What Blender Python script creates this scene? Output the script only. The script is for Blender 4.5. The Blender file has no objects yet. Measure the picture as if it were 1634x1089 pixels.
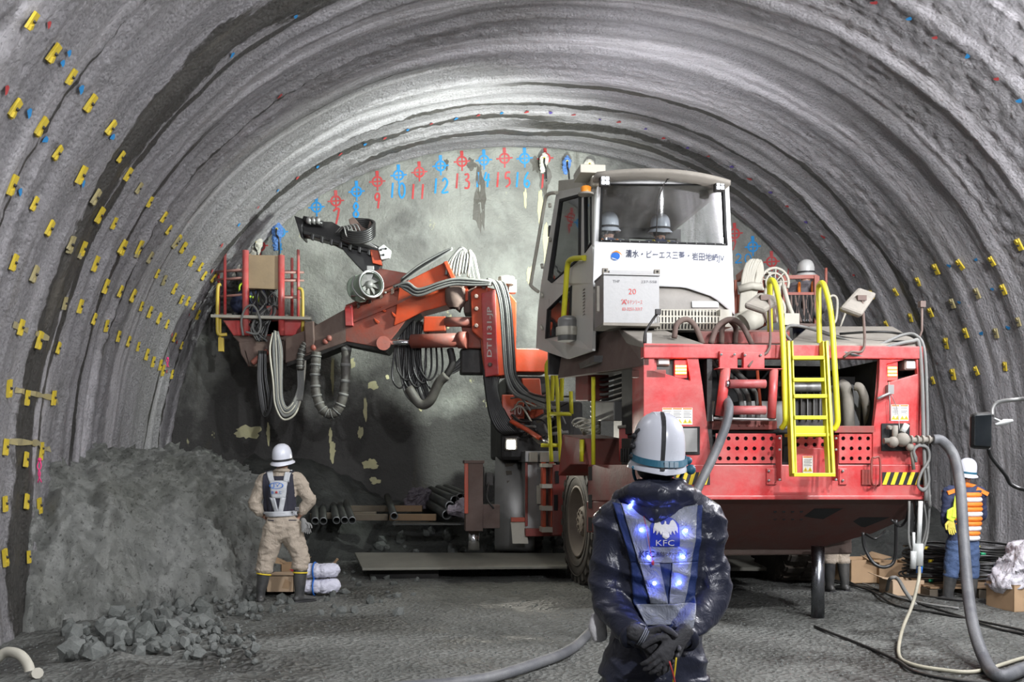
import bpy, bmesh, math, random
import numpy as np
from mathutils import Vector, Matrix, noise, Euler

random.seed(7)
scene = bpy.context.scene
COL = scene.collection
PI = math.pi

# ------------------------------------------------------------------ camera
FPX = 1588.6           # 35 mm lens on a 36 mm sensor, 1634 px wide
CX, HY, CH = 817.0, 740.0, 1.6
cd = bpy.data.cameras.new('camera')
cam = bpy.data.objects.new('camera', cd)
COL.objects.link(cam)
cd.lens = 35.0; cd.sensor_width = 36.0
cam.location = (0, 0, CH); cam.rotation_euler = (PI/2, 0, 0)
cd.shift_y = (HY - 544.5)/1634.0
cd.clip_start = 0.05
cd.dof.use_dof = False
scene.camera = cam

# ------------------------------------------------------------------ world, lights, exposure
w = bpy.data.worlds.new('world'); scene.world = w; w.use_nodes = True
w.node_tree.nodes['Background'].inputs[0].default_value = (0.55, 0.62, 0.8, 1)
w.node_tree.nodes['Background'].inputs[1].default_value = 0.04
scene.view_settings.view_transform = 'Standard'
scene.view_settings.look = 'None'
scene.view_settings.exposure = 0.28
scene.view_settings.gamma = 1.0
scene.view_settings.use_curve_mapping = False

def spot(name, loc, target, power, angle=120, blend=0.5, size=0.25, color=(1, 1, 1)):
    l = bpy.data.lights.new(name, 'SPOT'); l.energy = power
    l.spot_size = math.radians(angle); l.spot_blend = blend
    l.shadow_soft_size = size; l.color = color
    o = bpy.data.objects.new(name, l); COL.objects.link(o); o.location = loc
    d = Vector(target) - Vector(loc)
    o.rotation_euler = d.to_track_quat('-Z', 'Y').to_euler()
    return o
def point_fill(name, loc, power, size=.35, color=(1, 1, 1)):
    l = bpy.data.lights.new(name, 'POINT'); l.energy = power; l.shadow_soft_size = size; l.color = color
    o = bpy.data.objects.new(name, l); COL.objects.link(o); o.location = loc
    return o
spot('site_floodlight', (4.3, 3.6, 6.3), (1.2, 11.5, 1.8), 1550, 110, .7, .12, (0.96, 0.97, 1.0))
spot('site_floodlight_rear', (3.4, -4.5, 5.6), (0.5, 13.0, 4.8), 2350, 95, .8, .2, (0.94, 0.95, 1.0))
point_fill('fill_point_left', (-2.7, 5.0, 5.6), 1050, .3, (0.95, 0.96, 1.0))  # added point fill out of view, lifts the left vault and cab flank
point_fill('fill_point_right', (5.6, 5.6, 4.9), 1000, .3, (0.95, 0.95, 1.0))  # unseen fill added to brighten the right wall and vault
point_fill('fill_point_far_right', (6.5, 9.3, 5.0), 520, .3, (0.95, 0.95, 1.0))  # one more added fill outside the frame, for the far right wall
spot('front_floodlight', (0.9, 14.0, 4.9), (-2.2, 18.4, 5.2), 1250, 140, .8, .1, (0.93, 1.0, 0.94))
spot('front_floodlight_high', (1.6, 13.4, 5.2), (2.0, 17.2, 8.2), 280, 160, .9, .1, (0.93, 0.93, 1.0))

# ------------------------------------------------------------------ helpers
def W(px, py, Y):
    return Vector(((px-CX)*Y/FPX, Y, CH-(py-HY)*Y/FPX))

def tag(o, label=None, cat=None, group=None, kind=None):
    if label: o['label'] = label
    if cat: o['category'] = cat
    if group: o['group'] = group
    if kind: o['kind'] = kind
    return o

def empty(name, loc, rz=0):
    o = bpy.data.objects.new(name, None); COL.objects.link(o)
    o.location = loc; o.rotation_euler = (0, 0, rz); o.empty_display_size = .2
    return o

def thing(name, label, cat, loc=(0, 0, 0), rz=0, group=None):
    return tag(empty(name, loc, rz), label, cat, group)

def spl(pts, n=6):
    P = [Vector(p) for p in pts]
    if len(P) < 3: return P
    out = []
    for i in range(len(P)-1):
        p0 = P[i-1] if i else P[0]*2-P[1]
        p1, p2 = P[i], P[i+1]
        p3 = P[i+2] if i+2 < len(P) else P[-1]*2-P[-2]
        for k in range(n):
            t = k/n
            out.append(0.5*((2*p1)+(p2-p0)*t+(2*p0-5*p1+4*p2-p3)*t*t+(3*p1-p0-3*p2+p3)*t*t*t))
    out.append(P[-1])
    return out

class MB:
    def __init__(s): s.v = []; s.f = []; s.m = []; s.sm = []
    def add(s, vs, fs, mi=0, sm=False):
        b = len(s.v); s.v += [tuple(p) for p in vs]
        for f in fs:
            s.f.append([b+i for i in f]); s.m.append(mi); s.sm.append(sm)
        return s
    def box(s, c, size, rot=None, mi=0):
        hx, hy, hz = [k/2 for k in size]
        R = Euler(rot).to_matrix() if rot is not None and not isinstance(rot, Matrix) else (rot or Matrix.Identity(3))
        c = Vector(c)
        vs = [c + R @ Vector((x*hx, y*hy, z*hz)) for x in (-1, 1) for y in (-1, 1) for z in (-1, 1)]
        return s.add(vs, [(0,1,3,2),(4,6,7,5),(0,4,5,1),(2,3,7,6),(0,2,6,4),(1,5,7,3)], mi)
    def box2(s, a, b, mi=0):
        a = Vector(a); b = Vector(b)
        return s.box((a+b)/2, [max(abs(b[i]-a[i]), 1e-4) for i in range(3)], None, mi)
    def hexa(s, p8, mi=0):      # 4 bottom ring, 4 top ring
        return s.add(p8, [(3,2,1,0),(4,5,6,7),(0,1,5,4),(1,2,6,5),(2,3,7,6),(3,0,4,7)], mi)
    def prism(s, poly, vec, mi=0):
        vec = Vector(vec); n = len(poly)
        vs = [Vector(p) for p in poly]; vs += [p+vec for p in vs]
        fs = [list(range(n))[::-1], list(range(n, 2*n))] + [(i, (i+1) % n, n+(i+1) % n, n+i) for i in range(n)]
        return s.add(vs, fs, mi)
    def bar(s, a, b, w, h=None, up=(0, 0, 1), mi=0):
        a = Vector(a); b = Vector(b); h = h or w; d = (b-a).normalized()
        up = Vector(up)
        if abs(d.dot(up)) > .98: up = Vector((0, 1, 0))
        x = d.cross(up).normalized(); z = x.cross(d)
        r = [x*(-w/2)+z*(-h/2), x*(w/2)+z*(-h/2), x*(w/2)+z*(h/2), x*(-w/2)+z*(h/2)]
        return s.hexa([a+q for q in r]+[b+q for q in r], mi)
    def tube(s, pts, r, seg=8, mi=0, cap=True, rs=None):
        P = [Vector(p) for p in pts]; n = len(P)
        vs = []; fs = []
        t = (P[1]-P[0]).normalized()
        u = t.orthogonal().normalized()
        for i in range(n):
            tt = (P[min(i+1, n-1)]-P[max(i-1, 0)])
            if tt.length > 1e-9: tt.normalize()
            else: tt = t
            q = t.rotation_difference(tt); u = q @ u; t = tt
            u = (u - t*u.dot(t)).normalized(); v = t.cross(u)
            rr = rs[i] if rs else r
            for k in range(seg):
                a = 2*PI*k/seg
                vs.append(P[i]+(u*math.cos(a)+v*math.sin(a))*rr)
        for i in range(n-1):
            for k in range(seg):
                fs.append((i*seg+k, i*seg+(k+1) % seg, (i+1)*seg+(k+1) % seg, (i+1)*seg+k))
        s.add(vs, fs, mi, True)
        if cap:
            b = len(s.v)-len(vs)
            s.f.append([b+k for k in range(seg)][::-1]); s.m.append(mi); s.sm.append(False)
            s.f.append([b+(n-1)*seg+k for k in range(seg)]); s.m.append(mi); s.sm.append(False)
        return s
    def lathe(s, prof, c, axis=(0, 0, 1), seg=24, mi=0, sm=True):   # prof: (r, h)
        ax = Vector(axis).normalized(); u = ax.orthogonal().normalized(); v = ax.cross(u); c = Vector(c)
        vs = []; fs = []; n = len(prof)
        for r, h in prof:
            for k in range(seg):
                a = 2*PI*k/seg
                vs.append(c+ax*h+(u*math.cos(a)+v*math.sin(a))*r)
        for i in range(n-1):
            for k in range(seg):
                fs.append((i*seg+k, i*seg+(k+1) % seg, (i+1)*seg+(k+1) % seg, (i+1)*seg+k))
        return s.add(vs, fs, mi, sm)
    def cyl(s, a, b, r, seg=12, mi=0): return s.tube([a, b], r, seg, mi)
    def grid(s, fn, nu, nv, mi=0, sm=True, closed=False):
        vs = [fn(i, j) for i in range(nu) for j in range(nv)]
        fs = []
        for i in range(nu-1):
            for j in range(nv if closed else nv-1):
                j2 = (j+1) % nv
                fs.append((i*nv+j, (i+1)*nv+j, (i+1)*nv+j2, i*nv+j2))
        return s.add(vs, fs, mi, sm)
    def ball(s, c, r, seg=12, rings=8, mi=0, rot=None):
        c = Vector(c); r = (r, r, r) if not hasattr(r, '__len__') else r
        R = Euler(rot).to_matrix() if rot is not None else Matrix.Identity(3)
        def fn(i, j):
            a = PI*i/rings; b = 2*PI*j/seg
            return c+R @ Vector((r[0]*math.sin(a)*math.cos(b), r[1]*math.sin(a)*math.sin(b), r[2]*math.cos(a)))
        return s.grid(fn, rings+1, seg, mi, True, True)
    def pieces(s):
        n = len(s.v); par = list(range(n))
        def find(a):
            while par[a] != a: par[a] = par[par[a]]; a = par[a]
            return a
        for f in s.f:
            a = find(f[0])
            for b in f[1:]:
                b = find(b)
                if a != b: par[b] = a
        box = {}
        for i in range(n):
            r = find(i); p = s.v[i]
            if r not in box: box[r] = [list(p), list(p)]
            else:
                lo, hi = box[r]
                for k in range(3):
                    if p[k] < lo[k]: lo[k] = p[k]
                    if p[k] > hi[k]: hi[k] = p[k]
        cl = [[{r}, b] for r, b in box.items()]
        if len(cl) > 400: return [s]
        ch = True; e = .006
        while ch:
            ch = False; out = []
            for c in cl:
                for d in out:
                    if all(c[1][0][k]-e <= d[1][1][k] and d[1][0][k]-e <= c[1][1][k] for k in range(3)):
                        d[0] |= c[0]; ch = True
                        for k in range(3):
                            d[1][0][k] = min(d[1][0][k], c[1][0][k]); d[1][1][k] = max(d[1][1][k], c[1][1][k])
                        break
                else: out.append([set(c[0]), [list(c[1][0]), list(c[1][1])]])
            cl = out
        if len(cl) < 2: return [s]
        which = {r: i for i, c in enumerate(cl) for r in c[0]}
        res = [MB() for _ in cl]; mp = {}
        for i, p in enumerate(s.v):
            k = which[find(i)]; mp[i] = len(res[k].v); res[k].v.append(p)
        for f, mi, sm in zip(s.f, s.m, s.sm):
            k = which[find(f[0])]; res[k].f.append([mp[i] for i in f]); res[k].m.append(mi); res[k].sm.append(sm)
        return sorted(res, key=lambda r: -len(r.v))
    def build(s, name, mats, parent=None, bevel=0, off=None, subd=0, solid=0, split=None):
        if split or (split is None and parent is not None):
            ps = s.pieces()
            if 1 < len(ps) <= 60:
                return [p.build(name, mats, parent, bevel, off, subd, solid, False) for p in ps][0]
        me = bpy.data.meshes.new(name)
        vs = s.v
        if off is not None: vs = [(x-off[0], y-off[1], z-off[2]) for x, y, z in vs]
        me.from_pydata(vs, [], s.f)
        if not isinstance(mats, (list, tuple)): mats = [mats]
        for m in mats: me.materials.append(m)
        me.polygons.foreach_set('material_index', s.m)
        me.polygons.foreach_set('use_smooth', s.sm)
        bm = bmesh.new(); bm.from_mesh(me)
        bmesh.ops.remove_doubles(bm, verts=bm.verts, dist=1e-5)
        bmesh.ops.recalc_face_normals(bm, faces=bm.faces)
        bm.to_mesh(me); bm.free()
        o = bpy.data.objects.new(name, me); COL.objects.link(o)
        if parent: o.parent = parent
        if solid:
            md = o.modifiers.new('solid', 'SOLIDIFY'); md.thickness = solid; md.offset = 0
        if bevel:
            md = o.modifiers.new('bevel', 'BEVEL'); md.width = bevel; md.segments = 2
            md.limit_method = 'ANGLE'; md.angle_limit = math.radians(40); md.harden_normals = False
        if subd:
            md = o.modifiers.new('sub', 'SUBSURF'); md.levels = subd; md.render_levels = subd
        return o

def fbm(x, y, z, o=4):
    return noise.fractal(Vector((x, y, z)), 1.0, 2.0, o)     # about -1..1

def smooth(a, b, x):
    t = max(0, min(1, (x-a)/(b-a))); return t*t*(3-2*t)

# ------------------------------------------------------------------ materials
class NT:
    def __init__(s, name):
        s.m = bpy.data.materials.new(name); s.m.use_nodes = True
        s.t = s.m.node_tree; s.n = s.t.nodes; s.b = s.n['Principled BSDF']
    def node(s, typ, **kw):
        n = s.n.new(typ)
        for k, v in kw.items():
            if k.startswith('_'): setattr(n, k[1:], v)
            else: n.inputs[k.replace('__', ' ')].default_value = v
        return n
    def link(s, a, b): s.t.links.new(a, b)
    def ramp(s, fac, stops):
        r = s.n.new('ShaderNodeValToRGB'); e = r.color_ramp.elements
        while len(e) < len(stops): e.new(0.5)
        for i, (p, c) in enumerate(stops):
            e[i].position = p; e[i].color = (*c, 1) if hasattr(c, '__len__') else (c, c, c, 1)
        s.link(fac, r.inputs[0]); return r.outputs[0]
    def mix(s, fac, a, b, mode='MIX'):
        m = s.n.new('ShaderNodeMix'); m.data_type = 'RGBA'; m.blend_type = mode
        for sock, val in ((m.inputs[0], fac), (m.inputs[6], a), (m.inputs[7], b)):
            if hasattr(val, 'links'): s.link(val, sock)
            elif hasattr(val, '__len__'): sock.default_value = (*val, 1)
            else: sock.default_value = val
        return m.outputs[2]
    def math(s, op, a, b=0.0, clamp=False):
        m = s.n.new('ShaderNodeMath'); m.operation = op; m.use_clamp = clamp
        for i, val in enumerate((a, b)):
            if hasattr(val, 'links'): s.link(val, m.inputs[i])
            else: m.inputs[i].default_value = val
        return m.outputs[0]
    def coords(s, scale=(1, 1, 1), which='Object', loc=(0, 0, 0)):
        c = s.n.new('ShaderNodeTexCoord'); mp = s.n.new('ShaderNodeMapping')
        mp.inputs['Scale'].default_value = scale; mp.inputs['Location'].default_value = loc
        s.link(c.outputs[which], mp.inputs[0]); return mp.outputs[0]
    def noise(s, vec, scale, detail=4, rough=.55, dist=0):
        n = s.n.new('ShaderNodeTexNoise'); n.inputs['Scale'].default_value = scale
        n.inputs['Detail'].default_value = detail; n.inputs['Roughness'].default_value = rough
        n.inputs['Distortion'].default_value = dist
        s.link(vec, n.inputs['Vector']); return n.outputs[0]
    def bump(s, h, strength=.3, dist=.02, prev=None):
        b = s.n.new('ShaderNodeBump'); b.inputs['Strength'].default_value = strength
        b.inputs['Distance'].default_value = dist; s.link(h, b.inputs['Height'])
        if prev is not None: s.link(prev, b.inputs['Normal'])
        s.link(b.outputs[0], s.b.inputs['Normal']); return b.outputs[0]
    def set(s, sock, val):
        i = s.b.inputs[sock]
        if hasattr(val, 'links'): s.link(val, i)
        elif hasattr(val, '__len__') and len(val) == 3: i.default_value = (*val, 1)
        else: i.default_value = val

def pm(name, col, rough=.55, metal=0.0, dust=0.0, dcol=(.33, .30, .26), wear=0.0, wcol=(.12, .08, .06), bump=.15, bs=40, vary=.2, top=0.0):
    """painted / plain surface: base colour, slight variation, blotchy dust, chipped wear, dust settled on upward faces"""
    t = NT(name); v = t.coords()
    n1 = t.noise(v, 3.0, 6, .65); n2 = t.noise(v, bs, 4, .6)
    c = t.mix(t.ramp(n1, [(.3, 1-vary), (.7, 1+0*vary)]), (0, 0, 0), col)
    if dust > 0:
        f = t.ramp(t.noise(v, 2.2, 8, .72, .4), [(max(0, .62-dust*.45), 0.0), (min(1, .85-dust*.15), 1.0)])
        f = t.math('MULTIPLY', f, min(1, dust*1.3))
        c = t.mix(f, c, dcol)
    if top > 0:
        g = t.n.new('ShaderNodeNewGeometry'); sx = t.n.new('ShaderNodeSeparateXYZ'); t.link(g.outputs['Normal'], sx.inputs[0])
        f = t.ramp(sx.outputs[2], [(.25, 0.0), (.8, top)])
        c = t.mix(f, c, dcol)
    if wear > 0:
        f = t.ramp(t.noise(v, 9, 8, .75), [(.70-wear*.2, 0.0), (.73-wear*.2, 1.0)])
        c = t.mix(f, c, wcol)
    t.set('Base Color', c); t.set('Metallic', metal)
    t.set('Roughness', t.ramp(n1, [(.2, max(.05, rough-.1)), (.8, min(1, rough+.12))]))
    if bump > 0: t.bump(n2, bump, .01)
    return t.m

def emis(name, col, s):
    t = NT(name); t.set('Base Color', col); t.set('Emission Color', col); t.set('Emission Strength', s); return t.m
# ------------------------------------------------------------------ tunnel geometry functions
SF, XF, AX = 18.6, 0.35, 0.149          # face station, centre there, sideways drift of the axis
CA, SA = 0.989, 0.149
RX, Z0, RH, NE = 6.5, 1.0, 6.49, 2.2
prof = []
for i in range(0, 30): prof.append((-RX + .10*(1-i/30)**2, -.5+i*(1.5/30)))
for i in range(0, 401):
    a = PI*(1-i/400)
    c_, s_ = math.cos(a), math.sin(a)
    prof.append((math.copysign(abs(c_)**(2/NE), c_)*RX, Z0+abs(s_)**(2/NE)*RH))
for i in range(29, -1, -1): prof.append((RX - .10*(1-i/30)**2, -.5+i*(1.5/30)))
arc = [0]
for i in range(1, len(prof)):
    arc.append(arc[-1]+math.hypot(prof[i][0]-prof[i-1][0], prof[i][1]-prof[i-1][1]))
QT = arc[-1]; QC = QT/2
arcA = np.array(arc); PU = np.array([p[0] for p in prof]); PZ = np.array([p[1] for p in prof])
def profq(q):
    return float(np.interp(q, arcA, PU)), float(np.interp(q, arcA, PZ))
def ridge(s, q):
    sw = s + .07*noise.noise(Vector((q*.30, s*.3, 3.0)))
    k = sw/1.05
    fr = k-math.floor(k)
    d = .032*math.exp(-((fr-.5)/.11)**2)             # sprayed-over steel rib
    k3 = (sw+.12)/.52; f3 = k3-math.floor(k3)           # lap edges of the sprayed passes
    am = .6+.6*noise.noise(Vector((math.floor(k3)*3.7, q*.22, 1)))
    d += .017*am*(f3 if f3 < .90 else (1-f3)/.10*.90)
    k2 = (sw+.31)/.37; f2 = k2-math.floor(k2)
    d += .012*math.exp(-((f2-.5)/.16)**2)*(.5+.5*noise.noise(Vector((math.floor(k2)*7.1, q*.3, 0)))+.4)
    return d
def tdisp(q, s):
    near = 1.0
    zone = smooth(-.15, .25, noise.noise(Vector((q*.10, s*1.3, 4.0))))
    return (ridge(s, q) + .040*fbm(q*.3, s*.5, 1.7, 3) + .016*fbm(q*.16, s*4.2, 8.2, 4)
            + .014*fbm(q*1.6, s*3, 6.2, 3) + (.006+.020*zone)*fbm(q*9, s*9, 2.2, 2))
def T(q, s, off=0.0, disp=True):
    u, z = profq(q)
    u1, z1 = profq(q-.05); u2, z2 = profq(q+.05)
    tx, tz = u2-u1, z2-z1; L = math.hypot(tx, tz) or 1
    nx, nz = tz/L, -tx/L                                # inward normal in section plane
    d = (tdisp(q, s) if disp else 0)+off
    u += nx*d; z += nz*d
    xc = XF+AX*(SF-s)
    return Vector((xc+CA*u, s+SA*u, z)), Vector((CA*nx, SA*nx, nz))
def toQS(px, py):
    """pixel ray -> (q, s) on the undisplaced lining"""
    dx, dz = (px-CX)/FPX, -(py-HY)/FPX
    lo, hi = .5, 40.
    def inside(Y):
        X = dx*Y; Z = CH+dz*Y
        # u, s of this point
        # X = XF+AX*(SF-s)+CA*u ; Y = s+SA*u
        u = (X-XF-AX*(SF-Y))/(CA+AX*SA); 
        if abs(u) >= RX: return False
        zt = Z0+RH*(1-(abs(u)/RX)**NE)**(1/NE)
        return Z < zt
    while hi-lo > 1e-4:
        m = (lo+hi)/2
        if inside(m): lo = m
        else: hi = m
    Y = lo; X = dx*Y; Z = CH+dz*Y
    u = (X-XF-AX*(SF-Y))/(CA+AX*SA); s = Y-SA*u
    d2 = (PU-u)**2+(PZ-Z)**2
    return float(arcA[int(np.argmin(d2))]), s

# ------------------------------------------------------------------ lining material
def lining_mat():
    t = NT('sprayed_shotcrete')
    uv = t.n.new('ShaderNodeUVMap'); uv.uv_map = 'UVMap'     # u = arc length (m), v = station (m)
    def mp(sc, loc=(0, 0, 0)):
        m = t.n.new('ShaderNodeMapping'); m.inputs['Scale'].default_value = sc; m.inputs['Location'].default_value = loc
        t.link(uv.outputs[0], m.inputs[0]); return m.outputs[0]
    streak = t.noise(mp((.22, 3.0, 1)), 1.0, 8, .6, .3)
    streak2 = t.noise(mp((.5, 9.0, 1), (3, 1, 0)), 1.0, 8, .62, .2)
    blot = t.noise(mp((.6, .6, 1), (9, 2, 0)), 1.0, 6, .6)
    c = t.mix(t.ramp(streak, [(.3, 0.0), (.7, 1.0)]), (.30, .295, .30), (.49, .475, .49))
    c = t.mix(t.ramp(streak2, [(.35, 0.0), (.62, .55)]), c, (.57, .55, .57))
    c = t.mix(t.ramp(blot, [(.45, 0.0), (.75, .5)]), c, (.27, .265, .24))
    # damp streaks running round the ring between the ribs: at their own stations
    sep = t.n.new('ShaderNodeSeparateXYZ'); t.link(uv.outputs[0], sep.inputs[0])
    wob = t.noise(mp((.45, .25, 1), (1, 7, 0)), 1.0, 6, .6)
    vv = t.math('ADD', sep.outputs[1], t.math('MULTIPLY', t.math('SUBTRACT', wob, .5), .55))
    wid = t.noise(mp((.55, 1.3, 1), (5, 5, 0)), 1.0, 7, .68)
    wet = None
    #           station, half width, q from, q to, threshold
    for st, hw, q0, q1, th in STAINS:
        d = t.math('ABSOLUTE', t.math('SUBTRACT', vv, st))
        m = t.math('SUBTRACT', 1.0, t.math('DIVIDE', d, hw))
        m = t.math('ADD', m, t.math('MULTIPLY', t.math('SUBTRACT', wid, th), 4.0))
        a = t.math('MULTIPLY', t.math('SUBTRACT', sep.outputs[0], q0), 1.2, True)
        b = t.math('MULTIPLY', t.math('SUBTRACT', q1, sep.outputs[0]), 1.2, True)
        m = t.math('MULTIPLY', t.math('MULTIPLY', m, 5.0, True), t.math('MULTIPLY', a, b))
        wet = m if wet is None else t.math('MAXIMUM', wet, m)
    pits = t.noise(mp((1, 1, 1), (7, 7, 0)), 30, 5, .7)
    c = t.mix(t.ramp(pits, [(.34, .55), (.46, 0.0)]), c, (.12, .12, .115))
    c = t.mix(t.math('MULTIPLY', wet, .93), c, (.052, .049, .040))
    # brownish run-off low on the walls
    low = t.noise(mp((.35, 2.4, 1), (2, 9, 0)), 1.0, 6, .6)
    c = t.mix(t.ramp(low, [(.58, 0.0), (.72, .45)]), c, (.16, .14, .10))
    t.set('Base Color', c)
    t.set('Roughness', t.ramp(wet, [(0, .85), (1, .45)]))
    gr = t.noise(mp((1, 1, 1)), 22, 8, .75)
    vo = t.n.new('ShaderNodeTexVoronoi'); vo.inputs['Scale'].default_value = 26
    t.link(mp((1, 1, 1)), vo.inputs['Vector'])
    rough_zone = t.ramp(t.noise(mp((.12, 1.9, 1), (4, 4, 0)), 1.0, 3, .5), [(.42, .25), (.56, 1.0)])
    h = t.math('ADD', gr, t.math('MULTIPLY', vo.outputs[0], -.5))
    h = t.math('MULTIPLY', h, rough_zone)
    b1 = t.bump(h, 1.0, .11)
    t.bump(streak2, .7, .07, b1)
    return t.m
# stations of the damp bands; q is measured from the left foot over the crown
STAINS = [
 (11.0, .30, -1, 9.6, .44), (11.45, .08, 1.5, 9.0, .46), (12.6, .07, 1.5, 7.0, .52),
 (17.7, .10, 8.0, 17.5, .45), (16.9, .10, 5.0, 12.6, .46), (16.3, .09, 8.0, 19.0, .55),
 (15.5, .10, 10.5, 20.2, .52), (17.2, .11, 11.0, 20.6, .46), (14.4, .05, 4.0, 10.0, .56), (13.2, .05, 3.0, 9.0, .58),
 (9.2, .05, 2.0, 8.0, .58), (16.6, .06, 0.0, 5.0, .5), (17.6, .05, 0.0, 6.0, .5),
]
LM = lining_mat()

def lining(name, qa, qb, s0=-7.0, s1=SF+.02, nq=None, parent=None):
    ss = list(np.arange(s0, 6.0, .16))+list(np.arange(6.0, s1-.02, .045))+[s1]
    nq = nq or int((qb-qa)/.055)
    qs = [qa+(qb-qa)*i/nq for i in range(nq+1)]
    pq = []
    for q in qs:
        u, z = profq(q); u1, z1 = profq(q-.05); u2, z2 = profq(q+.05)
        tx, tz = u2-u1, z2-z1; L = math.hypot(tx, tz) or 1
        pq.append((u, z, tz/L, -tx/L))
    vs = []
    for s in ss:
        xc = XF+AX*(SF-s)
        for q, (u, z, nx, nz) in zip(qs, pq):
            d = tdisp(q, s)
            uu = u+nx*d
            vs.append((xc+CA*uu, s+SA*uu, z+nz*d))
    n = len(qs)
    fs = [(i*n+j, (i+1)*n+j, (i+1)*n+j+1, i*n+j+1) for i in range(len(ss)-1) for j in range(n-1)]
    me = bpy.data.meshes.new(name); me.from_pydata(vs, [], fs)
    uvl = me.uv_layers.new(name='UVMap')
    li = np.zeros(len(me.loops), dtype=np.int32); me.loops.foreach_get('vertex_index', li)
    uvs = np.empty((len(li), 2)); uvs[:, 0] = np.array(qs)[li % n]; uvs[:, 1] = np.array(ss)[li//n]
    uvl.data.foreach_set('uv', uvs.ravel())
    me.polygons.foreach_set('use_smooth', [True]*len(fs))
    me.materials.append(LM)
    o = bpy.data.objects.new(name, me); COL.objects.link(o); tag(o, kind='structure')
    return o
QL, QR = 4.2, QT-4.2
wall_left = lining('wall_left', 0.0, QL)
ceiling = lining('ceiling', QL, QR)
wall_right = lining('wall_right', QR, QT)

# ------------------------------------------------------------------ the face (wall_far)
def facedisp(u, z):
    return (.10*fbm(u*.35, z*.35, 4.4, 3)+.05*fbm(u*1.3, z*1.3, 9.1, 4)-.02
            - .35*smooth(3.2, .2, z))     # bottom comes forward
def F(u, z, off=0.0):
    s = SF+facedisp(u, z)-off
    return Vector((XF+AX*(SF-s)+CA*u, s+SA*u, z))
def face_px(px, py):
    """pixel -> (u, z) on the face"""
    k = (px-CX)/FPX; s = SF
    for _ in range(6):
        xc = XF+AX*(SF-s)
        u = (k*s-xc)/(CA-SA*k); Y = s+SA*u; z = CH-(py-HY)*Y/FPX
        s = SF+facedisp(u, z)
    return u, z
def face_mat():
    t = NT('face_shotcrete'); v = t.coords()
    a = t.noise(v, .55, 7, .6, .6); b = t.noise(v, 1.6, 8, .65, .3)
    c = t.mix(t.ramp(a, [(.36, 0.0), (.62, 1.0)]), (.15, .15, .14), (.38, .39, .35))
    c = t.mix(t.ramp(b, [(.5, 0.0), (.75, .7)]), c, (.42, .44, .40))
    # colour gets darker towards the lower part
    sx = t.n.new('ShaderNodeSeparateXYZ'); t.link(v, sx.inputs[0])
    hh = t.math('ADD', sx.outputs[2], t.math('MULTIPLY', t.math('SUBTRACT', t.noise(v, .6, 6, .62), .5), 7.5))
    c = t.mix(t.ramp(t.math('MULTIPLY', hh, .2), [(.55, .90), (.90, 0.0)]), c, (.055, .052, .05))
    # vertical damp runs from the crown, drifting
    v2 = t.coords((1.6, 1.6, .16))
    c = t.mix(t.ramp(t.noise(v2, 1.1, 5, .6), [(.60, 0.0), (.68, .75)]), c, (.10, .095, .075))
    # pale yellow grout leaks
    v3 = t.coords((1.1, 1.1, .42), loc=(3, 0, 1))
    yl = t.ramp(t.noise(v3, 2.3, 9, .68), [(.66, 0.0), (.68, 1.0)])
    c = t.mix(t.math('MULTIPLY', yl, .8), c, (.62, .60, .36))
    t.set('Base Color', c); t.set('Roughness', .8)
    g = t.noise(v, 14, 8, .7)
    t.bump(g, .9, .07)
    return t.m
mb = MB()
NU, NZ = 190, 120
def fz(u): 
    uu = min(abs(u), RX-.001)
    return Z0+RH*(1-(uu/RX)**NE)**(1/NE)
def ff(i, j):
    u = -RX-.02+(2*RX+.04)*i/NU
    zt = fz(u)+.06; z = -.5+(zt+.5)*j/NZ
    return F(u, z)
mb.grid(ff, NU+1, NZ+1)
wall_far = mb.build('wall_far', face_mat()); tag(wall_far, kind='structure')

# ------------------------------------------------------------------ floor
def floor_mat():
    t = NT('crushed_rock_floor'); v = t.coords()
    a = t.noise(v, .45, 7, .6, .4); b = t.noise(v, 11, 8, .7)
    c = t.mix(t.ramp(a, [(.38, 0.0), (.6, 1.0)]), (.070, .073, .064), (.18, .185, .168))
    c = t.mix(t.ramp(b, [(.45, 0.0), (.75, .5)]), c, (.26, .27, .25))
    vo = t.n.new('ShaderNodeTexVoronoi'); vo.inputs['Scale'].default_value = 22; t.link(v, vo.inputs['Vector'])
    c = t.mix(t.ramp(vo.outputs[0], [(.0, .35), (.18, 0.0)]), c, (.34, .345, .33))
    wet = t.ramp(t.noise(v, .42, 6, .62, .5), [(.52, 0.0), (.60, 1.0)])
    c = t.mix(t.ramp(t.noise(v, 26, 6, .75), [(.36, .7), (.45, 0.0)]), c, (.04, .04, .035))
    c = t.mix(t.math('MULTIPLY', wet, .75), c, (.030, .030, .026))
    t.set('Base Color', c)
    t.set('Roughness', t.ramp(wet, [(0, .85), (1, .38)]))
    h = t.math('ADD', t.math('MULTIPLY', b, .8), vo.outputs[0])
    b1 = t.bump(h, 1.0, .05)
    t.bump(t.noise(v, 45, 5, .7), .5, .012, b1)
    return t.m
FM = floor_mat()
def foot_dist(x, y):
    """signed distance into the mound from its foot line (positive inside)"""
    best = 1e9
    sgn = -1
    for (x0, y0), (x1, y1) in zip(FOOT[:-1], FOOT[1:]):
        dx, dy = x1-x0, y1-y0; L2 = dx*dx+dy*dy
        t = max(0, min(1, ((x-x0)*dx+(y-y0)*dy)/L2))
        px_, py_ = x0+t*dx, y0+t*dy
        d = math.hypot(x-px_, y-py_)
        if d < best:
            best = d; sgn = 1 if (dx*(y-py_)-dy*(x-px_)) > 0 else -1
    return best*sgn
FOOT = [(-6.6, 9.7), (-4.85, 9.95), (-4.1, 10.6), (-3.5, 11.4), (-2.95, 12.35), (-2.75, 13.2), (-3.0, 14.2), (-3.6, 15.6), (-3.9, 19.5)]
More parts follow.
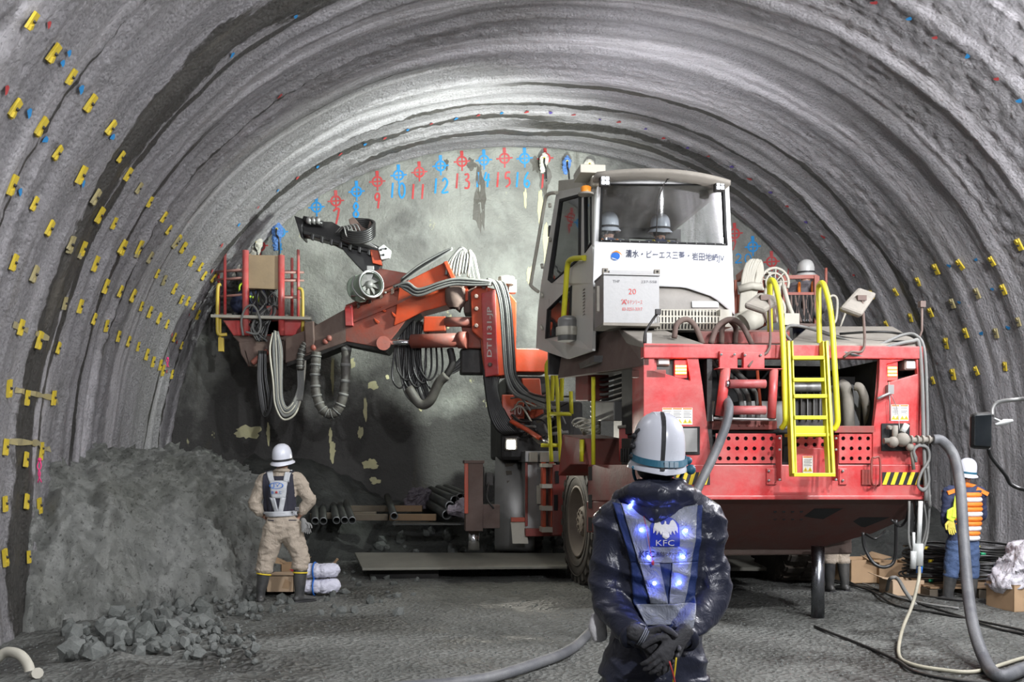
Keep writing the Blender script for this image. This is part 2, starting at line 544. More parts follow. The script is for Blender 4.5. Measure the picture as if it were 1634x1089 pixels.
def gz(x, y):
    """ground height"""
    z = .035*fbm(x*.5, y*.5, 0, 4)+.014*fbm(x*3.3, y*3.3, 5, 3)
    z -= .10*math.exp(-((x+4.6+.12*(y-8))/.55)**2)*smooth(11, 9.5, y)          # ditch along left wall
    z += .16*math.exp(-(((x+2.6)/1.1)**2+((y-7.3)/2.2)**2))*(1+.5*fbm(x*2, y*2, 3, 3))   # rock heap
    z += .10*smooth(14.2, 15.4, y)
    return z
xs = list(np.arange(-8.6, 11.2, .075)); ys = list(np.arange(-6.5, 1.8, .25))+list(np.arange(1.8, 12, .05))+list(np.arange(12, 21.2, .10))
mb = MB()
mb.grid(lambda i, j: (xs[i], ys[j], gz(xs[i], ys[j])+.007*noise.noise(Vector((xs[i]*14, ys[j]*14, 0)))), len(xs), len(ys))
floor = mb.build('floor', FM); tag(floor, kind='structure')

# ------------------------------------------------------------------ shotcreted mound by the left wall
def mound_h(x, y):
    d = foot_dist(x, y)
    d += .22*fbm(x*.9, y*.9, 2.0, 4)
    h = 2.02*(1-math.exp(-max(0, d)*1.75)) - .25
    h -= .22*smooth(12.8, 15, y)*smooth(-4.4, -2.6, x)
    return h if d > 0 else -.25+d*.6
def mound_mat():
    t = NT('coated_muck'); v = t.coords()
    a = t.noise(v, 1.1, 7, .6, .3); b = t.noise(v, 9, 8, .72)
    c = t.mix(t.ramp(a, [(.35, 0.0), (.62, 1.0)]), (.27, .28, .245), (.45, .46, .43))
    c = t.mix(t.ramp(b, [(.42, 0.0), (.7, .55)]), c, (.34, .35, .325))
    c = t.mix(t.ramp(t.noise(v, 18, 6, .75), [(.36, .75), (.45, 0.0)]), c, (.07, .07, .06))  # dark specks put the shade of small hollows into the colour
    t.set('Base Color', c); t.set('Roughness', .9)
    vo = t.n.new('ShaderNodeTexVoronoi'); vo.inputs['Scale'].default_value = 11; vo.distance = 'EUCLIDEAN'
    t.link(t.mix(.12, v, t.noise(v, 4, 4, .6)), vo.inputs['Vector'])
    h = t.math('ADD', b, t.math('MULTIPLY', vo.outputs[0], .25))
    b1 = t.bump(h, 1.0, .16)
    t.bump(t.noise(v, 40, 6, .75), 1.0, .03, b1)
    return t.m
mb = MB()
mx = list(np.arange(-6.9, -2.0, .036)); my = list(np.arange(9.2, 18.2, .036))
def mfn(i, j):
    x, y = mx[i], my[j]; h = mound_h(x, y)
    P_ = Vector((x, y, h)); cr = .5-abs(noise.noise(P_*3.1+Vector((2, 1, 0))))
    lum = smooth(-.2, .3, noise.noise(P_*.8+Vector((4, 0, 0))))
    lump = max(0, .5-abs(noise.noise(P_*1.25+Vector((9, 3, 1)))*1.6))
    rough = .13*fbm(x*1.3, y*1.3, h*1.3, 4)+.22*lump*(1 if h < 1.7 else .3)+(.06+.13*lum)*fbm(x*5, y*5, h*5, 4)+.05*fbm(x*13, y*13, h*13, 2)+(.04+.10*lum)*cr*(1 if h < 1.8 else .4)
    return (x+rough*.9*(1 if h < 1.85 else .2), y-rough*1.1, h+rough*.7)
mb.grid(mfn, len(mx), len(my))
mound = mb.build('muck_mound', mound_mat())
tag(mound, 'tall grey shotcrete-coated muck mound banked against the left tunnel wall', 'mound')

# dark wet muck along the bottom of the face
def muck_mat():
    t = NT('dark_wet_muck'); v = t.coords()
    a = t.noise(v, 1.2, 8, .65)
    c = t.mix(t.ramp(a, [(.4, 0.0), (.68, 1.0)]), (.028, .030, .028), (.085, .09, .082))
    t.set('Base Color', c); t.set('Roughness', .6)
    b1 = t.bump(t.noise(v, 9, 8, .7), 1.0, .08)
    return t.m
KM = muck_mat()
def bank_h(x, y):
    k = smooth(15.0, 17.4, y+.15*(x+1)*.0)
    h = .98*k+(.12*fbm(x*1.2, y*1.2, 6, 4)+.07*fbm(x*5, y*5, 2, 4))*min(1, k*4)
    h += .75*smooth(-2.0, -3.8, x)*smooth(14.6, 16.4, y)
    return h-.06
mb = MB()
bx_ = list(np.arange(-4.6, 7.6, .07)); by_ = list(np.arange(14.5, 19.8, .07))
mb.grid(lambda i, j: (bx_[i], by_[j], max(bank_h(bx_[i], by_[j]), -.2)+.05*noise.noise(Vector((bx_[i]*5, by_[j]*5, 0)))), len(bx_), len(by_))
bank = mb.build('muck_bank', KM)
tag(bank, 'dark wet muck bank sloping up to the foot of the excavation face', 'muck', kind='stuff')
# ------------------------------------------------------------------ machine materials
RED = pm('dusty_red_paint', (.56, .018, .022), .38, 0, .62, (.44, .20, .18), .14, (.16, .09, .08), .12, 30, .25, .45)
REDD = pm('grimy_red_paint', (.30, .035, .025), .55, 0, .6, (.17, .12, .10), .2, (.05, .03, .03), .2, 30, .3, .5)
ORG = pm('orange_red_paint', (.55, .065, .018), .4, 0, .5, (.24, .10, .06), .22, (.08, .04, .03), .15, 25, .3, .3)
ORGD = pm('muddy_orange_paint', (.36, .060, .03), .5, 0, .75, (.17, .10, .085), .22, (.05, .03, .03), .2, 25, .3, .55)
YEL = pm('yellow_paint', (.62, .58, .02), .4, 0, .25, (.42, .40, .16), .12, (.2, .17, .05), .1, 30, .15, .1)
YELD = pm('dull_yellow_paint', (.58, .42, .04), .5, 0, .4, (.28, .24, .12), .2, (.1, .07, .03), .15, 30, .2, .2)
WHT = pm('white_cab_paint', (.80, .81, .80), .32, 0, .18, (.50, .48, .42), 0, (.2, .2, .2), .05, 20, .06, .2)
CRM = pm('cream_dusty_metal', (.50, .48, .40), .6, 0, .4, (.34, .31, .26), .05, (.2, .18, .15), .15, 30, .15, .3)
DUST = pm('dust_caked_metal', (.24, .22, .185), .85, 0, .5, (.30, .28, .24), .05, (.12, .10, .09), .3, 25, .25)
BRN = pm('muddy_brown_metal', (.125, .080, .065), .7, 0, .5, (.19, .15, .125), .05, (.05, .03, .03), .25, 25, .3, .5)
DRK = pm('dark_grimy_metal', (.030, .029, .028), .55, .3, .45, (.10, .09, .08), 0, (0, 0, 0), .3, 25, .4, .5)
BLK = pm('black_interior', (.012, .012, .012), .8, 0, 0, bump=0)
GRYP = pm('grey_metal', (.30, .30, .29), .45, .5, .3, (.26, .24, .21), .1, (.15, .12, .1), .1, 25, .2, .2)
CHR = pm('chrome_rod', (.75, .76, .78), .18, 1.0, 0, bump=0, vary=.1)
RUB = pm('muddy_rubber', (.045, .040, .034), .85, 0, .55, (.13, .11, .085), 0, (0, 0, 0), .5, 22, .3, .4)
RIM = pm('muddy_wheel_rim', (.17, .14, .11), .75, 0, .5, (.22, .19, .15), .1, (.08, .05, .04), .3, 25, .2, .3)
HOSE = pm('grey_hose', (.16, .165, .16), .6, 0, .5, (.24, .23, .20), 0, (0, 0, 0), .35, 60, .25, .3)
HOSEB = pm('black_hose', (.018, .018, .018), .35, 0, .25, (.08, .075, .065), 0, (0, 0, 0), .1, 60, .3, .3)
HOSEC = pm('cream_hose', (.50, .48, .40), .6, 0, .3, (.35, .32, .26), 0, (0, 0, 0), .1, 60, .15)
LGT = pm('pale_plastic', (.62, .64, .62), .5, 0, .2, (.4, .38, .33), 0, (0, 0, 0), .05, 30, .1)
WPL = pm('worn_plywood', (.34, .25, .15), .8, 0, .4, (.22, .17, .12), .1, (.5, .47, .42), .2, 20, .25)
STK = pm('sticker_white', (.72, .71, .66), .5, 0, .15, (.5, .45, .4), 0, (0, 0, 0), 0, 30, .05)
INKR = pm('red_ink', (.50, .05, .05), .6, 0, 0, bump=0)
INKO = pm('orange_ink', (.75, .22, .04), .6, 0, 0, bump=0)
INKB = pm('dark_blue_ink', (.02, .03, .07), .5, 0, 0, bump=0)
INKW = pm('pale_ink', (.70, .62, .56), .6, 0, .1, (.5, .3, .2), bump=0)
INKG = pm('grey_ink', (.12, .12, .13), .6, 0, 0, bump=0)
INKBL = pm('blue_ink', (.02, .16, .60), .5, 0, 0, bump=0)
TAPE = pm('dark_tape', (.07, .066, .058), .6, 0, .5, (.16, .15, .125), 0, (0, 0, 0), .4, 30, .3, .3)
AMB = pm('amber_plastic', (.80, .28, .03), .3, 0, .2, bump=0)
YB = pm('hazard_yellow', (.80, .60, .03), .45, 0, .25, (.4, .3, .15), 0, (0, 0, 0), 0)
BB = pm('hazard_black', (.02, .02, .022), .45, 0, .3, (.15, .12, .1), 0, (0, 0, 0), 0)

def glass_mat(name, tint=(.85, .9, .9), a=.35, rough=.03):
    t = NT(name); n = t.n
    gl = n.new('ShaderNodeBsdfGlossy'); gl.inputs['Roughness'].default_value = rough
    tr = n.new('ShaderNodeBsdfTransparent'); tr.inputs[0].default_value = (*tint, 1)
    df = n.new('ShaderNodeBsdfDiffuse'); df.inputs[0].default_value = (.30, .30, .28, 1)
    fr = n.new('ShaderNodeFresnel'); fr.inputs[0].default_value = 1.5
    m1 = n.new('ShaderNodeMixShader'); m2 = n.new('ShaderNodeMixShader')
    v = t.coords(); s = t.ramp(t.noise(v, 2.5, 8, .7, .5), [(.4, .02), (.75, a)])
    t.link(s, m1.inputs[0]); t.link(tr.outputs[0], m1.inputs[1]); t.link(df.outputs[0], m1.inputs[2])
    t.link(t.math('ADD', fr.outputs[0], .04), m2.inputs[0]); t.link(m1.outputs[0], m2.inputs[1]); t.link(gl.outputs[0], m2.inputs[2])
    t.link(m2.outputs[0], n['Material Output'].inputs[0])
    return t.m
GLS = glass_mat('dusty_glass', (.80, .85, .85), .22)
MIRR = pm('mirror_glass', (.5, .55, .55), .06, 1.0, 0, bump=0, vary=0)
REDL = emis('red_tail_light', (1.0, .03, .02), 5.0)
ORL = emis('tail_light_led', (1.0, .30, .03), 22.0)
WHL = emis('work_light_led', (1.0, .98, .85), 60.0)
WHLS = emis('small_work_light', (.9, .95, 1.0), 1.2)

# ------------------------------------------------------------------ machine frame
MC = (2.65, 9.6); MY = math.radians(7)
mc, ms = math.cos(MY), math.sin(MY)
def J(px, py, v):
    k = (px-CX)/FPX
    u = (k*(MC[1]+v*mc)-MC[0]+v*ms)/(mc-k*ms)
    Y = MC[1]+u*ms+v*mc
    return Vector((u, v, CH-(py-HY)*Y/FPX))
def toM(p):
    x, y = p[0]-MC[0], p[1]-MC[1]
    return Vector((x*mc+y*ms, -x*ms+y*mc, p[2]))
def JY(px, py, Y): return toM(W(px, py, Y))
def JS(px, py, off=0):            # left flank of the carrier
    v = (1027-px)/132*2.9
    p = J(px, py, v); p.x += off; return p
def JC(px, py, off=0):            # left flank of the cab
    v = 1.3+(950-px)/90*2.2
    p = J(px, py, v); p.x += off; return p

jumbo = thing('drilling_rig', 'large red drilling jumbo with raised white cab and yellow rear ladder', 'drilling rig', (MC[0], MC[1], 0), MY)
R = jumbo
def Jp(mb, pts, v, d, mi=0):      # plate seen from behind: pixel outline at depth v, thickness d
    return mb.prism([J(x, y, v) for x, y in pts], (0, d, 0), mi)
BOLD = [0.0]
def text_mesh(s, size=1.0, font_scale=1.0):
    cu = bpy.data.curves.new('t', 'FONT'); cu.body = s; cu.size = size
    cu.resolution_u = 2; cu.offset = BOLD[0]
    o = bpy.data.objects.new('t', cu); COL.objects.link(o)
    dg = bpy.context.evaluated_depsgraph_get()
    me = bpy.data.meshes.new_from_object(o.evaluated_get(dg))
    vs = [Vector(v.co) for v in me.vertices]; fs = [list(p.vertices) for p in me.polygons]
    bpy.data.objects.remove(o); bpy.data.meshes.remove(me); bpy.data.curves.remove(cu)
    if not vs: return [], [], (0, 0, 1, 1)
    x0 = min(v.x for v in vs); x1 = max(v.x for v in vs); y0 = min(v.y for v in vs); y1 = max(v.y for v in vs)
    return vs, fs, (x0, y0, x1, y1)
def put_text(mb, s, fn, mi=0):
    """fn(tx, ty) with tx, ty in 0..1 -> point on the surface"""
    vs, fs, (x0, y0, x1, y1) = text_mesh(s)
    if vs: mb.add([fn((v.x-x0)/(x1-x0), (v.y-y0)/(y1-y0)) for v in vs], fs, mi)
    return mb

def perf(mb, o, ex, ey, nx, ny, r, mi=0, kind='round', thick=.012):
    """perforated plate: origin o, edge vectors ex, ey, real holes"""
    o = Vector(o); ex = Vector(ex); ey = Vector(ey); cx = ex/nx; cy = ey/ny
    lx, ly = cx.length, cy.length; n = cx.cross(cy).normalized()*thick
    rx, ry = (r/lx, r/ly) if kind == 'round' else r
    sq = [(0, 0), (.5, 0), (1, 0), (1, .5), (1, 1), (.5, 1), (0, 1), (0, .5)]
    for i in range(nx):
        for j in range(ny):
            b = o+cx*i+cy*j
            outer = [b+cx*a+cy*c for a, c in sq]
            if kind == 'round':
                inner = [b+cx*(.5+rx*math.cos(PI*(1.25+.25*k)))+cy*(.5+ry*math.sin(PI*(1.25+.25*k))) for k in range(8)]
            else:
                inner = [b+cx*(.5+rx*(2*a-1))+cy*(.5+ry*(2*c-1)) for a, c in sq]
            vs = outer+inner+[q+n for q in inner]
            fs = [(k, (k+1) % 8, 8+(k+1) % 8, 8+k) for k in range(8)]+[(8+k, 8+(k+1) % 8, 16+(k+1) % 8, 16+k) for k in range(8)]
            mb.add(vs, fs, mi)
    return mb

# ---- rear body
def ring_panel(mb, outer, hole, v, d):
    for i in range(4):
        j = (i+1) % 4
        Jp(mb, [outer[i], outer[j], hole[j], hole[i]], v, d)
m = MB()
hl = [(1044, 564), (1097, 573), (1102, 608), (1045, 592)]
ring_panel(m, [(1027, 549), (1111, 550), (1120, 615), (1027, 615)], hl, 0, .05)
Jp(m, [(1027, 615), (1120, 615), (1137, 742), (1027, 742)], 0, .05)
m.box2(J(1027, 549, .05), J(1029, 742, .5))
m.build('rear_panel', RED, R, bevel=.006)
m = MB()
hr = [(1415, 581), (1462, 570), (1464, 597), (1416, 611)]
ring_panel(m, [(1404, 572), (1474, 556), (1478, 620), (1402, 620)], hr, 0, .05)
Jp(m, [(1402, 620), (1478, 620), (1482, 742), (1393, 742), (1393, 690)], 0, .05)
a = J(1478, 556, .05); b = J(1482, 742, .9); m.box2((a.x-.03, a.y, b.z), (a.x, .9, a.z))
m.build('rear_panel', RED, R, bevel=.006)
m = MB(); Jp(m, [(1027, 548), (1474, 553), (1474, 573), (1027, 572)], -.02, .12)
m.build('top_beam', RED, R, bevel=.01)
# lamp recess housings, tail lamps and reversing lamps
for hole in (hl, hr):
    m = MB()
    pts = [J(x, y, .05) for x, y in hole]
    back = [p+Vector((0, .22, 0)) for p in pts]
    m.add(pts+back, [(0, 1, 5, 4), (1, 2, 6, 5), (2, 3, 7, 6), (3, 0, 4, 7), (4, 5, 6, 7)])
    m.build('lamp_recess', DRK, R)
def tail_lamp(x0, y0, x1, y1):
    m = MB(); Jp(m, [(x0, y0), (x1, y0), (x1, y1), (x0, y1)], .02, .12)
    h = m.build('tail_lamp', RED, R, bevel=.008)
    m = MB(); h0 = y0+(y1-y0)*.30; h1 = y0+(y1-y0)*.78
    Jp(m, [(x0+1.5, h0), (x1-1.5, h0), (x1-1.5, h1), (x0+1.5, h1)], .012, .01)
    m.build('lens', REDL, h)
    m = MB()
    for i in range(5):
        for j in range(3):
            cx = x0+3.5+(x1-x0-7)*i/4; cy = h0+2+(h1-h0-4)*j/2
            m.box(J(cx, cy, .008), (.018, .01, .018))
    m.build('led', ORL, h)
tail_lamp(1076, 574, 1097, 604); tail_lamp(1415, 576, 1433, 608)
for x0, y0, x1, y1 in ((1046, 568, 1066, 585), (1438, 572, 1459, 595)):
    m = MB(); a = J((x0+x1)/2, (y0+y1)/2, .10)
    m.box(a, (.13, .12, .10)); m.box(a+Vector((0, -.065, 0)), (.11, .02, .08), None, 1)
    m.build('reversing_lamp', [DUST, LGT], R, bevel=.012)
# lower bumper and lip
m = MB(); Jp(m, [(1027, 742), (1482, 742), (1482, 797), (1027, 797)], -.03, .55)
Jp(m, [(1027, 791), (1483, 791), (1483, 798), (1027, 798)], -.06, .04)
m.build('bumper', RED, R, bevel=.01)
for x0, x1, fl in ((1075, 1133, 1), (1408, 1473, -1)):
    m = MB(); y0, y1 = 754, 774
    Jp(m, [(x0, y0), (x1, y0), (x1, y1), (x0, y1)], -.036, .006, 1)
    n = 5; wv = (x1-x0)/n
    for k in range(n):
        a = x0+k*wv; b = a+wv*.5; sh = wv*.55
        q = [(a+sh, y0), (min(b+sh, x1), y0), (b, y1), (a, y1)]
        Jp(m, q, -.040, .004, 0)
    m.build('hazard_stripes', [YB, BB], R)
# perforated guards with dark cavity behind
def guard(x0, y0, x1, y1, nx, ny, v=.02):
    m = MB(); o = J(x0, y1, v); ex = J(x1, y1, v)-o; ey = J(x0, y0, v)-o
    perf(m, o, ex, ey, nx, ny, .021, 0, 'round', -.02)
    m.build('perforated_guard', RED, R)
guard(1142, 692, 1238, 740, 7, 3); guard(1266, 692, 1320, 716, 4, 2); guard(1339, 692, 1392, 740, 4, 3)
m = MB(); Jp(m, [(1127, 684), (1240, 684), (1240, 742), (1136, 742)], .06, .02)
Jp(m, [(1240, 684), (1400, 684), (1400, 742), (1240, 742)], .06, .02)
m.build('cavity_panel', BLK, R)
m = MB()
Jp(m, [(1127, 672), (1240, 672), (1240, 686), (1128, 686)], .0, .05)
Jp(m, [(1332, 680), (1398, 680), (1398, 691), (1332, 691)], .0, .05)
for x in (1180, 1193, 1212, 1220): m.cyl(J(x, 679, -.02), J(x, 679, 0), .012, 8)
m.build('cross_flange', REDD, R, bevel=.004)
m = MB(); Jp(m, [(1266, 716), (1320, 716), (1320, 757), (1266, 757)], -.04, .03); m.build('ladder_backing', RED, R, bevel=.004)
# side brackets of the ladder, bolts
m = MB()
for x in (1244, 1334):
    m.box2(J(x-7, 695, -.02), J(x+4, 768, -.16))
    for y in (700, 718, 766): m.cyl(J(x, y, -.16), J(x, y, -.18), .014, 6, 1)
m.box2(J(1222, 748, -.03), J(1240, 774, -.05)); m.box2(J(1338, 748, -.03), J(1352, 774, -.05))
for x, y in ((1227, 752), (1227, 767), (1345, 752), (1345, 767)): m.cyl(J(x, y, -.05), J(x, y, -.07), .014, 6, 1)
m.build('ladder_bracket', [RED, GRYP], R, bevel=.006)
m = MB()
m.box2(J(1374, 750, -.03), J(1392, 774, -.05))
m.tube(spl([J(1396, 775, -.05), J(1391, 770, -.12), J(1391, 735, -.12), J(1396, 731, -.13), J(1404, 733, -.12), J(1404, 770, -.12), J(1400, 776, -.05)], 5), .011)
m.build('grab_handle', REDD, R)
# grey access plate, notices
m = MB(); Jp(m, [(1085, 681), (1117, 681), (1117, 726), (1085, 726)], -.012, .012, 1)
Jp(m, [(1088, 684), (1113, 684), (1113, 722), (1088, 722)], -.022, .012, 0)
m.build('access_plate', [GRYP, BLK], R, bevel=.004)
def notice(x0, y0, x1, y1, v, cols, ysym=True):
    m = MB(); Jp(m, [(x0, y0), (x1, y0), (x1, y1), (x0, y1)], v-.003, .003, 0)
    cw = (x1-x0)/cols; H = y1-y0
    for c in range(cols):
        a = x0+c*cw+.8; b = a+cw-1.6
        Jp(m, [(a, y0+.5), (b, y0+.5), (b, y0+H*.10), (a, y0+H*.10)], v-.005, .001, 1)
        for k in range(5):
            yy = y0+H*(.2+.09*k)
            Jp(m, [(a+.8, yy), (b-.8-(k % 2)*2, yy), (b-.8-(k % 2)*2, yy+.7), (a+.8, yy+.7)], v-.005, .001, 2)
        n = 2 if cw > 10 else 1
        for k in range(n):
            xx = a+(b-a)*(k+.5)/n; yy = y1-H*.08; r = H*.24
            Jp(m, [(xx-r*.6, yy), (xx+r*.6, yy), (xx, yy-r*1.05)], v-.005, .001, 3)
            Jp(m, [(xx-.4, yy-1), (xx+.4, yy-1), (xx+.4, yy-r*.6), (xx-.4, yy-r*.6)], v-.007, .001, 2)
    m.build('safety_notice', [STK, INKO, INKG, YB], R, split=False)
notice(1057, 651, 1105, 678, 0, 3); notice(1422, 646, 1450, 672, 0, 2); notice(1281, 728, 1297, 755, -.045, 1)

# belly: plates that slope forward and down below the bumper
m = MB()
def bv(y): return .02+(y-797)/80*.95
bel = [(1027, 797), (1482, 797), (1468, 818), (1392, 852), (1300, 877), (1040, 877)]
pts = [J(x, y, bv(y)) for x, y in bel]
m.prism(pts, (0, .25, .12))
m.build('belly_plate', pm('dark_underside_paint', (.11, .028, .02), .7, 0, .6, (.08, .06, .05), .2, (.03, .02, .02), .25, 20, .3), R, bevel=.006)  # base colour darker than the other red panels, with blotchy dust
m = MB()
for q in ([(1258, 842), (1300, 812), (1345, 812), (1290, 842)], [(1352, 838), (1372, 826), (1420, 826), (1380, 842)], [(1120, 815), (1215, 815), (1200, 838), (1120, 838)]):
    m.prism([J(x, y, bv(y)-.012) for x, y in q], (0, .01, .0))
for i in range(4):
    for j in range(2):
        p = J(1237+i*14, 816+j*12, bv(816+j*12)-.012); m.cyl(p, p+Vector((0, .01, 0)), .018, 8)
m.build('belly_openings', BLK, R)
m = MB()   # frame rails further forward under the belly
m.box2((-1.0, 1.0, .62), (1.15, 5.6, 1.15)); m.build('chassis_frame', BRN, R, bevel=.02)

# ---- engine bay (interior of the open back)
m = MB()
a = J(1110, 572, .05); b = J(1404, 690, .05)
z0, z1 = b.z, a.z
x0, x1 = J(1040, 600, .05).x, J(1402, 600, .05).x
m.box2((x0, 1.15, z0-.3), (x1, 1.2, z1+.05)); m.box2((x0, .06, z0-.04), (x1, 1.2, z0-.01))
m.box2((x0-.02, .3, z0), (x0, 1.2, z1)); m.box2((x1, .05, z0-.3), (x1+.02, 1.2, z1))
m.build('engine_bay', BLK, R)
m = MB()
m.box2(J(1235, 600, .55), J(1350, 690, 1.1)); m.box2(J(1180, 640, .5), J(1236, 690, .9), 1)
m.cyl(J(1345, 655, .5), J(1345, 655, .95), .28, 20, 1); m.cyl(J(1250, 618, .4), J(1320, 618, .4), .05, 12, 1)
for i in range(7): m.box(J(1248+i*10, 645, .53), (.012, .03, .35), None, 1)
m.build('engine_block', [DRK, GRYP], R, bevel=.015)
m = MB()
for pts, r in (([(1365, 617, .25), (1373, 620, .22), (1382, 645, .25), (1386, 680, .35)], .045), ([(1380, 625, .4), (1390, 650, .4), (1391, 685, .5)], .035),
               ([(1340, 612, .4), (1351, 625, .35), (1355, 688, .4)], .06)):
    m.tube(spl([J(*p) for p in pts], 6), r, 10)
m.build('intake_hose', DUST, R)
m = MB()
for k, (xa, xb) in enumerate(((1133, 1180), (1140, 1192), (1126, 1150), (1150, 1206))):
    m.tube(spl([J(xa, 572, .22), J(xa+14+k*3, 592, .25), J(xb, 630, .3), J(xb+3, 684, .3)], 6), .026, 8)
m.tube(spl([J(1122, 572, .15), J(1126, 620, .2), J(1133, 650, .2), J(1131, 686, .2)], 6), .022, 8, 1)
m.tube(spl([J(1136, 640, .1), J(1133, 665, .1), J(1136, 688, .1)], 6), .03, 8, 2)
m.build('coolant_hose', [HOSE, BRN, LGT], R)
m = MB(); m.tube([J(1208, 588, .15), J(1214, 652, .1)], .016, 8); m.tube([J(1245, 566, .2), J(1310, 566, .2)], .02, 8); m.build('orange_rod', ORG, R)
# hose guide rollers
m = MB()
m.tube([J(1158, 588, -.12), J(1149, 664, -.12)], .048, 14); m.tube([J(1235, 590, -.12), J(1231, 668, -.12)], .042, 14)
m.build('roller_post', RED, R)
m = MB()
for y in (613, 655):
    m.tube([J(1163, y, -.16), J(1221, y, -.16)], .042, 14)
    m.tube([J(1158, y, -.16), J(1163, y, -.16)], .034, 12, 1)
m.build('roller', [pm('dusty_maroon', (.36, .06, .06), .5, 0, .5, (.35, .25, .23), bump=.1), CHR], R)
m = MB(); m.tube([J(1138, 668, -.12), J(1238, 670, -.12)], .016, 8, 1); m.box2(J(1146, 587, -.16), J(1246, 592, -.02))
m.box2(J(1146, 561, -.02), J(1177, 588, -.06)); m.box2(J(1183, 563, -.02), J(1220, 588, -.08))
for x, y in ((1151, 566), (1172, 566), (1189, 567), (1214, 567)): m.cyl(J(x, y, -.08), J(x, y, -.10), .014, 6, 1)
m.build('roller_bracket', [RED, GRYP], R, bevel=.005)

# ---- yellow ladder
def lv(y): return -.06-.26*(y-548)/210
m = MB()
for xa, xb in ((1256, 1264), (1262, 1268), (1317, 1328), (1311, 1321)):
    m.bar(J(xa, 546, lv(546)), J(xb, 758, lv(758)), .030 if xa in (1256, 1317) else .016, .085, (0, 1, 0))
ladder = m.build('ladder', YEL, R, bevel=.006)
for y, xa, xb in ((572, 1261, 1312), (607, 1262, 1311), (633, 1263, 1316), (667, 1264, 1316), (758, 1263, 1329)):
    m = MB(); a = J(xa, y, lv(y)); b = J(xb, y, lv(y)); m.bar(a, b, .12, .035); m.build('rung', YEL, ladder, bevel=.004)
m = MB(); a = J(1262, 680, lv(690)+.05); b = J(1322, 698, lv(690)); m.box2(a, b); m.box(((a.x+b.x)/2, a.y+.04, b.z+.02), (b.x-a.x, .24, .03)); m.build('step', YEL, ladder, bevel=.006)
for pts in ([(1247, 684, -.12), (1253, 674, -.17), (1253, 655, -.18), (1250, 560, -.12), (1246, 500, -.06), (1240, 466, .0), (1234, 449, .05), (1228, 449, .12), (1228, 462, .16), (1229, 530, .2)],
            [(1330, 687, -.18), (1336, 676, -.2), (1336, 655, -.2), (1331, 570, -.14), (1327, 510, -.06), (1321, 476, .0), (1314, 454, .05), (1308, 454, .12), (1306, 470, .16), (1308, 560, .1)]):
    m = MB(); m.tube(spl([J(*p) for p in pts], 6), .027, 10); m.build('handrail', YEL, ladder)

# ---- mirrors, antenna
def mirror(cs, rod):
    m = MB(); P = [J(*c) for c in cs]
    c = sum(P, Vector())/4
    n = (P[1]-P[0]).cross(P[2]-P[0]).normalized()
    if n.z > 0: n = -n
    top = [p for p in P]; low = [c+(p-c)*.94+n*.075 for p in P]
    m.hexa(low+top)
    o = m.build('wing_mirror', DUST, R, bevel=.03)
    m = MB(); m.box(c-n*.02, (.09, .05, .05)); m.tube(spl([J(*p) for p in rod], 4) if len(rod) > 3 else [J(*p) for p in rod], .014, 8)
    m.build('mirror_arm', BRN, o)
mirror([(1188, 482, -.12), (1211, 465, .16), (1253, 474, .16), (1222, 494, -.12)], [(1227, 478, -.02), (1228, 555, -.04), (1206, 570, -.06), (1194, 586, -.08)])
mirror([(1341, 489, -.15), (1370, 457, .15), (1401, 467, .15), (1377, 502, -.15)], [(1376, 480, -.02), (1379, 555, -.06), (1358, 562, -.08), (1346, 571, -.06)])
m = MB(); m.tube([J(1471, 490, .1), J(1471, 528, .1), J(1463, 549, .06)], .012, 8); m.box(J(1471, 486, .1), (.055, .055, .06)); m.build('antenna', BRN, R)

# ---- decks and hood
m = MB()
m.hexa([J(1256, 556, .02), J(1474, 556, .02), J(1440, 552, 1.7), J(1270, 552, 1.7), J(1256, 549, .02), J(1474, 549, .02), J(1425, 521, 1.7), J(1290, 521, 1.7)])
m.build('rear_deck', DUST, R, bevel=.02)
m = MB()
m.hexa([J(1115, 549, .4), J(1260, 549, .4), J(1260, 549, 1.8), J(1115, 549, 1.8), J(1115, 529, .4), J(1260, 530, .4), J(1260, 527, 1.8), J(1115, 527, 1.8)])
m.build('deck_beam', REDD, R, bevel=.01)
m = MB()
m.add([J(1027, 549, -.02), J(1127, 550, -.02), J(1052, 524, .9), J(983, 521, 1.0), J(1027, 556, -.02), J(1127, 556, -.02), J(1052, 545, .9), J(983, 545, 1.0)],
      [(0, 1, 2, 3), (4, 7, 6, 5), (0, 4, 5, 1), (1, 5, 6, 2), (2, 6, 7, 3), (3, 7, 4, 0)])
m.build('hood', DUST, R, bevel=.01)
m = MB()
p = [JS(1027, 549), J(983, 521, 1.0), JS(897, 560), JS(890, 604), JS(960, 596), JS(1027, 583)]
q = [a+Vector((.05, 0, 0)) for a in p]
m.add(p+q, [range(6), range(11, 5, -1)]+[(i, i+6, (i+1) % 6+6, (i+1) % 6) for i in range(6)])
m.add([J(983, 521, 1.0), JS(897, 560), JS(897, 560)+Vector((1.0, 0, 0)), J(1052, 524, .9)], [(0, 1, 2, 3)])
m.build('side_fairing', BRN, R)
for k, pts in enumerate(([(1076, 540, .2), (1080, 518, .2), (1096, 510, .2), (1110, 522, .2), (1121, 549, .2)],
            [(1134, 549, .2), (1145, 522, .2), (1165, 510, .2), (1184, 520, .2), (1200, 550, .2)],
            [(1151, 549, .35), (1153, 520, .3), (1160, 512, .28)], [(1173, 549, .4), (1174, 524, .35), (1166, 512, .28)])):
    m = MB(); m.tube(spl([J(*p) for p in pts], 6), .028, 8); m.build('guard_hoop', BRN, R)
m = MB()
m.tube(spl([J(1028, 548, 0), J(1030, 530, 0), J(1042, 510, .02), J(1050, 500, .0)], 5), .012, 6); m.box(J(1050, 498, 0), (.05, .04, .05)); m.box(J(1035, 542, .02), (.05, .05, .12), None, 1)
m.build('level_rod', [DRK, GRYP], R)

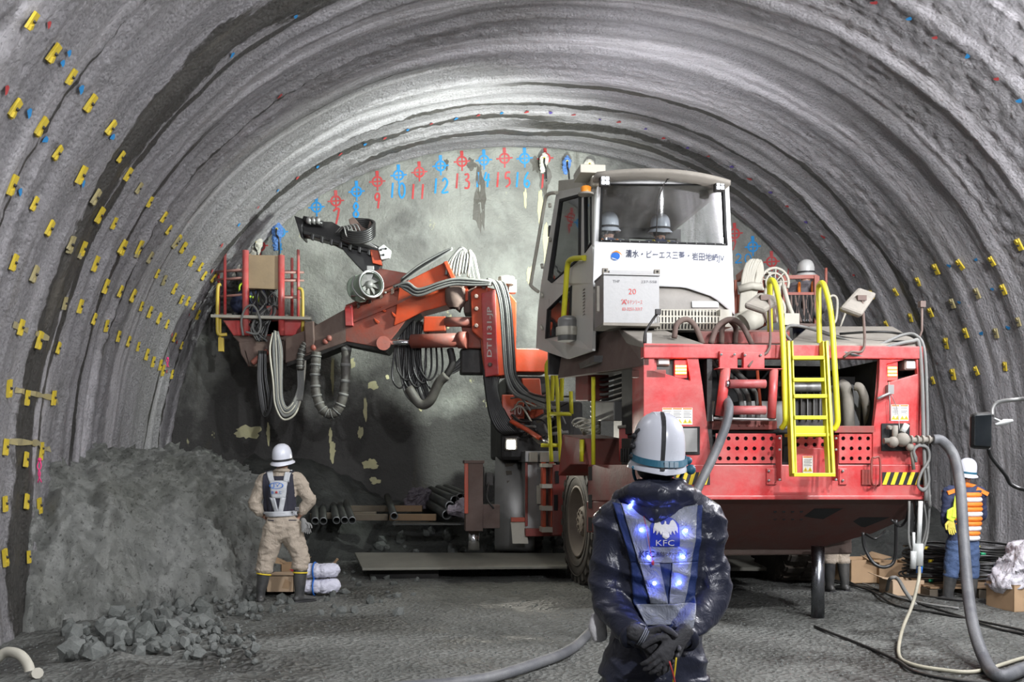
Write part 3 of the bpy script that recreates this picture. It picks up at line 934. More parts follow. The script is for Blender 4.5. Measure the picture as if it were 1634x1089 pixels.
# ---- left flank: equipment bay
m = MB()
def SB(m, x0, y0, x1, y1, off, d, mi=0):     # box on the flank: from px x0..x1, set in by off, d deep
    P = [JS(x0, y0, off), JS(x1, y0, off), JS(x1, y1, off), JS(x0, y1, off)]
    za, zb = P[0].z, P[3].z
    Q = [JS(x0, y1, off), JS(x1, y1, off)]
    m.hexa([Q[0], Q[1], Q[1]+Vector((d, 0, 0)), Q[0]+Vector((d, 0, 0)),
            P[0], P[1], P[1]+Vector((d, 0, 0)), P[0]+Vector((d, 0, 0))], mi)
SB(m, 900, 560, 1027, 742, .62, .05); m.build('bay_back', DRK, R)
m = MB(); SB(m, 938, 742, 1027, 800, .0, .5); SB(m, 936, 800, 1000, 850, .0, .5)
m.build('side_skirt', REDD, R, bevel=.01)
m = MB()
for y in (745, 790, 826): SB(m, 940, y, 946, y+22, -.01, .02)
m.build('skirt_slots', BLK, R)
m = MB(); SB(m, 992, 566, 1024, 736, .12, .4)
for k in range(4):
    for j in range(3): SB(m, 1003+j*5, 612+k*22, 1006+j*5, 624+k*22, .10, .03)
m.build('electrical_cabinet', pm('dark_green_grey', (.05, .055, .05), .5, .2, .5, (.12, .11, .1)), R, bevel=.01)
m = MB(); a = JS(975, 736, .25); b = JS(975, 684, .25); m.cyl(a, b, .16, 20); m.cyl(b, b+Vector((0, 0, .03)), .175, 20, 1)
m.build('air_receiver', [RED, DUST], R)
m = MB(); SB(m, 924, 641, 958, 672, .15, .25); m.build('junction_box', GRYP, R, bevel=.01)
m = MB(); SB(m, 984, 700, 1003, 742, .05, .2)
for k in range(4):
    m.tube([JS(987+k*4, 738, .03), JS(987+k*4, 716, .03)], .012, 6)
m.build('valve_block', DRK, R, bevel=.006)
m = MB()
for k in range(9):
    y = 600+k*8; m.tube(spl([JS(905, y, .3), JS(930, y+6, .25), JS(960, y-5, .35), JS(992, y+9, .3)], 5), .018, 6, k % 2)
for k in range(6): m.tube(spl([JS(962+k*5, 575, .35), JS(966+k*4, 620, .3), JS(958+k*5, 660, .3), JS(962+k*4, 690, .3)], 5), .02, 6, k % 2)
m.build('hydraulic_lines', [DRK, HOSE], R)
m = MB()
for k in range(7):
    c = JS(930, 689, .1); m.tube([c+Vector((.10*math.cos(t)*(1+.1*k)-.05*k*.2, .12*math.sin(t), .02*k+.03*math.sin(t*2+k))) for t in np.linspace(0, 2*PI, 22)], .012, 6)
m.build('rope_coil', CRM, R)
m = MB(); m.tube([JS(951, 742, -.03), JS(951, 602, -.03)], .024, 8); m.tube([JS(933, 737, -.03), JS(933, 702, -.03)], .03, 8)
m.build('grab_rail', YEL, R)
m = MB(); SB(m, 905, 598, 925, 640, .1, .25); SB(m, 1005, 590, 1027, 604, .02, .2); m.build('red_box', REDD, R, bevel=.01)
# ---- wheels
def wheel(cx, cy, cz, rad, wid, yaw, face=-1):
    """tyre with lugs, rim and hub; (cx,cy) world, face -1: outer side to the left"""
    c = toM((cx, cy, cz)); ca, sa = math.cos(yaw), math.sin(yaw)
    ax = Vector((face*ca, face*sa, 0))      # outward axis
    m = MB(); h = wid/2
    prof_ = [(rad*.56, -h*.8), (rad*.62, -h*.96), (rad*.8, -h), (rad*.93, -h*.93), (rad*.975, -h*.75), (rad*.985, 0), (rad*.975, h*.75), (rad*.93, h*.93), (rad*.8, h), (rad*.74, h*.99), (rad*.62, h*.96), (rad*.56, h*.8)]
    m.lathe(prof_, c, ax, 48)
    for r_ in (.70, .86): m.lathe([(rad*r_, h*.99), (rad*(r_+.008), h*1.03), (rad*(r_+.02), h*.99)], c, ax, 48)
    u = ax.orthogonal().normalized(); v = ax.cross(u); n = 26
    for k in range(n):
        for sd in (-1, 1):
            a = 2*PI*(k+(.5 if sd > 0 else 0))/n
            d = u*math.cos(a)+v*math.sin(a); t = v*math.cos(a)-u*math.sin(a)
            M = Matrix((t, ax, d)).transposed()
            m.box(c+d*rad*.985+ax*(sd*h*.45), (.085, h*.85, .06), M)
            m.box(c+d*rad*.93+ax*(sd*h*.93), (.085, h*.12, rad*.12), M)
    o = m.build('wheel', RUB, R)
    m = MB()
    m.lathe([(rad*.56, h*.8), (rad*.575, h*.95), (rad*.55, h*.98), (rad*.53, h*.86), (rad*.50, h*.35), (rad*.34, h*.2), (rad*.26, h*.25), (rad*.24, h*.62), (rad*.22, h*.72), (.001, h*.72)], c, ax, 32)
    for k in range(10):
        a = 2*PI*k/10; d = u*math.cos(a)+v*math.sin(a); m.cyl(c+d*rad*.17+ax*h*.70, c+d*rad*.17+ax*h*.80, .022, 6)
        m.cyl(c+d*rad*.40+ax*h*.24, c+d*rad*.40+ax*h*.36, .025, 6)
    m.build('rim', RIM, o)
y7 = 0.0
wheel(1.10, 13.42, .82, .84, .50, math.radians(4))
wheel(3.78, 13.7, .80, .84, .55, math.radians(0), 1)
wheel(.10, 15.75, .88, .80, .60, math.radians(0))
wheel(3.1, 16.1, .88, .80, .60, math.radians(0), 1)
m = MB(); m.bar(toM((1.2, 13.42, .82)), toM((3.8, 13.7, .82)), .3, .3); m.bar(toM((.1, 15.75, .85)), toM((3.1, 16.1, .85)), .3, .3); m.build('axle', DRK, R, bevel=.03)
# rear-left wheel arch (dark red slanted plate) 
m = MB(); P = [JS(900, 694, -.02), JS(928, 700, -.02), JS(938, 742, -.02), JS(912, 742, -.02), JS(893, 760, -.02)]
m.prism(P, (.5, 0, 0)); m.build('wheel_arch', REDD, R, bevel=.01)

# front fender: curved plate seen from behind, mud flap
m = MB()
def fen(i, j):
    a = PI*(.46-.66*i/14); r = .90
    x = -.26+.60*j; 
    return toM((x, 15.78-r*math.cos(a), .80+r*math.sin(a)))
m.grid(fen, 15, 2); m.build('front_fender', GRYP, R, solid=.02)
m = MB(); m.prism([JY(815, 832, 14.75), JY(839, 832, 14.75), JY(843, 868, 14.7), JY(818, 868, 14.7)], (0, .02, 0)); m.box2(JY(815, 826, 14.75), JY(840, 833, 14.72), 1)
m.build('mud_flap', [CRM, ORG], R)

# ---- middle: tool lockers, boarding steps, articulation
m = MB()
m.box2(JY(839, 738, 14.7), JY(868, 846, 15.2)); m.box2(JY(838, 738, 14.68), JY(842, 840, 14.7), 1)
m.box2(JY(856, 775, 14.69), JY(864, 805, 14.66), 2); m.box2(JY(839, 844, 14.6), JY(893, 852, 15.2), 1)
m.box2(JY(882, 742, 14.3), JY(897, 850, 14.9), 1); m.box2(JY(886, 752, 14.28), JY(892, 772, 14.3), 3); m.box2(JY(884, 790, 14.28), JY(890, 815, 14.3), 3)
lock = m.build('tool_locker', [GRYP, REDD, CRM, BLK], R, bevel=.008)
m = MB()
for x in (867, 880): m.bar(JY(x, 738, 14.45), JY(x, 850, 14.45), .05, .18)
st = m.build('boarding_steps', ORG, R, bevel=.004)
for y in (743, 776, 811, 845):
    m = MB(); m.box2(JY(865, y-3, 14.3), JY(882, y+3, 14.6)); m.build('tread', CRM, st, bevel=.004)
m = MB(); m.box2(JY(866, 745, 14.8), JY(882, 850, 14.85)); m.build('step_back', BLK, R)
m = MB()
for x0 in (878, 893):
    m.tube(spl([JY(x0+2, 737, 14.2), JY(x0-1, 680, 14.15), JY(x0-4, 620, 14.1), JY(x0-6, 585, 14.05), JY(x0+1, 574, 14.1), JY(x0+4, 580, 14.3), JY(x0+3, 640, 14.4)], 6), .030, 10)
m.tube([JY(878, 661, 14.1), JY(912, 661, 14.0)], .028, 8); m.tube([JY(863, 711, 14.2), JY(892, 711, 14.2)], .028, 8); m.tube([JY(912, 661, 14.0), JY(911, 625, 14.0)], .028, 8)
m.build('boarding_handrail', YEL, R)
m = MB()
m.box2(JY(838, 720, 14.6), JY(880, 738, 15.6)); m.box2(JY(845, 722, 14.5), JY(857, 738, 14.6), 1); m.box2(JY(862, 722, 14.5), JY(873, 738, 14.6), 1)
m.build('platform_box', [GRYP, DUST], R, bevel=.01)
m = MB()   # articulated front frame and boom turntable
m.box2(JY(800, 640, 15.0), JY(900, 735, 16.8)); m.box2(JY(808, 600, 15.2), JY(880, 640, 16.5))
m.box2(JY(884, 660, 15.0), JY(905, 745, 15.6))
m.build('front_frame', DRK, R, bevel=.05)
m = MB()
m.box2(JY(823, 556, 15.1), JY(864, 600, 15.8)); m.box2(JY(801, 630, 14.9), JY(836, 690, 15.0), 0)
m.prism([JY(832, 604, 14.95), JY(862, 604, 14.95), JY(868, 660, 14.95), JY(846, 672, 14.95)], (0, .1, 0))
m.build('turret', ORG, R, bevel=.015)
m = MB(); m.box2(JY(820, 645, 14.88), JY(834, 664, 14.9))
t10 = m.build('number_plate', REDD, R)
m = MB(); put_text(m, '10', lambda a, b: JY(821+a*11, 662-b*14, 14.87)); m.build('plate_number', INKW, t10, split=False)
m = MB()
for k in range(9):
    m.tube(spl([JY(770+k*4, 560+k*3, 15.1), JY(776+k*2, 620, 15.0), JY(784+k*3, 665, 14.9), JY(800+k*4, 690, 14.9), JY(826+k*3, 690-k*3, 15.0)], 6), .030, 8)
m.build('hose_guide', HOSEB, R)
random.seed(11)
m = MB()
for k in range(26):
    x, y = random.uniform(815, 880), random.uniform(630, 700)
    m.tube(spl([JY(x, y, 14.85), JY(x+random.uniform(8, 20), y+random.uniform(-10, 14), 14.7), JY(x+random.uniform(20, 40), y+random.uniform(-8, 22), 14.6)], 5), random.choice((.014, .02, .028)), 7, k % 4)
m.build('fittings', [HOSEB, HOSE, GRYP, CRM], R)
m = MB()
m.tube(spl([JY(815, 672, 14.7), JY(840, 686, 14.6), JY(862, 700, 14.5)], 4), .035, 8, 0); m.tube([JY(862, 700, 14.5), JY(878, 708, 14.4)], .02, 8, 1)
m.build('steering_cylinder', [ORG, CHR], R)
# headlamp on the fender, really lit
m = MB(); m.box(JY(815, 709, 14.5), (.20, .12, .20))
wl = m.build('work_lamp', DRK, R, bevel=.02)
m = MB(); m.box(JY(815.5, 710, 14.43), (.12, .02, .12)); m.build('lamp_glass', WHL, wl, bevel=.01)
spot('work_lamp_light', W(815.5, 712, 14.36), W(830, 800, 10), 130, 130, .8, .05, (1, .97, .85))

# front outrigger
m = MB(); m.box2(JY(743, 737, 14.3), JY(768, 846, 14.6)); m.box2(JY(741, 735, 14.28), JY(770, 740, 14.62)); m.box2(JY(750, 846, 14.38), JY(762, 852, 14.52))
m.box2(JY(768, 806, 14.35), JY(795, 842, 14.6)); m.box2(JY(741, 740, 14.27), JY(747, 820, 14.3), 1)
m.tube([JY(772, 745, 14.4), JY(772, 800, 14.4)], .012, 6, 2); m.box2(JY(776, 755, 14.4), JY(786, 775, 14.5), 2)
m.tube(spl([JY(780, 770, 14.35), JY(777, 795, 14.35), JY(788, 812, 14.35)], 5), .015, 6, 2)
og = m.build('front_outrigger', [BRN, ORG, DRK], R, bevel=.01)
m = MB(); m.cyl(JY(756, 846, 14.45), JY(756, 878, 14.45), .085, 20); m.build('jack_rod', CHR, og)
# rear jack
m = MB(); m.tube([JY(1305, 872, 10.35), JY(1305, 992, 10.35)], .068, 24)
rj = m.build('rear_jack', pm('steel_rod', (.28, .29, .31), .28, 1.0, .2, (.2, .19, .17), bump=.05, vary=.3), R)
m = MB(); m.cyl(JY(1305, 986, 10.35), JY(1305, 995, 10.35), .11, 20); m.build('jack_foot', DRK, rj)

# ---- cab
V1 = 1.25
def cabL(y): return 953-(y-284)*.04 if y < 450 else 946.4
def cabR(y): return 1163+(y-290)*.045
def cab(t, y, off=0.0):
    px = cabL(y)+(cabR(y)-cabL(y))*t
    return J(px, y, V1-.20*(1-(2*t-1)**2)+off)
def cabstrip(m, t0, t1, ya, yb, off=0, d=.03, n=12, rows=4, mi=0):
    """curved plate between y=ya(t) and y=yb(t)"""
    for o_, fl in ((off, 0), (off+d, 1)):
        m.grid(lambda i, j: cab(t0+(t1-t0)*i/n, ya(t0+(t1-t0)*i/n)+(yb(t0+(t1-t0)*i/n)-ya(t0+(t1-t0)*i/n))*j/rows, o_), n+1, rows+1, mi)
    for tt in (t0, t1):
        m.add([cab(tt, ya(tt), off), cab(tt, yb(tt), off), cab(tt, yb(tt), off+d), cab(tt, ya(tt), off+d)], [(0, 1, 2, 3)], mi)
    for f in (ya, yb):
        m.grid(lambda i, j: cab(t0+(t1-t0)*i/n, f(t0+(t1-t0)*i/n), off+d*j), n+1, 2, mi)
yT = lambda t: 283+5*t
wT = lambda t: 293+1*t+2*math.sin(PI*t)*0
wB = lambda t: 385+7*t
def pB(t):
    pts = [(0, 458), (.45, 457), (.65, 459), (.85, 474), (1, 503)]
    return float(np.interp(t, [p[0] for p in pts], [p[1] for p in pts]))
m = MB()
cabstrip(m, 0, 1, yT, wT); cabstrip(m, 0, .035, wT, wB, n=2); cabstrip(m, .965, 1, wT, wB, n=2); cabstrip(m, 0, 1, wB, pB, rows=8, n=24)
m.build('cab_shell', WHT, R)
m = MB()
for f0, f1 in ((wT, lambda t: wT(t)+2.2), (lambda t: wB(t)-3, wB)):
    cabstrip(m, .03, .97, f0, f1, -.012, .03, 12, 1)
cabstrip(m, .03, .047, wT, wB, -.012, .03, 2); cabstrip(m, .953, .97, wT, wB, -.012, .03, 2)
for i in range(14):
    t = .05+.9*i/13; m.ball(cab(t, wB(t)-1.4, -.016), .007, 6, 4, 1)
wf = m.build('window_frame', [BLK, GRYP], R)
m = MB(); m.grid(lambda i, j: cab(.045+.91*i/12, wT(.5)+1+(wB(.045+.91*i/12)-wT(.5)-3)*j/3, .008), 13, 4)
m.build('windscreen', GLS, wf)
# grey body below the white panel
m = MB()
cabstrip(m, 0, 1, lambda t: pB(t)-3, lambda t: 528+4*t, .04, .06, 16, 3)
m.build('cab_base', pm('grey_beige', (.25, .235, .21), .6, 0, .4, (.33, .31, .27)), R)
m = MB(); cabstrip(m, .70, .89, lambda t: 481, lambda t: 491, .02, .03, 4, 1); m.build('base_plate', LGT, R, bevel=.003)
m = MB()
for row in range(3):
    n = 20
    for i in range(n):
        a = [1044+105*(i+k)/n for k in (0, 1)]
        y0 = 494+row*11+.0; v0 = [.62+.10*(row == 0), .62, .70][row]
        o = J(a[0], y0+11, v0+(.04 if row == 2 else 0)); ex = J(a[1], y0+11, v0+(.04 if row == 2 else 0))-o
        ey = J(a[0], y0, v0 if row else v0+.08)-o
        perf(m, o, ex, ey, 1, 1, (.22, .40), 0, 'slot', -.01)
m.box2(J(1046, 496, .78), J(1148, 527, .80), 1)
m.box2(J(1149, 494, .66), J(1153, 528, .95))
m.build('slotted_guard', [CRM, BLK], R)
# roof
m = MB()
def rf(i, j):
    t = -.10+1.11*i/16; v = .92+2.0*j/4
    p = J(950+213*t, 280+5*t+ (4 if 0 else 0), V1); 
    return Vector((p.x-(.0)*j, v-.20*(1-(2*t-1)**2)*(1-j/4), 4.62-.05*(2*t-1)**2-.01*j+.0))
z_r = J(1060, 283, V1-.3).z
def rf2(i, j, top):
    t = i/16; x0 = J(953, 280, V1).x-.06; x1 = J(1163, 288, V1).x-.07
    x = x0+(x1-x0)*t
    y = (V1-.26-.18*(1-(2*t-1)**2))*(1-j/4)+(3.3)*(j/4)
    return Vector((x, y, z_r+(.05 if top else 0)-.09*(t-.3)**2))
for top in (0, 1): m.grid(lambda i, j: rf2(i, j, top), 17, 5)
m.grid(lambda i, j: rf2(i, 0, j), 17, 2); m.grid(lambda i, j: rf2(0, i, j), 5, 2); m.grid(lambda i, j: rf2(16, i, j), 5, 2)
m.build('cab_roof', DUST, R)
def CP0(m, pts, d): m.prism([JC(x, y) for x, y in pts], (d, 0, 0))
m = MB(); CP0(m, [(891, 288), (948, 283), (948, 297), (890, 307)], .4); m.box2(J(926, 275, 1.2), J(954, 280, 1.6)); m.box2(J(945, 280, 1.2), J(953, 300, 1.3))
for k in range(5): m.box2(JC(938-k*7, 292, -.01), JC(934-k*7, 299, .02), 1)
m.build('roof_vent_box', [CRM, BLK], R, bevel=.01)
# left flank with door windows
m = MB()
def CP(m, pts, d=.035, off=0, mi=0): m.prism([JC(x, y, off) for x, y in pts], (d, 0, 0), mi)
CP(m, [(888, 306), (950, 294), (949, 309), (928, 309), (894, 318)])
CP(m, [(888, 306), (894, 318), (875, 447), (874, 494), (871, 541), (855, 556), (858, 500), (863, 455)])
CP(m, [(875, 447), (881, 452), (913, 456), (874, 494)])
CP(m, [(881, 452), (927, 413), (932, 406), (945, 389), (947, 452), (913, 456)])
CP(m, [(928, 309), (933, 309), (934, 404), (927, 413)]); CP(m, [(944, 309), (949, 309), (947, 392), (944, 389)])
CP(m, [(913, 456), (947, 452), (945, 560), (911, 532)])
CP(m, [(871, 541), (911, 532), (945, 560), (905, 573), (855, 556)])
m.build('cab_side', pm('cab_side_cream', (.62, .61, .56), .4, 0, .25, (.4, .38, .32), bump=.05, vary=.1), R)
for w_ in ([(894, 318), (928, 309), (927, 413), (881, 452), (875, 447)], [(874, 494), (913, 456), (911, 532), (871, 541)], [(933, 312), (944, 312), (944, 389), (934, 404)]):
    cx = sum(p[0] for p in w_)/len(w_); cy = sum(p[1] for p in w_)/len(w_)
    m = MB(); n = len(w_); inn = [(cx+(x-cx)*.88, cy+(y-cy)*.94) for x, y in w_]
    for i in range(n):
        j = (i+1) % n; CP(m, [w_[i], w_[j], inn[j], inn[i]], .03, -.012)
    f = m.build('side_window', BLK, R)
    m = MB(); CP(m, w_, .006, .01); m.build('pane', GLS, f)
m = MB(); m.tube(spl([JC(895, 308, -.05), JC(886, 310, -.08), JC(881, 322, -.09), JC(870, 385, -.09), JC(859, 447, -.09), JC(859, 457, -.09), JC(864, 466, -.04)], 6), .022, 10)
m.build('cab_handrail', CRM, R)
m = MB(); m.tube(spl([JC(936, 412, -.02), JC(924, 414, -.08), JC(918, 424, -.09), JC(915, 460, -.09), JC(911, 512, -.09)], 6), .032, 10)
m.build('yellow_grab_rail', YEL, R)
m = MB(); a = JC(917, 545, -.08); b = JC(917, 512, -.08); m.cyl(a, b, .12, 16); m.ball(b, (.12, .12, .06), 14, 6)
m.lathe([(.135, 0), (.14, .01), (.14, .09), (.135, .1)], a+Vector((0, 0, .06)), seg=16, mi=1)
m.build('wrapped_bottle', [GRYP, CRM], R)
m = MB()
for y in (325, 380, 422, 468, 520): m.cyl(JC(868-.02*(y-380) if y > 380 else 880, y, -.02), JC(868 if y > 380 else 880, y+6, -.02), .02, 8)
m.build('door_hinge', CRM, R)
m = MB()
for k in range(9): m.box2(JC(935, 462+k*5, -.015), JC(929, 464+k*5, 0))
m.build('side_louvre', DRK, R)
# right flank, front frame, floor, seat backs
xr = cab(1, 340).x; xl = J(948, 340, 1.3).x
zt = z_r-.02; zb = J(948, 575, 1.3).z
m = MB(); m.box2((xr-.05, 1.3, zb+.5), (xr, 1.36, zt)); m.box2((xr-.05, 1.3, zb), (xr, 3.2, zb+.9)); m.box2((xr-.05, 3.1, zb), (xr, 3.2, zt))
m.box2((xl-.2, 3.1, zb), (xr, 3.2, zb+.95)); m.box2((xl-.2, 3.1, zt-.12), (xr, 3.2, zt))
m.bar((xl+.2, 3.15, zb), (xl+.2, 3.15, zt), .05); m.bar((xl+.85, 3.15, zb), (xl+.80, 3.15, zt), .05)
m.box2((xl, 1.3, zb-.02), (xr, 3.2, zb+.05))
m.build('cab_frame', DRK, R)
m = MB()
for x in (xl+.38, xl+1.0): m.box2((x-.2, 1.75, zb+.05), (x+.2, 2.45, zb+.36)); m.box2((x-.2, 1.7, zb+.36), (x+.2, 1.8, zb+1.05))
m.box2((xl+1.22, 1.8, zb+1.0), (xl+1.38, 1.9, zb+1.25), 1)
m.bar((xl+.55, 2.7, zb+.9), (xl+.35, 2.6, zb+1.5), .03, mi=2); m.bar((xl+.95, 2.7, zb+.8), (xl+1.15, 2.5, zb+1.45), .04, mi=2); m.bar((xl+.7, 1.5, zb+.9), (xl+.71, 1.5, zb+1.35), .02, mi=2)
m.build('seat', [DRK, LGT, BLK], R, bevel=.02)
# roof lamps, beacon, wiper aerial
for x, y in ((964.5, 290), (1147.5, 298)):
    m = MB(); c = J(x, y, V1-.22); m.box(c, (.11, .08, .11))
    o = m.build('roof_lamp', DRK, R, bevel=.012)
    m = MB()
    for i in (-1, 1):
        for j in (-1, 1): m.box(c+Vector((i*.023, -.045, j*.023)), (.036, .012, .036))
    m.build('led', WHLS, o, bevel=.004)
m = MB(); c = J(935, 310, 1.2); m.cyl(c-Vector((0, 0, .01)), c+Vector((0, 0, .01)), .085, 16, 1); m.lathe([(.055, 0), (.058, .06), (.04, .075), (.001, .078)], c+Vector((0, 0, .01)), seg=16)
m.build('beacon', [AMB, DUST], R)
m = MB(); m.tube([J(1062, 292, 1.0), J(1066, 283, .98), J(1101, 268, .98)], .006, 6); m.tube([J(1065, 287, .98), J(1088, 272, .98)], .005, 6); m.tube([J(1060, 292, .97), J(1050, 320, .97), J(1047, 382, 1.0)], .006, 6)
m.build('aerial', DRK, R)
# lettering
m = MB()
def ct(a, b):
    t = (995-946+153*a)/214; y0 = 413+5.5*a+5*max(0, a-.6); return cab(t, y0-15*b, -.013)
BOLD[0] = .016; put_text(m, '清水・ピーエス三菱・岩田地崎JV', ct); BOLD[0] = 0
m.build('cab_lettering', INKB, R, split=False)
m = MB()
c0 = (979, 409)
def cc(px, py, o=-.011): return cab((px-946)/214, py, o)
n = 20
m.add([cc(c0[0], c0[1])]+[cc(c0[0]+7*math.cos(2*PI*k/n), c0[1]+6.5*math.sin(2*PI*k/n)) for k in range(n)], [(0, 1+k, 1+(k+1) % n) for k in range(n)], 0)
sw = [(973+17*k/10, 404-5.5*math.sin(PI*k/10)*1.0+4*k/10) for k in range(11)]
m.add([cc(x, y-.2, -.014) for x, y in sw]+[cc(x, y+2.2*math.sin(PI*k/10)+.3, -.014) for k, (x, y) in enumerate(sw)], [(k, k+1, 12+k, 11+k) for k in range(10)], 1)
m.add([cc(974+k*1.2, 411+.5*k, -.014) for k in range(8)]+[cc(974+k*1.2, 413+.3*k, -.014) for k in range(8)], [(k, k+1, 9+k, 8+k) for k in range(7)], 2)
m.build('cab_emblem', [INKBL, AMB, LGT], R, split=False)
# distribution box 20
m = MB(); a = J(963, 515, .62); b = J(1052, 441, .62)
m.box2(a, (b.x, .62+.42, b.z))
m.box2((a.x-.005, .6, b.z), (b.x+.005, 1.06, b.z+.02)); m.box2((a.x+.06, .62, b.z+.02), (b.x-.06, .70, b.z+.05))
m.box2((a.x-.005, .61, a.z-.03), (b.x+.005, 1.05, a.z+.0), 1)
for x in (a.x+.02, b.x-.02): m.box2((x-.03, .62, b.z), (x+.03, .66, b.z+.07), 1); m.cyl((x, .615, b.z+.045), (x, .62, b.z+.045), .013, 8, 2)
m.bar((a.x-.04, .70, a.z+.12), (a.x-.04, .70, b.z-.1), .03, mi=1)
bx = m.build('distribution_box', [pm('box_steel', (.30, .30, .295), .5, .35, .35, (.22, .19, .17), bump=.1, vary=.3), DUST, BLK], R, bevel=.006)
def bt(x0, y0, x1, y1): return lambda s, t: J(x0+(x1-x0)*s, y1+(y0-y1)*t, .616)
m = MB(); put_text(m, '20', bt(1003, 461, 1015, 470)); put_text(m, 'キテンリース', bt(1001, 479, 1025, 486)); put_text(m, '83-3251-3317', bt(993, 491, 1025, 496))
for q in ([(992, 486), (996, 478), (997, 479), (993.5, 486)], [(996, 478), (1000, 486), (998.5, 486), (995.6, 479.5)], [(993.5, 483), (998.5, 483), (998.5, 484), (993.5, 484)], [(992, 478), (994, 478), (992, 481)], [(1000, 478), (998, 478), (1000, 481)]): Jp(m, q, .614, .001)
m.build('stencil', INKR, bx, split=False)
m = MB(); put_text(m, 'THP', bt(978, 447, 989, 451)); put_text(m, '237-558', bt(1023, 448, 1048, 452)); m.build('stencil', INKG, bx, split=False)
# ---- main boom, post, drill feed, basket
def PX(m, pts, d, mi=0):        # pts (px,py,Y): plate with thickness d away from the viewer
    P = [JY(p[0], p[1], p[2] if len(p) > 2 else 16.1) for p in pts]; return m.prism(P, toM((MC[0], MC[1]+d, 0)), mi)
def gy(px, a=(345, 16.2), b=(820, 15.0)):      # depth along the main boom
    return a[1]+(px-a[0])/(b[0]-a[0])*(b[1]-a[1])
def G(px, py, dy=0): return JY(px, py, gy(px)+dy)
def GP(m, pts, d, mi=0, dy=0): return m.prism([G(x, y, dy) for x, y in pts], toM((MC[0], MC[1]+d, 0)), mi)
m = MB()
GP(m, [(551, 492), (628, 460), (694, 438), (700, 470), (650, 508), (634, 530), (613, 556), (551, 545)], .45)
GP(m, [(551, 487), (628, 456), (652, 447), (654, 453), (628, 463), (552, 495)], .6, 0, -.06)
for x, y in ((613, 492), (602, 510), (630, 500), (643, 498), (655, 494)): GP(m, [(x-6, y-3), (x+4, y+4), (x, y+7), (x-4, y+3)], .05, 1, -.05)
for x in range(560, 650, 11): 
    y = 494-(x-551)*.42; m.cyl(G(x, y, -.1), G(x, y, -.06), .02, 6, 2)
boom = m.build('boom', [ORGD, ORG, GRYP], R, bevel=.02)
m = MB(); GP(m, [(551, 516), (640, 478), (690, 458), (691, 461), (641, 483), (551, 520)], .05, 0, -.05); m.build('weld_rib', ORGD, R)
m = MB(); GP(m, [(458, 577), (513, 557), (553, 543), (613, 553), (650, 506), (700, 468), (702, 474), (655, 515), (616, 563), (553, 550), (513, 566), (458, 585)], .5, 0, .02); m.build('boom_underside_shade', DRK, R)  # dark strip added along the bottom, paints in the shaded lower face
for x in (572, 590, 608, 626):
    m = MB(); y = 493-(x-551)*.42; GP(m, [(x-2, y), (x+2, y-2), (x+2, y+6), (x-2, y+8)], .05, 0, -.10); m.build('flange_bracket', BRN, R)
m = MB()
GP(m, [(637, 455), (712, 417), (726, 444), (747, 452), (747, 480), (713, 487), (676, 497), (642, 514), (628, 520), (634, 480)], .5, 0, -.05)
GP(m, [(707, 418), (714, 416), (728, 446), (722, 452)], .2, 0, -.15)
GP(m, [(676, 505), (711, 505), (711, 528), (675, 530)], .3, 0, -.1)
GP(m, [(752, 424), (758, 430), (760, 456), (748, 456)], .1, 0, -.1)
m.build('boom_knuckle', ORG, R, bevel=.015)
m = MB()
GP(m, [(455, 540), (495, 524), (551, 493), (553, 546), (513, 560), (455, 580)], .40, 0)
GP(m, [(485, 515), (500, 512), (502, 560), (488, 565)], .5, 0, -.05)
for x, y in ((525, 540), (519, 545), (500, 555)): m.ball(G(x, y, -.04), .05, 8, 6, 1)
m.build('inner_boom', [BRN, ORGD], R, bevel=.02)
m = MB(); GP(m, [(550, 490), (562, 486), (563, 520), (551, 520)], .5, 0, -.1); m.build('boom_clamp', RED, R, bevel=.01)
m = MB(); m.cyl(G(612, 548, -.2), G(612, 548, .3), .11, 18); m.tube([G(615, 547, -.1), G(660, 547, -.1)], .045, 12, 1); m.tube([G(657, 545, -.1), G(737, 543, -.1)], .11, 16, 0); m.tube([G(732, 543, -.1), G(745, 543, -.1)], .13, 16, 0)
m.tube([G(711, 514, -.05), G(752, 514, -.05)], .075, 12, 0)
m.build('lift_cylinder', [ORGD, CHR], R)
m = MB()
GP(m, [(713, 452), (722, 448), (740, 450), (741, 470), (733, 496), (726, 490)], .3, 0, -.12)
m.lathe([(.10, 0), (.16, .1), (.16, .3), (.04, .3)], G(727, 492, -.05), (0, 0, 1), 14)
GP(m, [(738, 455), (760, 455), (760, 500), (740, 500)], .4, 0, .0)
GP(m, [(735, 515), (765, 515), (772, 556), (742, 556)], .3, 1, .0)
m.build('knuckle_bracket', [BRN, ORGD], R, bevel=.02)
# slewing post
m = MB()
GP(m, [(751, 467), (765, 453), (778, 453), (778, 545), (772, 545), (753, 528)], .12, 0, -.15)
GP(m, [(766, 456), (811, 466), (824, 481), (823, 598), (774, 602), (768, 560)], .5, 0, -.1)
GP(m, [(768, 468), (791, 462), (793, 545), (796, 598), (774, 602), (770, 540)], .04, 1, -.17)
for x, y in ((760, 473), (760, 493), (760, 520), (772, 458), (782, 582)): m.cyl(G(x, y, -.22), G(x, y, -.14), .035, 8, 2)
m.build('slewing_post', [ORG, RED, BRN], R, bevel=.015)
m = MB()
BOLD[0] = .02; put_text(m, 'DT1131-JP', lambda a, b: G(787-10*b, 570-80*a, -.185)); BOLD[0] = 0; m.build('model_number', INKW, R, split=False)
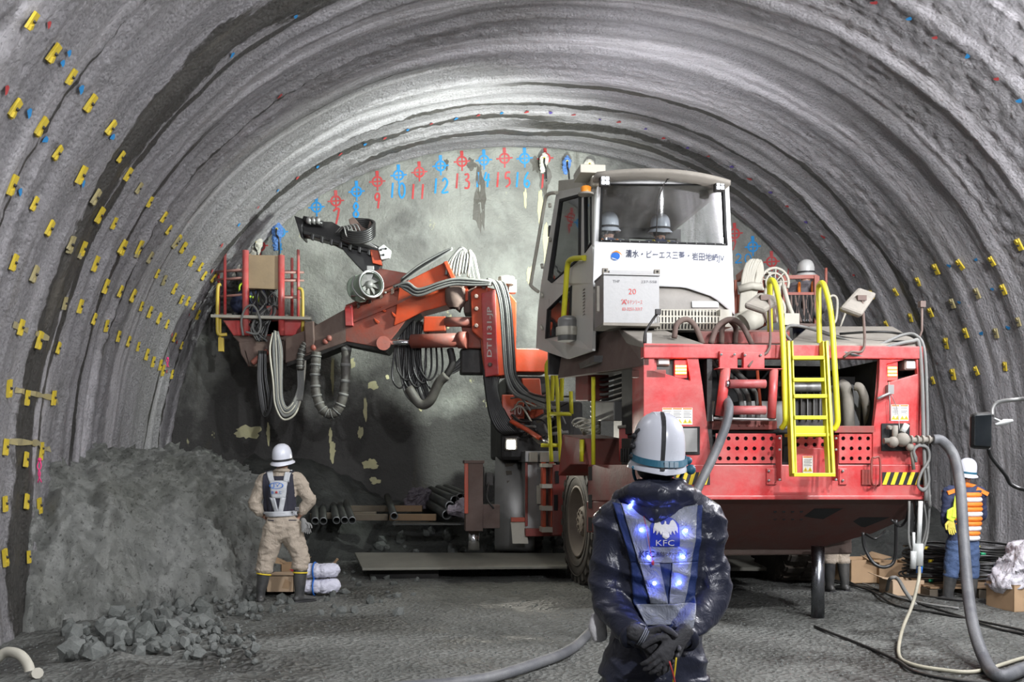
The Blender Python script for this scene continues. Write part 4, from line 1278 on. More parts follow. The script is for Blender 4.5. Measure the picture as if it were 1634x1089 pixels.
# stack of hoses over the knuckle and down the post
random.seed(3)
def gh(pts, r, mat, name='hose', dy=0):
    m = MB(); m.tube(spl([G(x, y, d+dy) for x, y, d in pts], 6), r, 7); return m.build(name, mat, R, split=False)
for k in range(8):
    j = random.uniform(-3, 3)
    gh([(712+k*5, 440+j, -.1), (716+k*5, 420-k*1.5, -.12), (728+k*3, 402-j, -.1), (738+k*2.6, 396+k*2, -.1), (745+k*2, 415+k, -.1), (750+k*2, 445, -.1)], .022, (HOSE, HOSEC, HOSE)[k % 3])
for k in range(5):
    gh([(628+k*2, 458-k, -.25), (650, 452+k*3, -.26), (668, 462+k*2.4, -.27), (700, 452+k*2, -.27), (725, 446+k*2, -.26), (755, 447+k*2, -.26), (785, 450+k, -.26)], .024, (HOSE, HOSEB)[k % 2])
for k in range(3): gh([(640, 452-k*3, -.1), (668, 432-k*4, -.1), (700, 412-k*3, -.1), (722, 398-k, -.1)], .018, (HOSE, HOSEB)[k % 2])
for k in range(6):
    gh([(778+k*3, 446+k, -.2), (790+k*3, 455, -.28), (799+k*3, 490, -.3), (804+k*3, 560, -.3), (808+k*3, 600, -.28), (820+k*4, 628-k, -.3), (850, 640-k*2, -.4), (872, 650-k*3, -.6)], .026, (HOSE, HOSE, HOSEB)[k % 3])
m = MB(); m.lathe([(.0001, .14), (.12, .12), (.13, 0), (.001, 0)], G(808, 455, -.1), (0, 0, 1), 14); m.box2(G(812, 446, -.1), G(822, 470, .1)); m.build('work_lamp_hood', CRM, R, bevel=.01)
# black bundle hanging under the boom
for k in range(12):
    a = random.uniform(-4, 4)
    gh([(634+k*3.5, 512+a, .1), (636+k*3, 560, .05), (640+k*3.2, 600+a, .0), (650+k*3.4, 632+k*.8, -.05), (672+k*1.5, 648-k*.5, -.05), (688+k, 632-k*.8, 0), (705+k*.5, 605-k*.5, 0), (728, 592-k, .05), (748, 580-k*2, .1)], .024, HOSEB if k % 4 else HOSE)
for k in range(7):
    a = random.uniform(-5, 5)
    gh([(632+k*9, 516, .1), (628+k*8+a, 560, .0), (626+k*9, 600+a*2, -.05), (640+k*9, 616+a*2, -.05), (652+k*9, 590, 0), (655+k*8, 540, .1)], .016, HOSEB)
m = MB(); m.tube(spl([G(652, 620, -.1), G(670, 645, -.1), (G(686, 640, -.1)), G(700, 612, -.1), G(712, 600, -.1)], 6), .075, 10); m.build('hose_wrap', TAPE, R)
m = MB(); m.tube(spl([G(712, 600, 0), G(722, 580, 0), G(718, 556, 0)], 4), .06, 8); m.box2(G(735, 556, .0), G(772, 600, .4)); m.build('boom_foot', DRK, R, bevel=.03)

# drill feed on top
FY = 15.8
def FZ(px, py, dy=0): return JY(px, py, FY+dy)
m = MB()
def FPp(pts, d, mi=0, dy=0): m.prism([FZ(x, y, dy) for x, y in pts], toM((MC[0], MC[1]+d, 0)), mi)
FPp([(469, 344), (486, 350), (482, 362), (484, 381), (480, 379)], .35)
FPp([(484, 352), (530, 354), (560, 372), (606, 394), (614, 412), (596, 424), (560, 404), (520, 385), (484, 378)], .12, 0, .1)
FPp([(484, 368), (612, 404), (612, 410), (484, 374)], .3, 0, -.05)
FPp([(545, 392), (566, 398), (590, 400), (608, 416), (606, 432), (582, 436), (566, 420), (548, 400)], .25, 0, 0)
FPp([(590, 398), (604, 400), (610, 424), (594, 420)], .08, 1, -.08)
for k in range(7): FPp([(496+k*15, 372+k*4.2), (501+k*15, 373+k*4.2), (500+k*15, 384+k*4), (495+k*15, 382+k*4)], .06, 0, -.1)
feed = m.build('drill_feed', [HOSEB, ORG], R, bevel=.012, split=False)
m = MB()
for x0 in (490, 497, 504): m.tube([FZ(x0, 351, -.1), FZ(x0+7, 353, -.1)], .055, 12)
m.tube([FZ(484, 349, -.05), FZ(515, 357, -.05)], .045, 10, 1); m.build('feed_roller', [GRYP, HOSEB], R, split=False)
for k in range(6):
    m = MB(); m.tube(spl([FZ(545, 364+k*3.6, -.1), FZ(560, 371+k*3.4, -.22), FZ(582, 370+k*3.2, -.25), FZ(597, 358+k*3.6, -.15), FZ(590, 352+k*3, .1), FZ(565, 350+k*3, .1)], 6), .026, 7)
    m.build('feed_hose', HOSEB, R)
m = MB(); FPp([(556, 350), (564, 346), (578, 362), (586, 366), (590, 352), (594, 358), (588, 372), (560, 366)], .06, 0, -.05); m.build('hose_saddle', BRN, R, bevel=.01)
m = MB(); FPp([(603, 396), (612, 390), (624, 400), (622, 412), (608, 414)], .08, 0, -.15)
for x, y in ((608, 399), (616, 397), (612, 407)): m.cyl(FZ(x, y, -.19), FZ(x, y, -.15), .02, 6, 1)
m.build('end_plate', [LGT, BLK], R, bevel=.01)
m = MB(); FPp([(585, 430), (606, 428), (650, 436), (648, 450), (610, 462), (590, 445)], .3); m.build('feed_cradle', ORGD, R, bevel=.02)
m = MB(); 
for k in range(5): m.tube(spl([FZ(535+k*4, 372, -.1), FZ(548+k*5, 362-k, -.2), FZ(556+k*6, 380, -.2), FZ(590+k*3, 392+k, -.15)], 5), .012, 6)
m.build('feed_cable', GRYP, R, split=False)

# ventilation blower standing on the boom: a part of the rig
m = MB(); c = JY(593, 453, 15.0); ax = Vector((.55, -1, .05)).normalized(); rr = .195
m.lathe([(rr*.93, -.02), (rr*1.08, -.02), (rr*1.08, .0), (rr, .01)], c-ax*.0, ax, 32, 1)
m.lathe([(rr, 0), (rr, -.40), (rr*1.07, -.40), (rr*1.07, -.42), (rr*.9, -.42), (rr*.9, .0)], c, ax, 32)
fan = m.build('blower', [pm('sage_green_paint', (.26, .32, .25), .5, 0, .3, (.35, .35, .3)), LGT], R, split=False)
m = MB(); u = ax.orthogonal().normalized(); v = ax.cross(u)
for k in range(8):
    a = 2*PI*k/8; d = u*math.cos(a)+v*math.sin(a); t = v*math.cos(a)-u*math.sin(a)
    p = [c-ax*.08+d*.05-t*.02, c-ax*.08+d*.17-t*.05+ax*.02, c-ax*.08+d*.17+t*.05-ax*.04, c-ax*.08+d*.05+t*.02-ax*.02]
    m.prism(p, ax*.006)
m.lathe([(.06, -.2), (.06, -.06), (.045, -.03), (.001, -.02)], c, ax, 16)
m.build('impeller', GRYP, fan, split=False)
m = MB(); m.box2(JY(560, 472, 15.1), JY(600, 478, 15.5)); m.tube(spl([JY(566, 440, 15.0), JY(562, 455, 14.95), JY(570, 470, 14.95), JY(582, 478, 15.0)], 4), .012, 6); m.box2(JY(585, 424, 15.1), JY(597, 434, 15.25))
m.build('blower_stand', GRYP, R, bevel=.008)

# ---- working basket at the boom tip
BY = 16.1
def BKp(px, py, dy=0): return JY(px, py, BY+dy)
m = MB()
m.prism([BKp(*p) for p in ((355, 511), (485, 511), (470, 536), (372, 536))], toM((MC[0], MC[1]+1.0, 0)))
m.build('basket_tray', RED, R, bevel=.02)
m = MB(); m.bar(BKp(338, 505, -.1), BKp(497, 509, -.1), .12, .045); m.bar(BKp(344, 503, .9), BKp(492, 506, .9), .12, .045); m.build('basket_plank', CRM, R)
m = MB()
for x, y0, w_, dy in ((349, 405, .035, .4), (359, 395, .04, .1), (392, 400, .085, -.05), (449, 408, .085, -.05), (466, 412, .04, .5), (476, 399, .04, .1)):
    m.tube([BKp(x, y0, dy), BKp(x, 536 if w_ > .05 else 506, dy)], w_/2*1.25, 10, 0)
m.build('basket_post', RED, R)
m = MB()
for y in (430, 443, 470):
    m.tube([BKp(345, y+4, .2), BKp(392, y, -.05)], .02, 8); m.tube([BKp(449, y+5, -.05), BKp(484, y+5, .2)], .02, 8)
    m.tube([BKp(345, y+4, .2), BKp(350, y+2, 1.0)], .018, 8); m.tube([BKp(484, y+5, .2), BKp(478, y+4, 1.0)], .018, 8)
    m.tube([BKp(350, y+3, 1.0), BKp(478, y+3, 1.0)], .018, 8)
m.build('basket_rail', [pm('pink_dusty_rail', (.42, .20, .17), .6, 0, .5, (.38, .33, .28))], R, split=False)
m = MB(); PX(m, [(397, 409), (399, 407), (449, 408), (450, 462), (397, 462)], .02)
for k, (x, y) in enumerate(((397, 407), (447, 407))): m.box2(BKp(x, y-2, -.02), BKp(x+4, y+2, .04))
m.prism([BKp(397, 408, -.06), BKp(448, 409, -.06), BKp(448, 462, -.06), BKp(397, 460, -.06)], (0, .03, 0))
m.build('shield_board', WPL, R)
m = MB()
m.tube(spl([BKp(352, 454, -.1), BKp(348, 457, -.12), BKp(347, 480, -.12), BKp(347, 525, -.12), BKp(350, 534, -.1), BKp(362, 534, -.05)], 5), .028, 10)
m.tube(spl([BKp(476, 460, 0), BKp(482, 464, 0), BKp(483, 485, 0), BKp(483, 530, 0)], 5), .026, 10); m.tube([BKp(477, 470, .4), BKp(477, 530, .4)], .022, 8)
m.build('basket_gate_bar', YELD, R)
m = MB(); m.box2(BKp(348, 539, -.1), BKp(358, 562, 0)); m.tube([BKp(351, 505, -.05), BKp(351, 540, -.05)], .025, 6); m.build('counterweight', YELD, R, bevel=.005)
m = MB()
PX(m, [(380, 546), (455, 540), (456, 575), (430, 578), (412, 586), (396, 585), (384, 565)], .5)
PX(m, [(386, 552), (394, 560), (400, 583), (396, 586)], .06, 1); PX(m, [(370, 536), (470, 536), (458, 546), (382, 548)], .7)
m.tube([BKp(402, 580, -.1), BKp(428, 560, -.1)], .05, 10, 1)
m.build('basket_mount', [BRN, ORGD], R, bevel=.02)
random.seed(5)
for k in range(20):
    x = random.uniform(398, 444)
    m = MB(); m.tube(spl([BKp(x, 462, .1), BKp(x+random.uniform(-14, 14), 480, .05), BKp(x+random.uniform(-16, 16), 500, .0), BKp(415+random.uniform(-14, 14), 522, -.05), BKp(418+random.uniform(-8, 8), 545, -.1)], 6), random.choice((.012, .016, .02)), 6)
    m.build('control_cable', (HOSEB, HOSEB, HOSE)[k % 3], R)
m = MB(); PX(m, [(398, 512), (446, 512), (446, 536), (398, 536)], .2); m.box2(BKp(425, 488, 0), BKp(446, 510, .3)); m.build('valve_bank', REDD, R, bevel=.01, split=False)
m = MB(); m.tube(spl([BKp(388, 536, -.2), BKp(385, 512, -.2), BKp(392, 492, -.2), BKp(404, 488, -.2), BKp(412, 500, -.2), BKp(416, 520, -.2), BKp(410, 533, -.2), BKp(392, 530, -.22)], 6), .018, 7); m.build('grey_loop_hose', HOSE, R)
# hanging loops
for k in range(11):     # tight grey bundle
    a = k*1.9+random.uniform(-2, 2); j = random.uniform(-3, 3)
    m = MB(); m.tube(spl([BKp(436+a*.4, 530+j, -.2), BKp(432+a*1.0, 560, -.22), BKp(437+a*.7, 610, -.25), BKp(440+a*.6, 645-a*.5, -.25), BKp(452+a*.3, 668-a, -.25), BKp(470-a*.1, 660-a*1.1, -.25), BKp(481-a*.25, 630-a*.8, -.22), BKp(486-a*.3, 590, -.2), BKp(487-a*.3, 548+j, -.2)], 6), .017, 6)
    m.build('hanging_hose', HOSE if k % 4 else HOSEC, R)
for k in range(9):
    a = k*2.2+random.uniform(-3, 3)
    m = MB(); m.tube(spl([BKp(412+a*.6, 560, -.15), BKp(409+a*.8, 600, -.15), BKp(412+a*.9, 640-a*.4, -.15), BKp(420+a*.5, 668-a*1.0, -.18), BKp(432, 655-a, -.2), BKp(436, 600, -.2), BKp(436+a*.2, 550, -.15)], 6), .020, 6)
    m.build('hanging_cable', HOSEB, R)
def wrapped(pts, r, name='wrapped_hose'):
    P = spl([BKp(*p) for p in pts], 10); rs = [r*(1+.10*math.sin(i*1.9)*math.sin(i*.77)+.05*math.sin(i*4.1)) for i in range(len(P))]
    m = MB(); m.tube(P, r, 12, 0, True, rs); m.build(name, TAPE, R)
    m = MB()
    for i in range(2, len(P)-2, 5): m.tube([P[i], P[i+1]], r*1.14, 12)
    m.build('hose_tape', HOSE, R)
wrapped([(479, 590, -.25), (480, 570, -.25), (484, 556, -.25), (489, 548, -.25)], .06)
wrapped([(505, 562, -.3), (503, 590, -.3), (504, 625, -.3), (512, 650, -.3), (526, 661, -.3), (540, 652, -.3), (550, 620, -.3), (552, 570, -.3), (554, 520, -.3)], .075)
for k in range(7):
    m = MB(); m.tube(spl([BKp(486+k*.5, 550, -.25), BKp(494+k, 551-k*.5, -.27), BKp(502+k*1.3, 560, -.28), BKp(505+k*.8, 590, -.29)], 6), .017, 6); m.build('hanging_hose', HOSE, R)
for k in range(5):
    m = MB(); m.tube(spl([BKp(476+k*2.4, 552, -.2), BKp(475+k*2.2, 580, -.2), BKp(476+k*2, 615, -.22), BKp(474+k*1.8, 640, -.24)], 6), .018, 6); m.build('hanging_hose', HOSE, R)

# ---- second boom and basket to the right of the cab
Y2 = 13.2
def K(px, py, dy=0): return JY(px, py, Y2+dy)
m = MB()
def KP(pts, d, mi=0, dy=0): m.prism([K(x, y, dy) for x, y in pts], toM((MC[0], MC[1]+d, 0)), mi)
KP([(1172, 446), (1176, 446), (1182, 518), (1173, 518)], .3); KP([(1208, 424), (1218, 428), (1222, 465), (1212, 460)], .3)
KP([(1176, 470), (1212, 470), (1224, 520), (1180, 520)], .5, 0, .1); KP([(1184, 430), (1212, 428), (1212, 440), (1186, 442)], .4, 0, .1)
m.build('second_boom', [pm('pale_orange_paint', (.55, .13, .07), .5, 0, .5, (.42, .30, .24), bump=.1)], R, bevel=.015, split=False)  # paler, dustier orange than the main boom
random.seed(9)
for k in range(14):
    a = k*2.1; j = random.uniform(-3, 3)
    m = MB(); m.tube(spl([K(1181+a*.5, 500, -.1), K(1183+a*.6, 470, -.15), K(1186+a*.6, 440+j, -.18), K(1193+a*.6, 420+j, -.15), K(1203+a*.4, 418, -.1), K(1208+a*.3, 436+j, -.12), K(1202+a*.2, 462, -.15), K(1196+a*.2, 490, -.1)], 6), .022, 7)
    m.build('cream_hose', HOSEC, R)
m = MB(); m.tube([K(1178, 462, -.2), K(1200, 456, -.22), K(1215, 458, -.2)], .05, 8); m.tube([K(1186, 518, -.25), K(1208, 506, -.2)], .14, 14); m.tube([K(1172, 516, -.1), K(1190, 512, -.15)], .12, 12)
m.build('hose_clamp', CRM, R)
m = MB()
c = K(1234, 452, 0)
for r_, w_ in ((.19, .02), (.12, .014)): m.tube([c+Vector((r_*math.cos(t), -.05, r_*math.sin(t))) for t in np.linspace(-.4, PI+.6, 24)], w_, 8)
for k in range(5): t = .1+k*.7; m.tube([c+Vector((0, -.05, 0)), c+Vector((.19*math.cos(t), -.05, .19*math.sin(t)))], .01, 6)
m.tube(spl([K(1250, 455, -.05), K(1258, 485, -.05), K(1266, 505, -.05)], 4), .03, 8); m.box2(K(1252, 500, -.1), K(1267, 522, .1)); m.box2(K(1222, 434, -.05), K(1234, 440, .1))
m.build('hose_reel', CRM, R, split=False)
m = MB()
for k in range(16):
    x = 1218+random.uniform(0, 30); m.tube(spl([K(x, 445, 0), K(x+random.uniform(-8, 8), 470, -.03), K(x+random.uniform(-8, 8), 490, -.03), K(x, 515, 0)], 5), random.uniform(.015, .03), 6, k % 2)
m.build('boom_plumbing', [CRM, BRN], R, split=False)
m = MB()
for x in (1252, 1302): m.bar(K(x, 441, .4), K(x, 522, .4), .07, .07)
m.bar(K(1250, 443, .4), K(1304, 442, .4), .05, .05); m.bar(K(1252, 470, .4), K(1302, 470, .4), .05, .05); m.bar(K(1256, 443, 1.2), K(1298, 442, 1.2), .05, .05)
m.tube([K(1318, 428, .5), K(1318, 470, .5)], .02, 6)
m.build('second_basket', [pm('rust_red_frame', (.30, .075, .05), .6, 0, .4, (.3, .2, .16))], R)
m = MB()
for k in range(22):
    x = 1256+k*2.1; m.tube(spl([K(x, 472, .38), K(x+random.uniform(-3, 3), 490, .3), K(x+random.uniform(-5, 8), 515, .2)], 5), .02, 6, k % 3 == 0)
m.box2(K(1254, 476, .5), K(1300, 522, .6)); m.box2(K(1262, 516, .1), K(1296, 524, .3), 1)
m.build('basket_hoses', [HOSEB, BRN], R, split=False)
m = MB(); m.tube(spl([K(1322, 475, .5), K(1330, 472, .5), K(1336, 480, .5), K(1334, 510, .4), K(1326, 520, .4)], 5), .018, 7); m.tube([K(1349, 500, .3), K(1340, 524, .3)], .014, 6); m.tube([K(1322, 475, .5), K(1326, 500, .5)], .014, 6); m.build('loop_bar', CRM, R)
for pts, r, mt in (([(1262, 545, .3), (1252, 530, .4), (1262, 520, .5), (1290, 524, .6), (1340, 540, .4), (1390, 553, .1), (1440, 535, .1), (1462, 536, .05), (1475, 560, -.02), (1479, 640, -.05), (1481, 760, -.08), (1484, 810, -.08)], .016, HOSE),
                   ([(1320, 548, .1), (1345, 562, .0), (1380, 568, .0), (1420, 553, .0), (1455, 545, .0), (1466, 548, .0), (1471, 600, -.03), (1474, 700, -.08), (1478, 800, -.1)], .020, HOSE),
                   ([(1340, 533, .6), (1390, 530, .4), (1430, 532, .3), (1468, 545, .1), (1477, 600, 0), (1484, 700, -.05), (1485, 800, -.05)], .013, HOSEB),
                   ([(1310, 528, .8), (1340, 538, .6), (1400, 545, .3), (1462, 545, .05)], .012, HOSEB)):
    m = MB(); m.tube(spl([J(*p) for p in pts], 8), r, 8); m.build('deck_cable', mt, R)
# ---- water valve on the right rear panel
m = MB()
c = J(1440, 702, -.12)
m.box2(J(1407, 676, -.02), J(1451, 720, -.012), 1)
m.tube([J(1410, 704, -.12), J(1492, 702, -.13)], .028, 10); m.ball(c, .07, 10, 8); m.ball(J(1425, 706, -.12), .055, 10, 8)
for x in (1452, 1462, 1470, 1480, 1488): m.tube([J(x, 702, -.13), J(x+3, 702, -.13)], .042, 12)
m.tube([J(1428, 702, -.1), J(1428, 680, -.08)], .03, 8); m.tube([J(1440, 690, -.12), J(1447, 678, -.12)], .03, 8, 2); m.tube([J(1416, 682, -.06), J(1422, 683, -.1)], .02, 8)
m.tube([J(1453, 705, -.1), J(1458, 750, -.1)], .018, 8); m.ball(J(1452, 714, -.12), .04)
m.build('water_valve', [DUST, BLK, LGT], R, split=False)
m = MB(); m.tube(spl([J(1400, 637, -.06), J(1410, 632, -.08), J(1420, 628, -.05)], 4), .014, 8); m.box(J(1420, 622, -.04), (.06, .05, .09)); m.tube([J(1418, 610, 0), J(1420, 640, -.05), J(1420, 672, -.04)], .006, 5); m.tube(spl([J(1422, 630, -.05), J(1432, 655, -.03), J(1436, 690, -.1)], 4), .004, 5)
m.build('isolator_handle', GRYP, R, split=False)
for k in range(3):
    m = MB(); m.tube(spl([J(1462, 732+k*3, -.12), J(1458, 720, -.12), J(1466, 712-k, -.12), J(1480, 716, -.12), J(1482, 735, -.12), J(1470, 755, -.12), J(1465, 775, -.12), J(1474, 783-k, -.12), J(1482, 770, -.12), J(1480, 745, -.12)], 6), .015, 7); m.build('coiled_cable', HOSE, R)
# cables hanging below the right corner
for pts, r, mt in (([(1377, 850, .3), (1380, 875, .3), (1395, 900, .25), (1415, 905, .2), (1428, 890, .2), (1430, 830, .1)], .018, HOSEB), ([(1382, 853, .3), (1398, 860, .2), (1412, 848, .3)], .014, HOSEB),
                   ([(1422, 830, .1), (1436, 840, .1), (1446, 830, .1), (1450, 810, .0)], .014, HOSEB), ([(1451, 800, -.05), (1450, 860, -.05), (1456, 880, -.05), (1464, 892, -.05)], .012, HOSE),
                   ([(1474, 800, -.06), (1478, 840, -.06), (1468, 880, -.06)], .010, HOSE), ([(1484, 790, -.06), (1480, 850, -.06), (1470, 885, -.06)], .012, HOSE)):
    m = MB(); m.tube(spl([J(*p) for p in pts], 6), r, 7); m.build('trailing_cable', mt, R)
m = MB()
for k in range(8):
    x = 1452+random.uniform(0, 14); m.tube(spl([J(x, 800, .0), J(x+random.uniform(-6, 6), 820, .0), J(x+random.uniform(-6, 4), 838, 0), J(x+2, 855, 0)], 5), .012, 6)
m.build('cable_tangle', HOSEB, R, split=False)
m = MB(); a = J(1468, 815, -.08); m.tube([J(1469, 800, -.08), J(1466, 870, -.08)], .022, 10); m.tube([J(1466, 868, -.08), J(1466, 903, -.08)], .042, 14); m.tube([J(1458, 880, -.08), J(1457, 908, -.08)], .03, 10)
m.tube([J(1458, 850, -.08), J(1458, 882, -.08)], .014, 8); m.build('power_plug', LGT, R, split=False)
# ================================================================== people
from mathutils.bvhtree import BVHTree
def clothmat(name, col, rough=.85, sheen=0, bump=.3, bs=60, vary=.25, wave=.0):
    t = NT(name); v = t.coords()
    n1 = t.noise(v, 9, 6, .65, .5); n2 = t.noise(v, bs, 4, .6)
    c = t.mix(t.ramp(n1, [(.3, vary), (.75, 0.0)]), col, tuple(k*.5 for k in col))
    t.set('Base Color', c); t.set('Roughness', rough)
    b = t.bump(t.noise(v, 16, 5, .6, 1.2), bump, .03)
    t.bump(n2, .25, .004, b)
    return t.m
SKIN = clothmat('skin', (.42, .24, .17), .5, 0, .05)
HAIR = clothmat('black_hair', (.012, .010, .009), .5)
NAVY_SHINY = clothmat('navy_rain_nylon', (.022, .025, .042), .30, 0, .25, 60, .1)
NAVY = clothmat('navy_cloth', (.03, .04, .09), .8)
BEIGE = clothmat('beige_workwear', (.46, .39, .31), .9, 0, .7)
DENIM = clothmat('blue_denim', (.06, .10, .20), .85, 0, .5)
BOOT = pm('muddy_black_boot', (.030, .032, .034), .45, 0, .55, (.17, .16, .14), bump=.2, bs=20)
HELM = pm('white_helmet', (.68, .70, .76), .22, 0, .0, bump=0, vary=.04)
HELMG = pm('grey_helmet', (.45, .45, .43), .35, 0, .2, (.25, .22, .2), bump=0, vary=.1)
STRAP = pm('black_strap', (.02, .02, .022), .6, 0, 0, bump=0)
TEAL = pm('teal_strap', (.02, .13, .20), .5, 0, 0, bump=0)
SILV = clothmat('silver_reflective', (.26, .28, .32), .28, 0, .6, 300, .4)
VNAVY = clothmat('navy_vest_fabric', (.015, .035, .14), .6, 0, .3)
VDARK = clothmat('charcoal_vest', (.03, .03, .045), .85)
ORV = clothmat('orange_vest', (.85, .22, .02), .6, 0, .3)
LIME = clothmat('lime_reflective', (.60, .85, .05), .5)
YGLV = clothmat('yellow_glove', (.60, .50, .08), .8)
GLOVE = clothmat('dark_glove', (.055, .055, .06), .7, 0, .5)
WTAPE = clothmat('white_tape', (.75, .74, .74), .5)

def ell(m, pts, side, seg=20, cap=True):
    """pts: (centre, r_side, r_depth); tube of elliptical section, rounded ends"""
    P = [Vector(p[0]) for p in pts]; n = len(P); side = Vector(side).normalized()
    rings = []
    for i in range(n):
        d = (P[min(i+1, n-1)]-P[max(i-1, 0)]).normalized()
        s = (side-d*side.dot(d))
        s = s.normalized() if s.length > .1 else d.orthogonal().normalized()
        rings.append((P[i], s, d.cross(s), d, pts[i][1], pts[i][2]))
    full = []
    def capr(r, sg):
        out = []
        for a in (75, 45, 20):
            a = math.radians(a); k = math.cos(a); h = math.sin(a)*min(r[4], r[5])*.9
            out.append((r[0]+r[3]*(sg*h), r[1], r[2], r[3], r[4]*k, r[5]*k))
        return out
    full = (capr(rings[0], -1) if cap else [])+rings+(capr(rings[-1], 1)[::-1] if cap else [])
    vs = []; fs = []
    for c, s, t, d, a, b in full:
        for k in range(seg):
            an = 2*PI*k/seg; vs.append(c+s*(a*math.cos(an))+t*(b*math.sin(an)))
    for i in range(len(full)-1):
        for k in range(seg):
            fs.append((i*seg+k, i*seg+(k+1) % seg, (i+1)*seg+(k+1) % seg, (i+1)*seg+k))
    fs.append([k for k in range(seg)][::-1]); fs.append([(len(full)-1)*seg+k for k in range(seg)])
    m.add(vs, fs, 0, True)

def interp(pts, n=4):     # smooth (c, a, b) lists
    C = spl([p[0] for p in pts], n); A = spl([(p[1], p[2], 0) for p in pts], n)
    return [(c, a.x, a.y) for c, a in zip(C, A)]

def remesh(m, vox, smooth_it=6):
    me = bpy.data.meshes.new('b'); me.from_pydata(m.v, [], m.f)
    bm = bmesh.new(); bm.from_mesh(me); bmesh.ops.recalc_face_normals(bm, faces=bm.faces); bm.to_mesh(me); bm.free()
    o = bpy.data.objects.new('b', me); COL.objects.link(o)
    r = o.modifiers.new('r', 'REMESH'); r.mode = 'VOXEL'; r.voxel_size = vox
    s = o.modifiers.new('s', 'SMOOTH'); s.factor = .5; s.iterations = smooth_it
    dg = bpy.context.evaluated_depsgraph_get()
    out = bpy.data.meshes.new_from_object(o.evaluated_get(dg))
    bpy.data.objects.remove(o); bpy.data.meshes.remove(me)
    return out

def fold(p, f, seed):
    q = Vector((p.x*f*.75, p.y*f*.75, p.z*f*1.35+seed))
    q = q+Vector((noise.noise(q*.5), noise.noise(q*.5+Vector((7, 0, 0))), noise.noise(q*.5+Vector((0, 5, 0)))))*1.2
    return (.45-abs(noise.noise(q))**.75)*1.2+(.5-abs(noise.noise(q*2.3+Vector((3, 1, 2)))))*.40-.3

def hand(m, wr, fwd, nrm, thumb, curl=.5, s=1.0, spread=.1):
    """five separate fingers; fwd: wrist to knuckles, nrm: out of the palm, thumb: towards the thumb side"""
    fwd = Vector(fwd).normalized(); nrm = Vector(nrm); nrm = (nrm-fwd*nrm.dot(fwd)).normalized(); sd = Vector(thumb); sd = (sd-fwd*sd.dot(fwd)-nrm*sd.dot(nrm)).normalized()
    wr = Vector(wr)
    ell(m, [(wr-fwd*.03*s, .028*s, .022*s), (wr+fwd*.01*s, .030*s, .020*s), (wr+fwd*.05*s, .042*s, .017*s), (wr+fwd*.085*s, .042*s, .014*s)], sd, 12)
    for k, (ln, off) in enumerate(((.072, .031), (.080, .011), (.075, -.010), (.058, -.030))):
        a = wr+fwd*.082*s+sd*off*s; d = (fwd+sd*(off*spread*8)).normalized(); P = [a]
        ang = 0
        for j in range(3):
            ang += curl*(.9 if j else .7)
            v = d*math.cos(ang)+nrm*math.sin(ang); a = a+v*ln*s*(.45, .32, .23)[j]; P.append(a)
        ell(m, [(p, (.0105-.0011*i)*s, (.0105-.0011*i)*s) for i, p in enumerate(P)], sd, 8)
    a = wr+fwd*.02*s+sd*.026*s; d = (sd*.8+fwd*.7+nrm*.2).normalized(); b = a+d*.045*s; c = b+(fwd*.8+sd*.2+nrm*(.3+curl*.4)).normalized()*.032*s; e = c+(fwd*.9+nrm*(.3+curl*.5)).normalized()*.024*s
    ell(m, [(a, .015*s, .015*s), (b, .013*s, .013*s), (c, .0115*s, .0115*s), (e, .009*s, .009*s)], nrm, 8)

def seg_d(p, a, b):
    ab = b-a; t = max(0, min(1, (p-a).dot(ab)/max(ab.length_squared, 1e-9))); return (p-(a+ab*t)).length

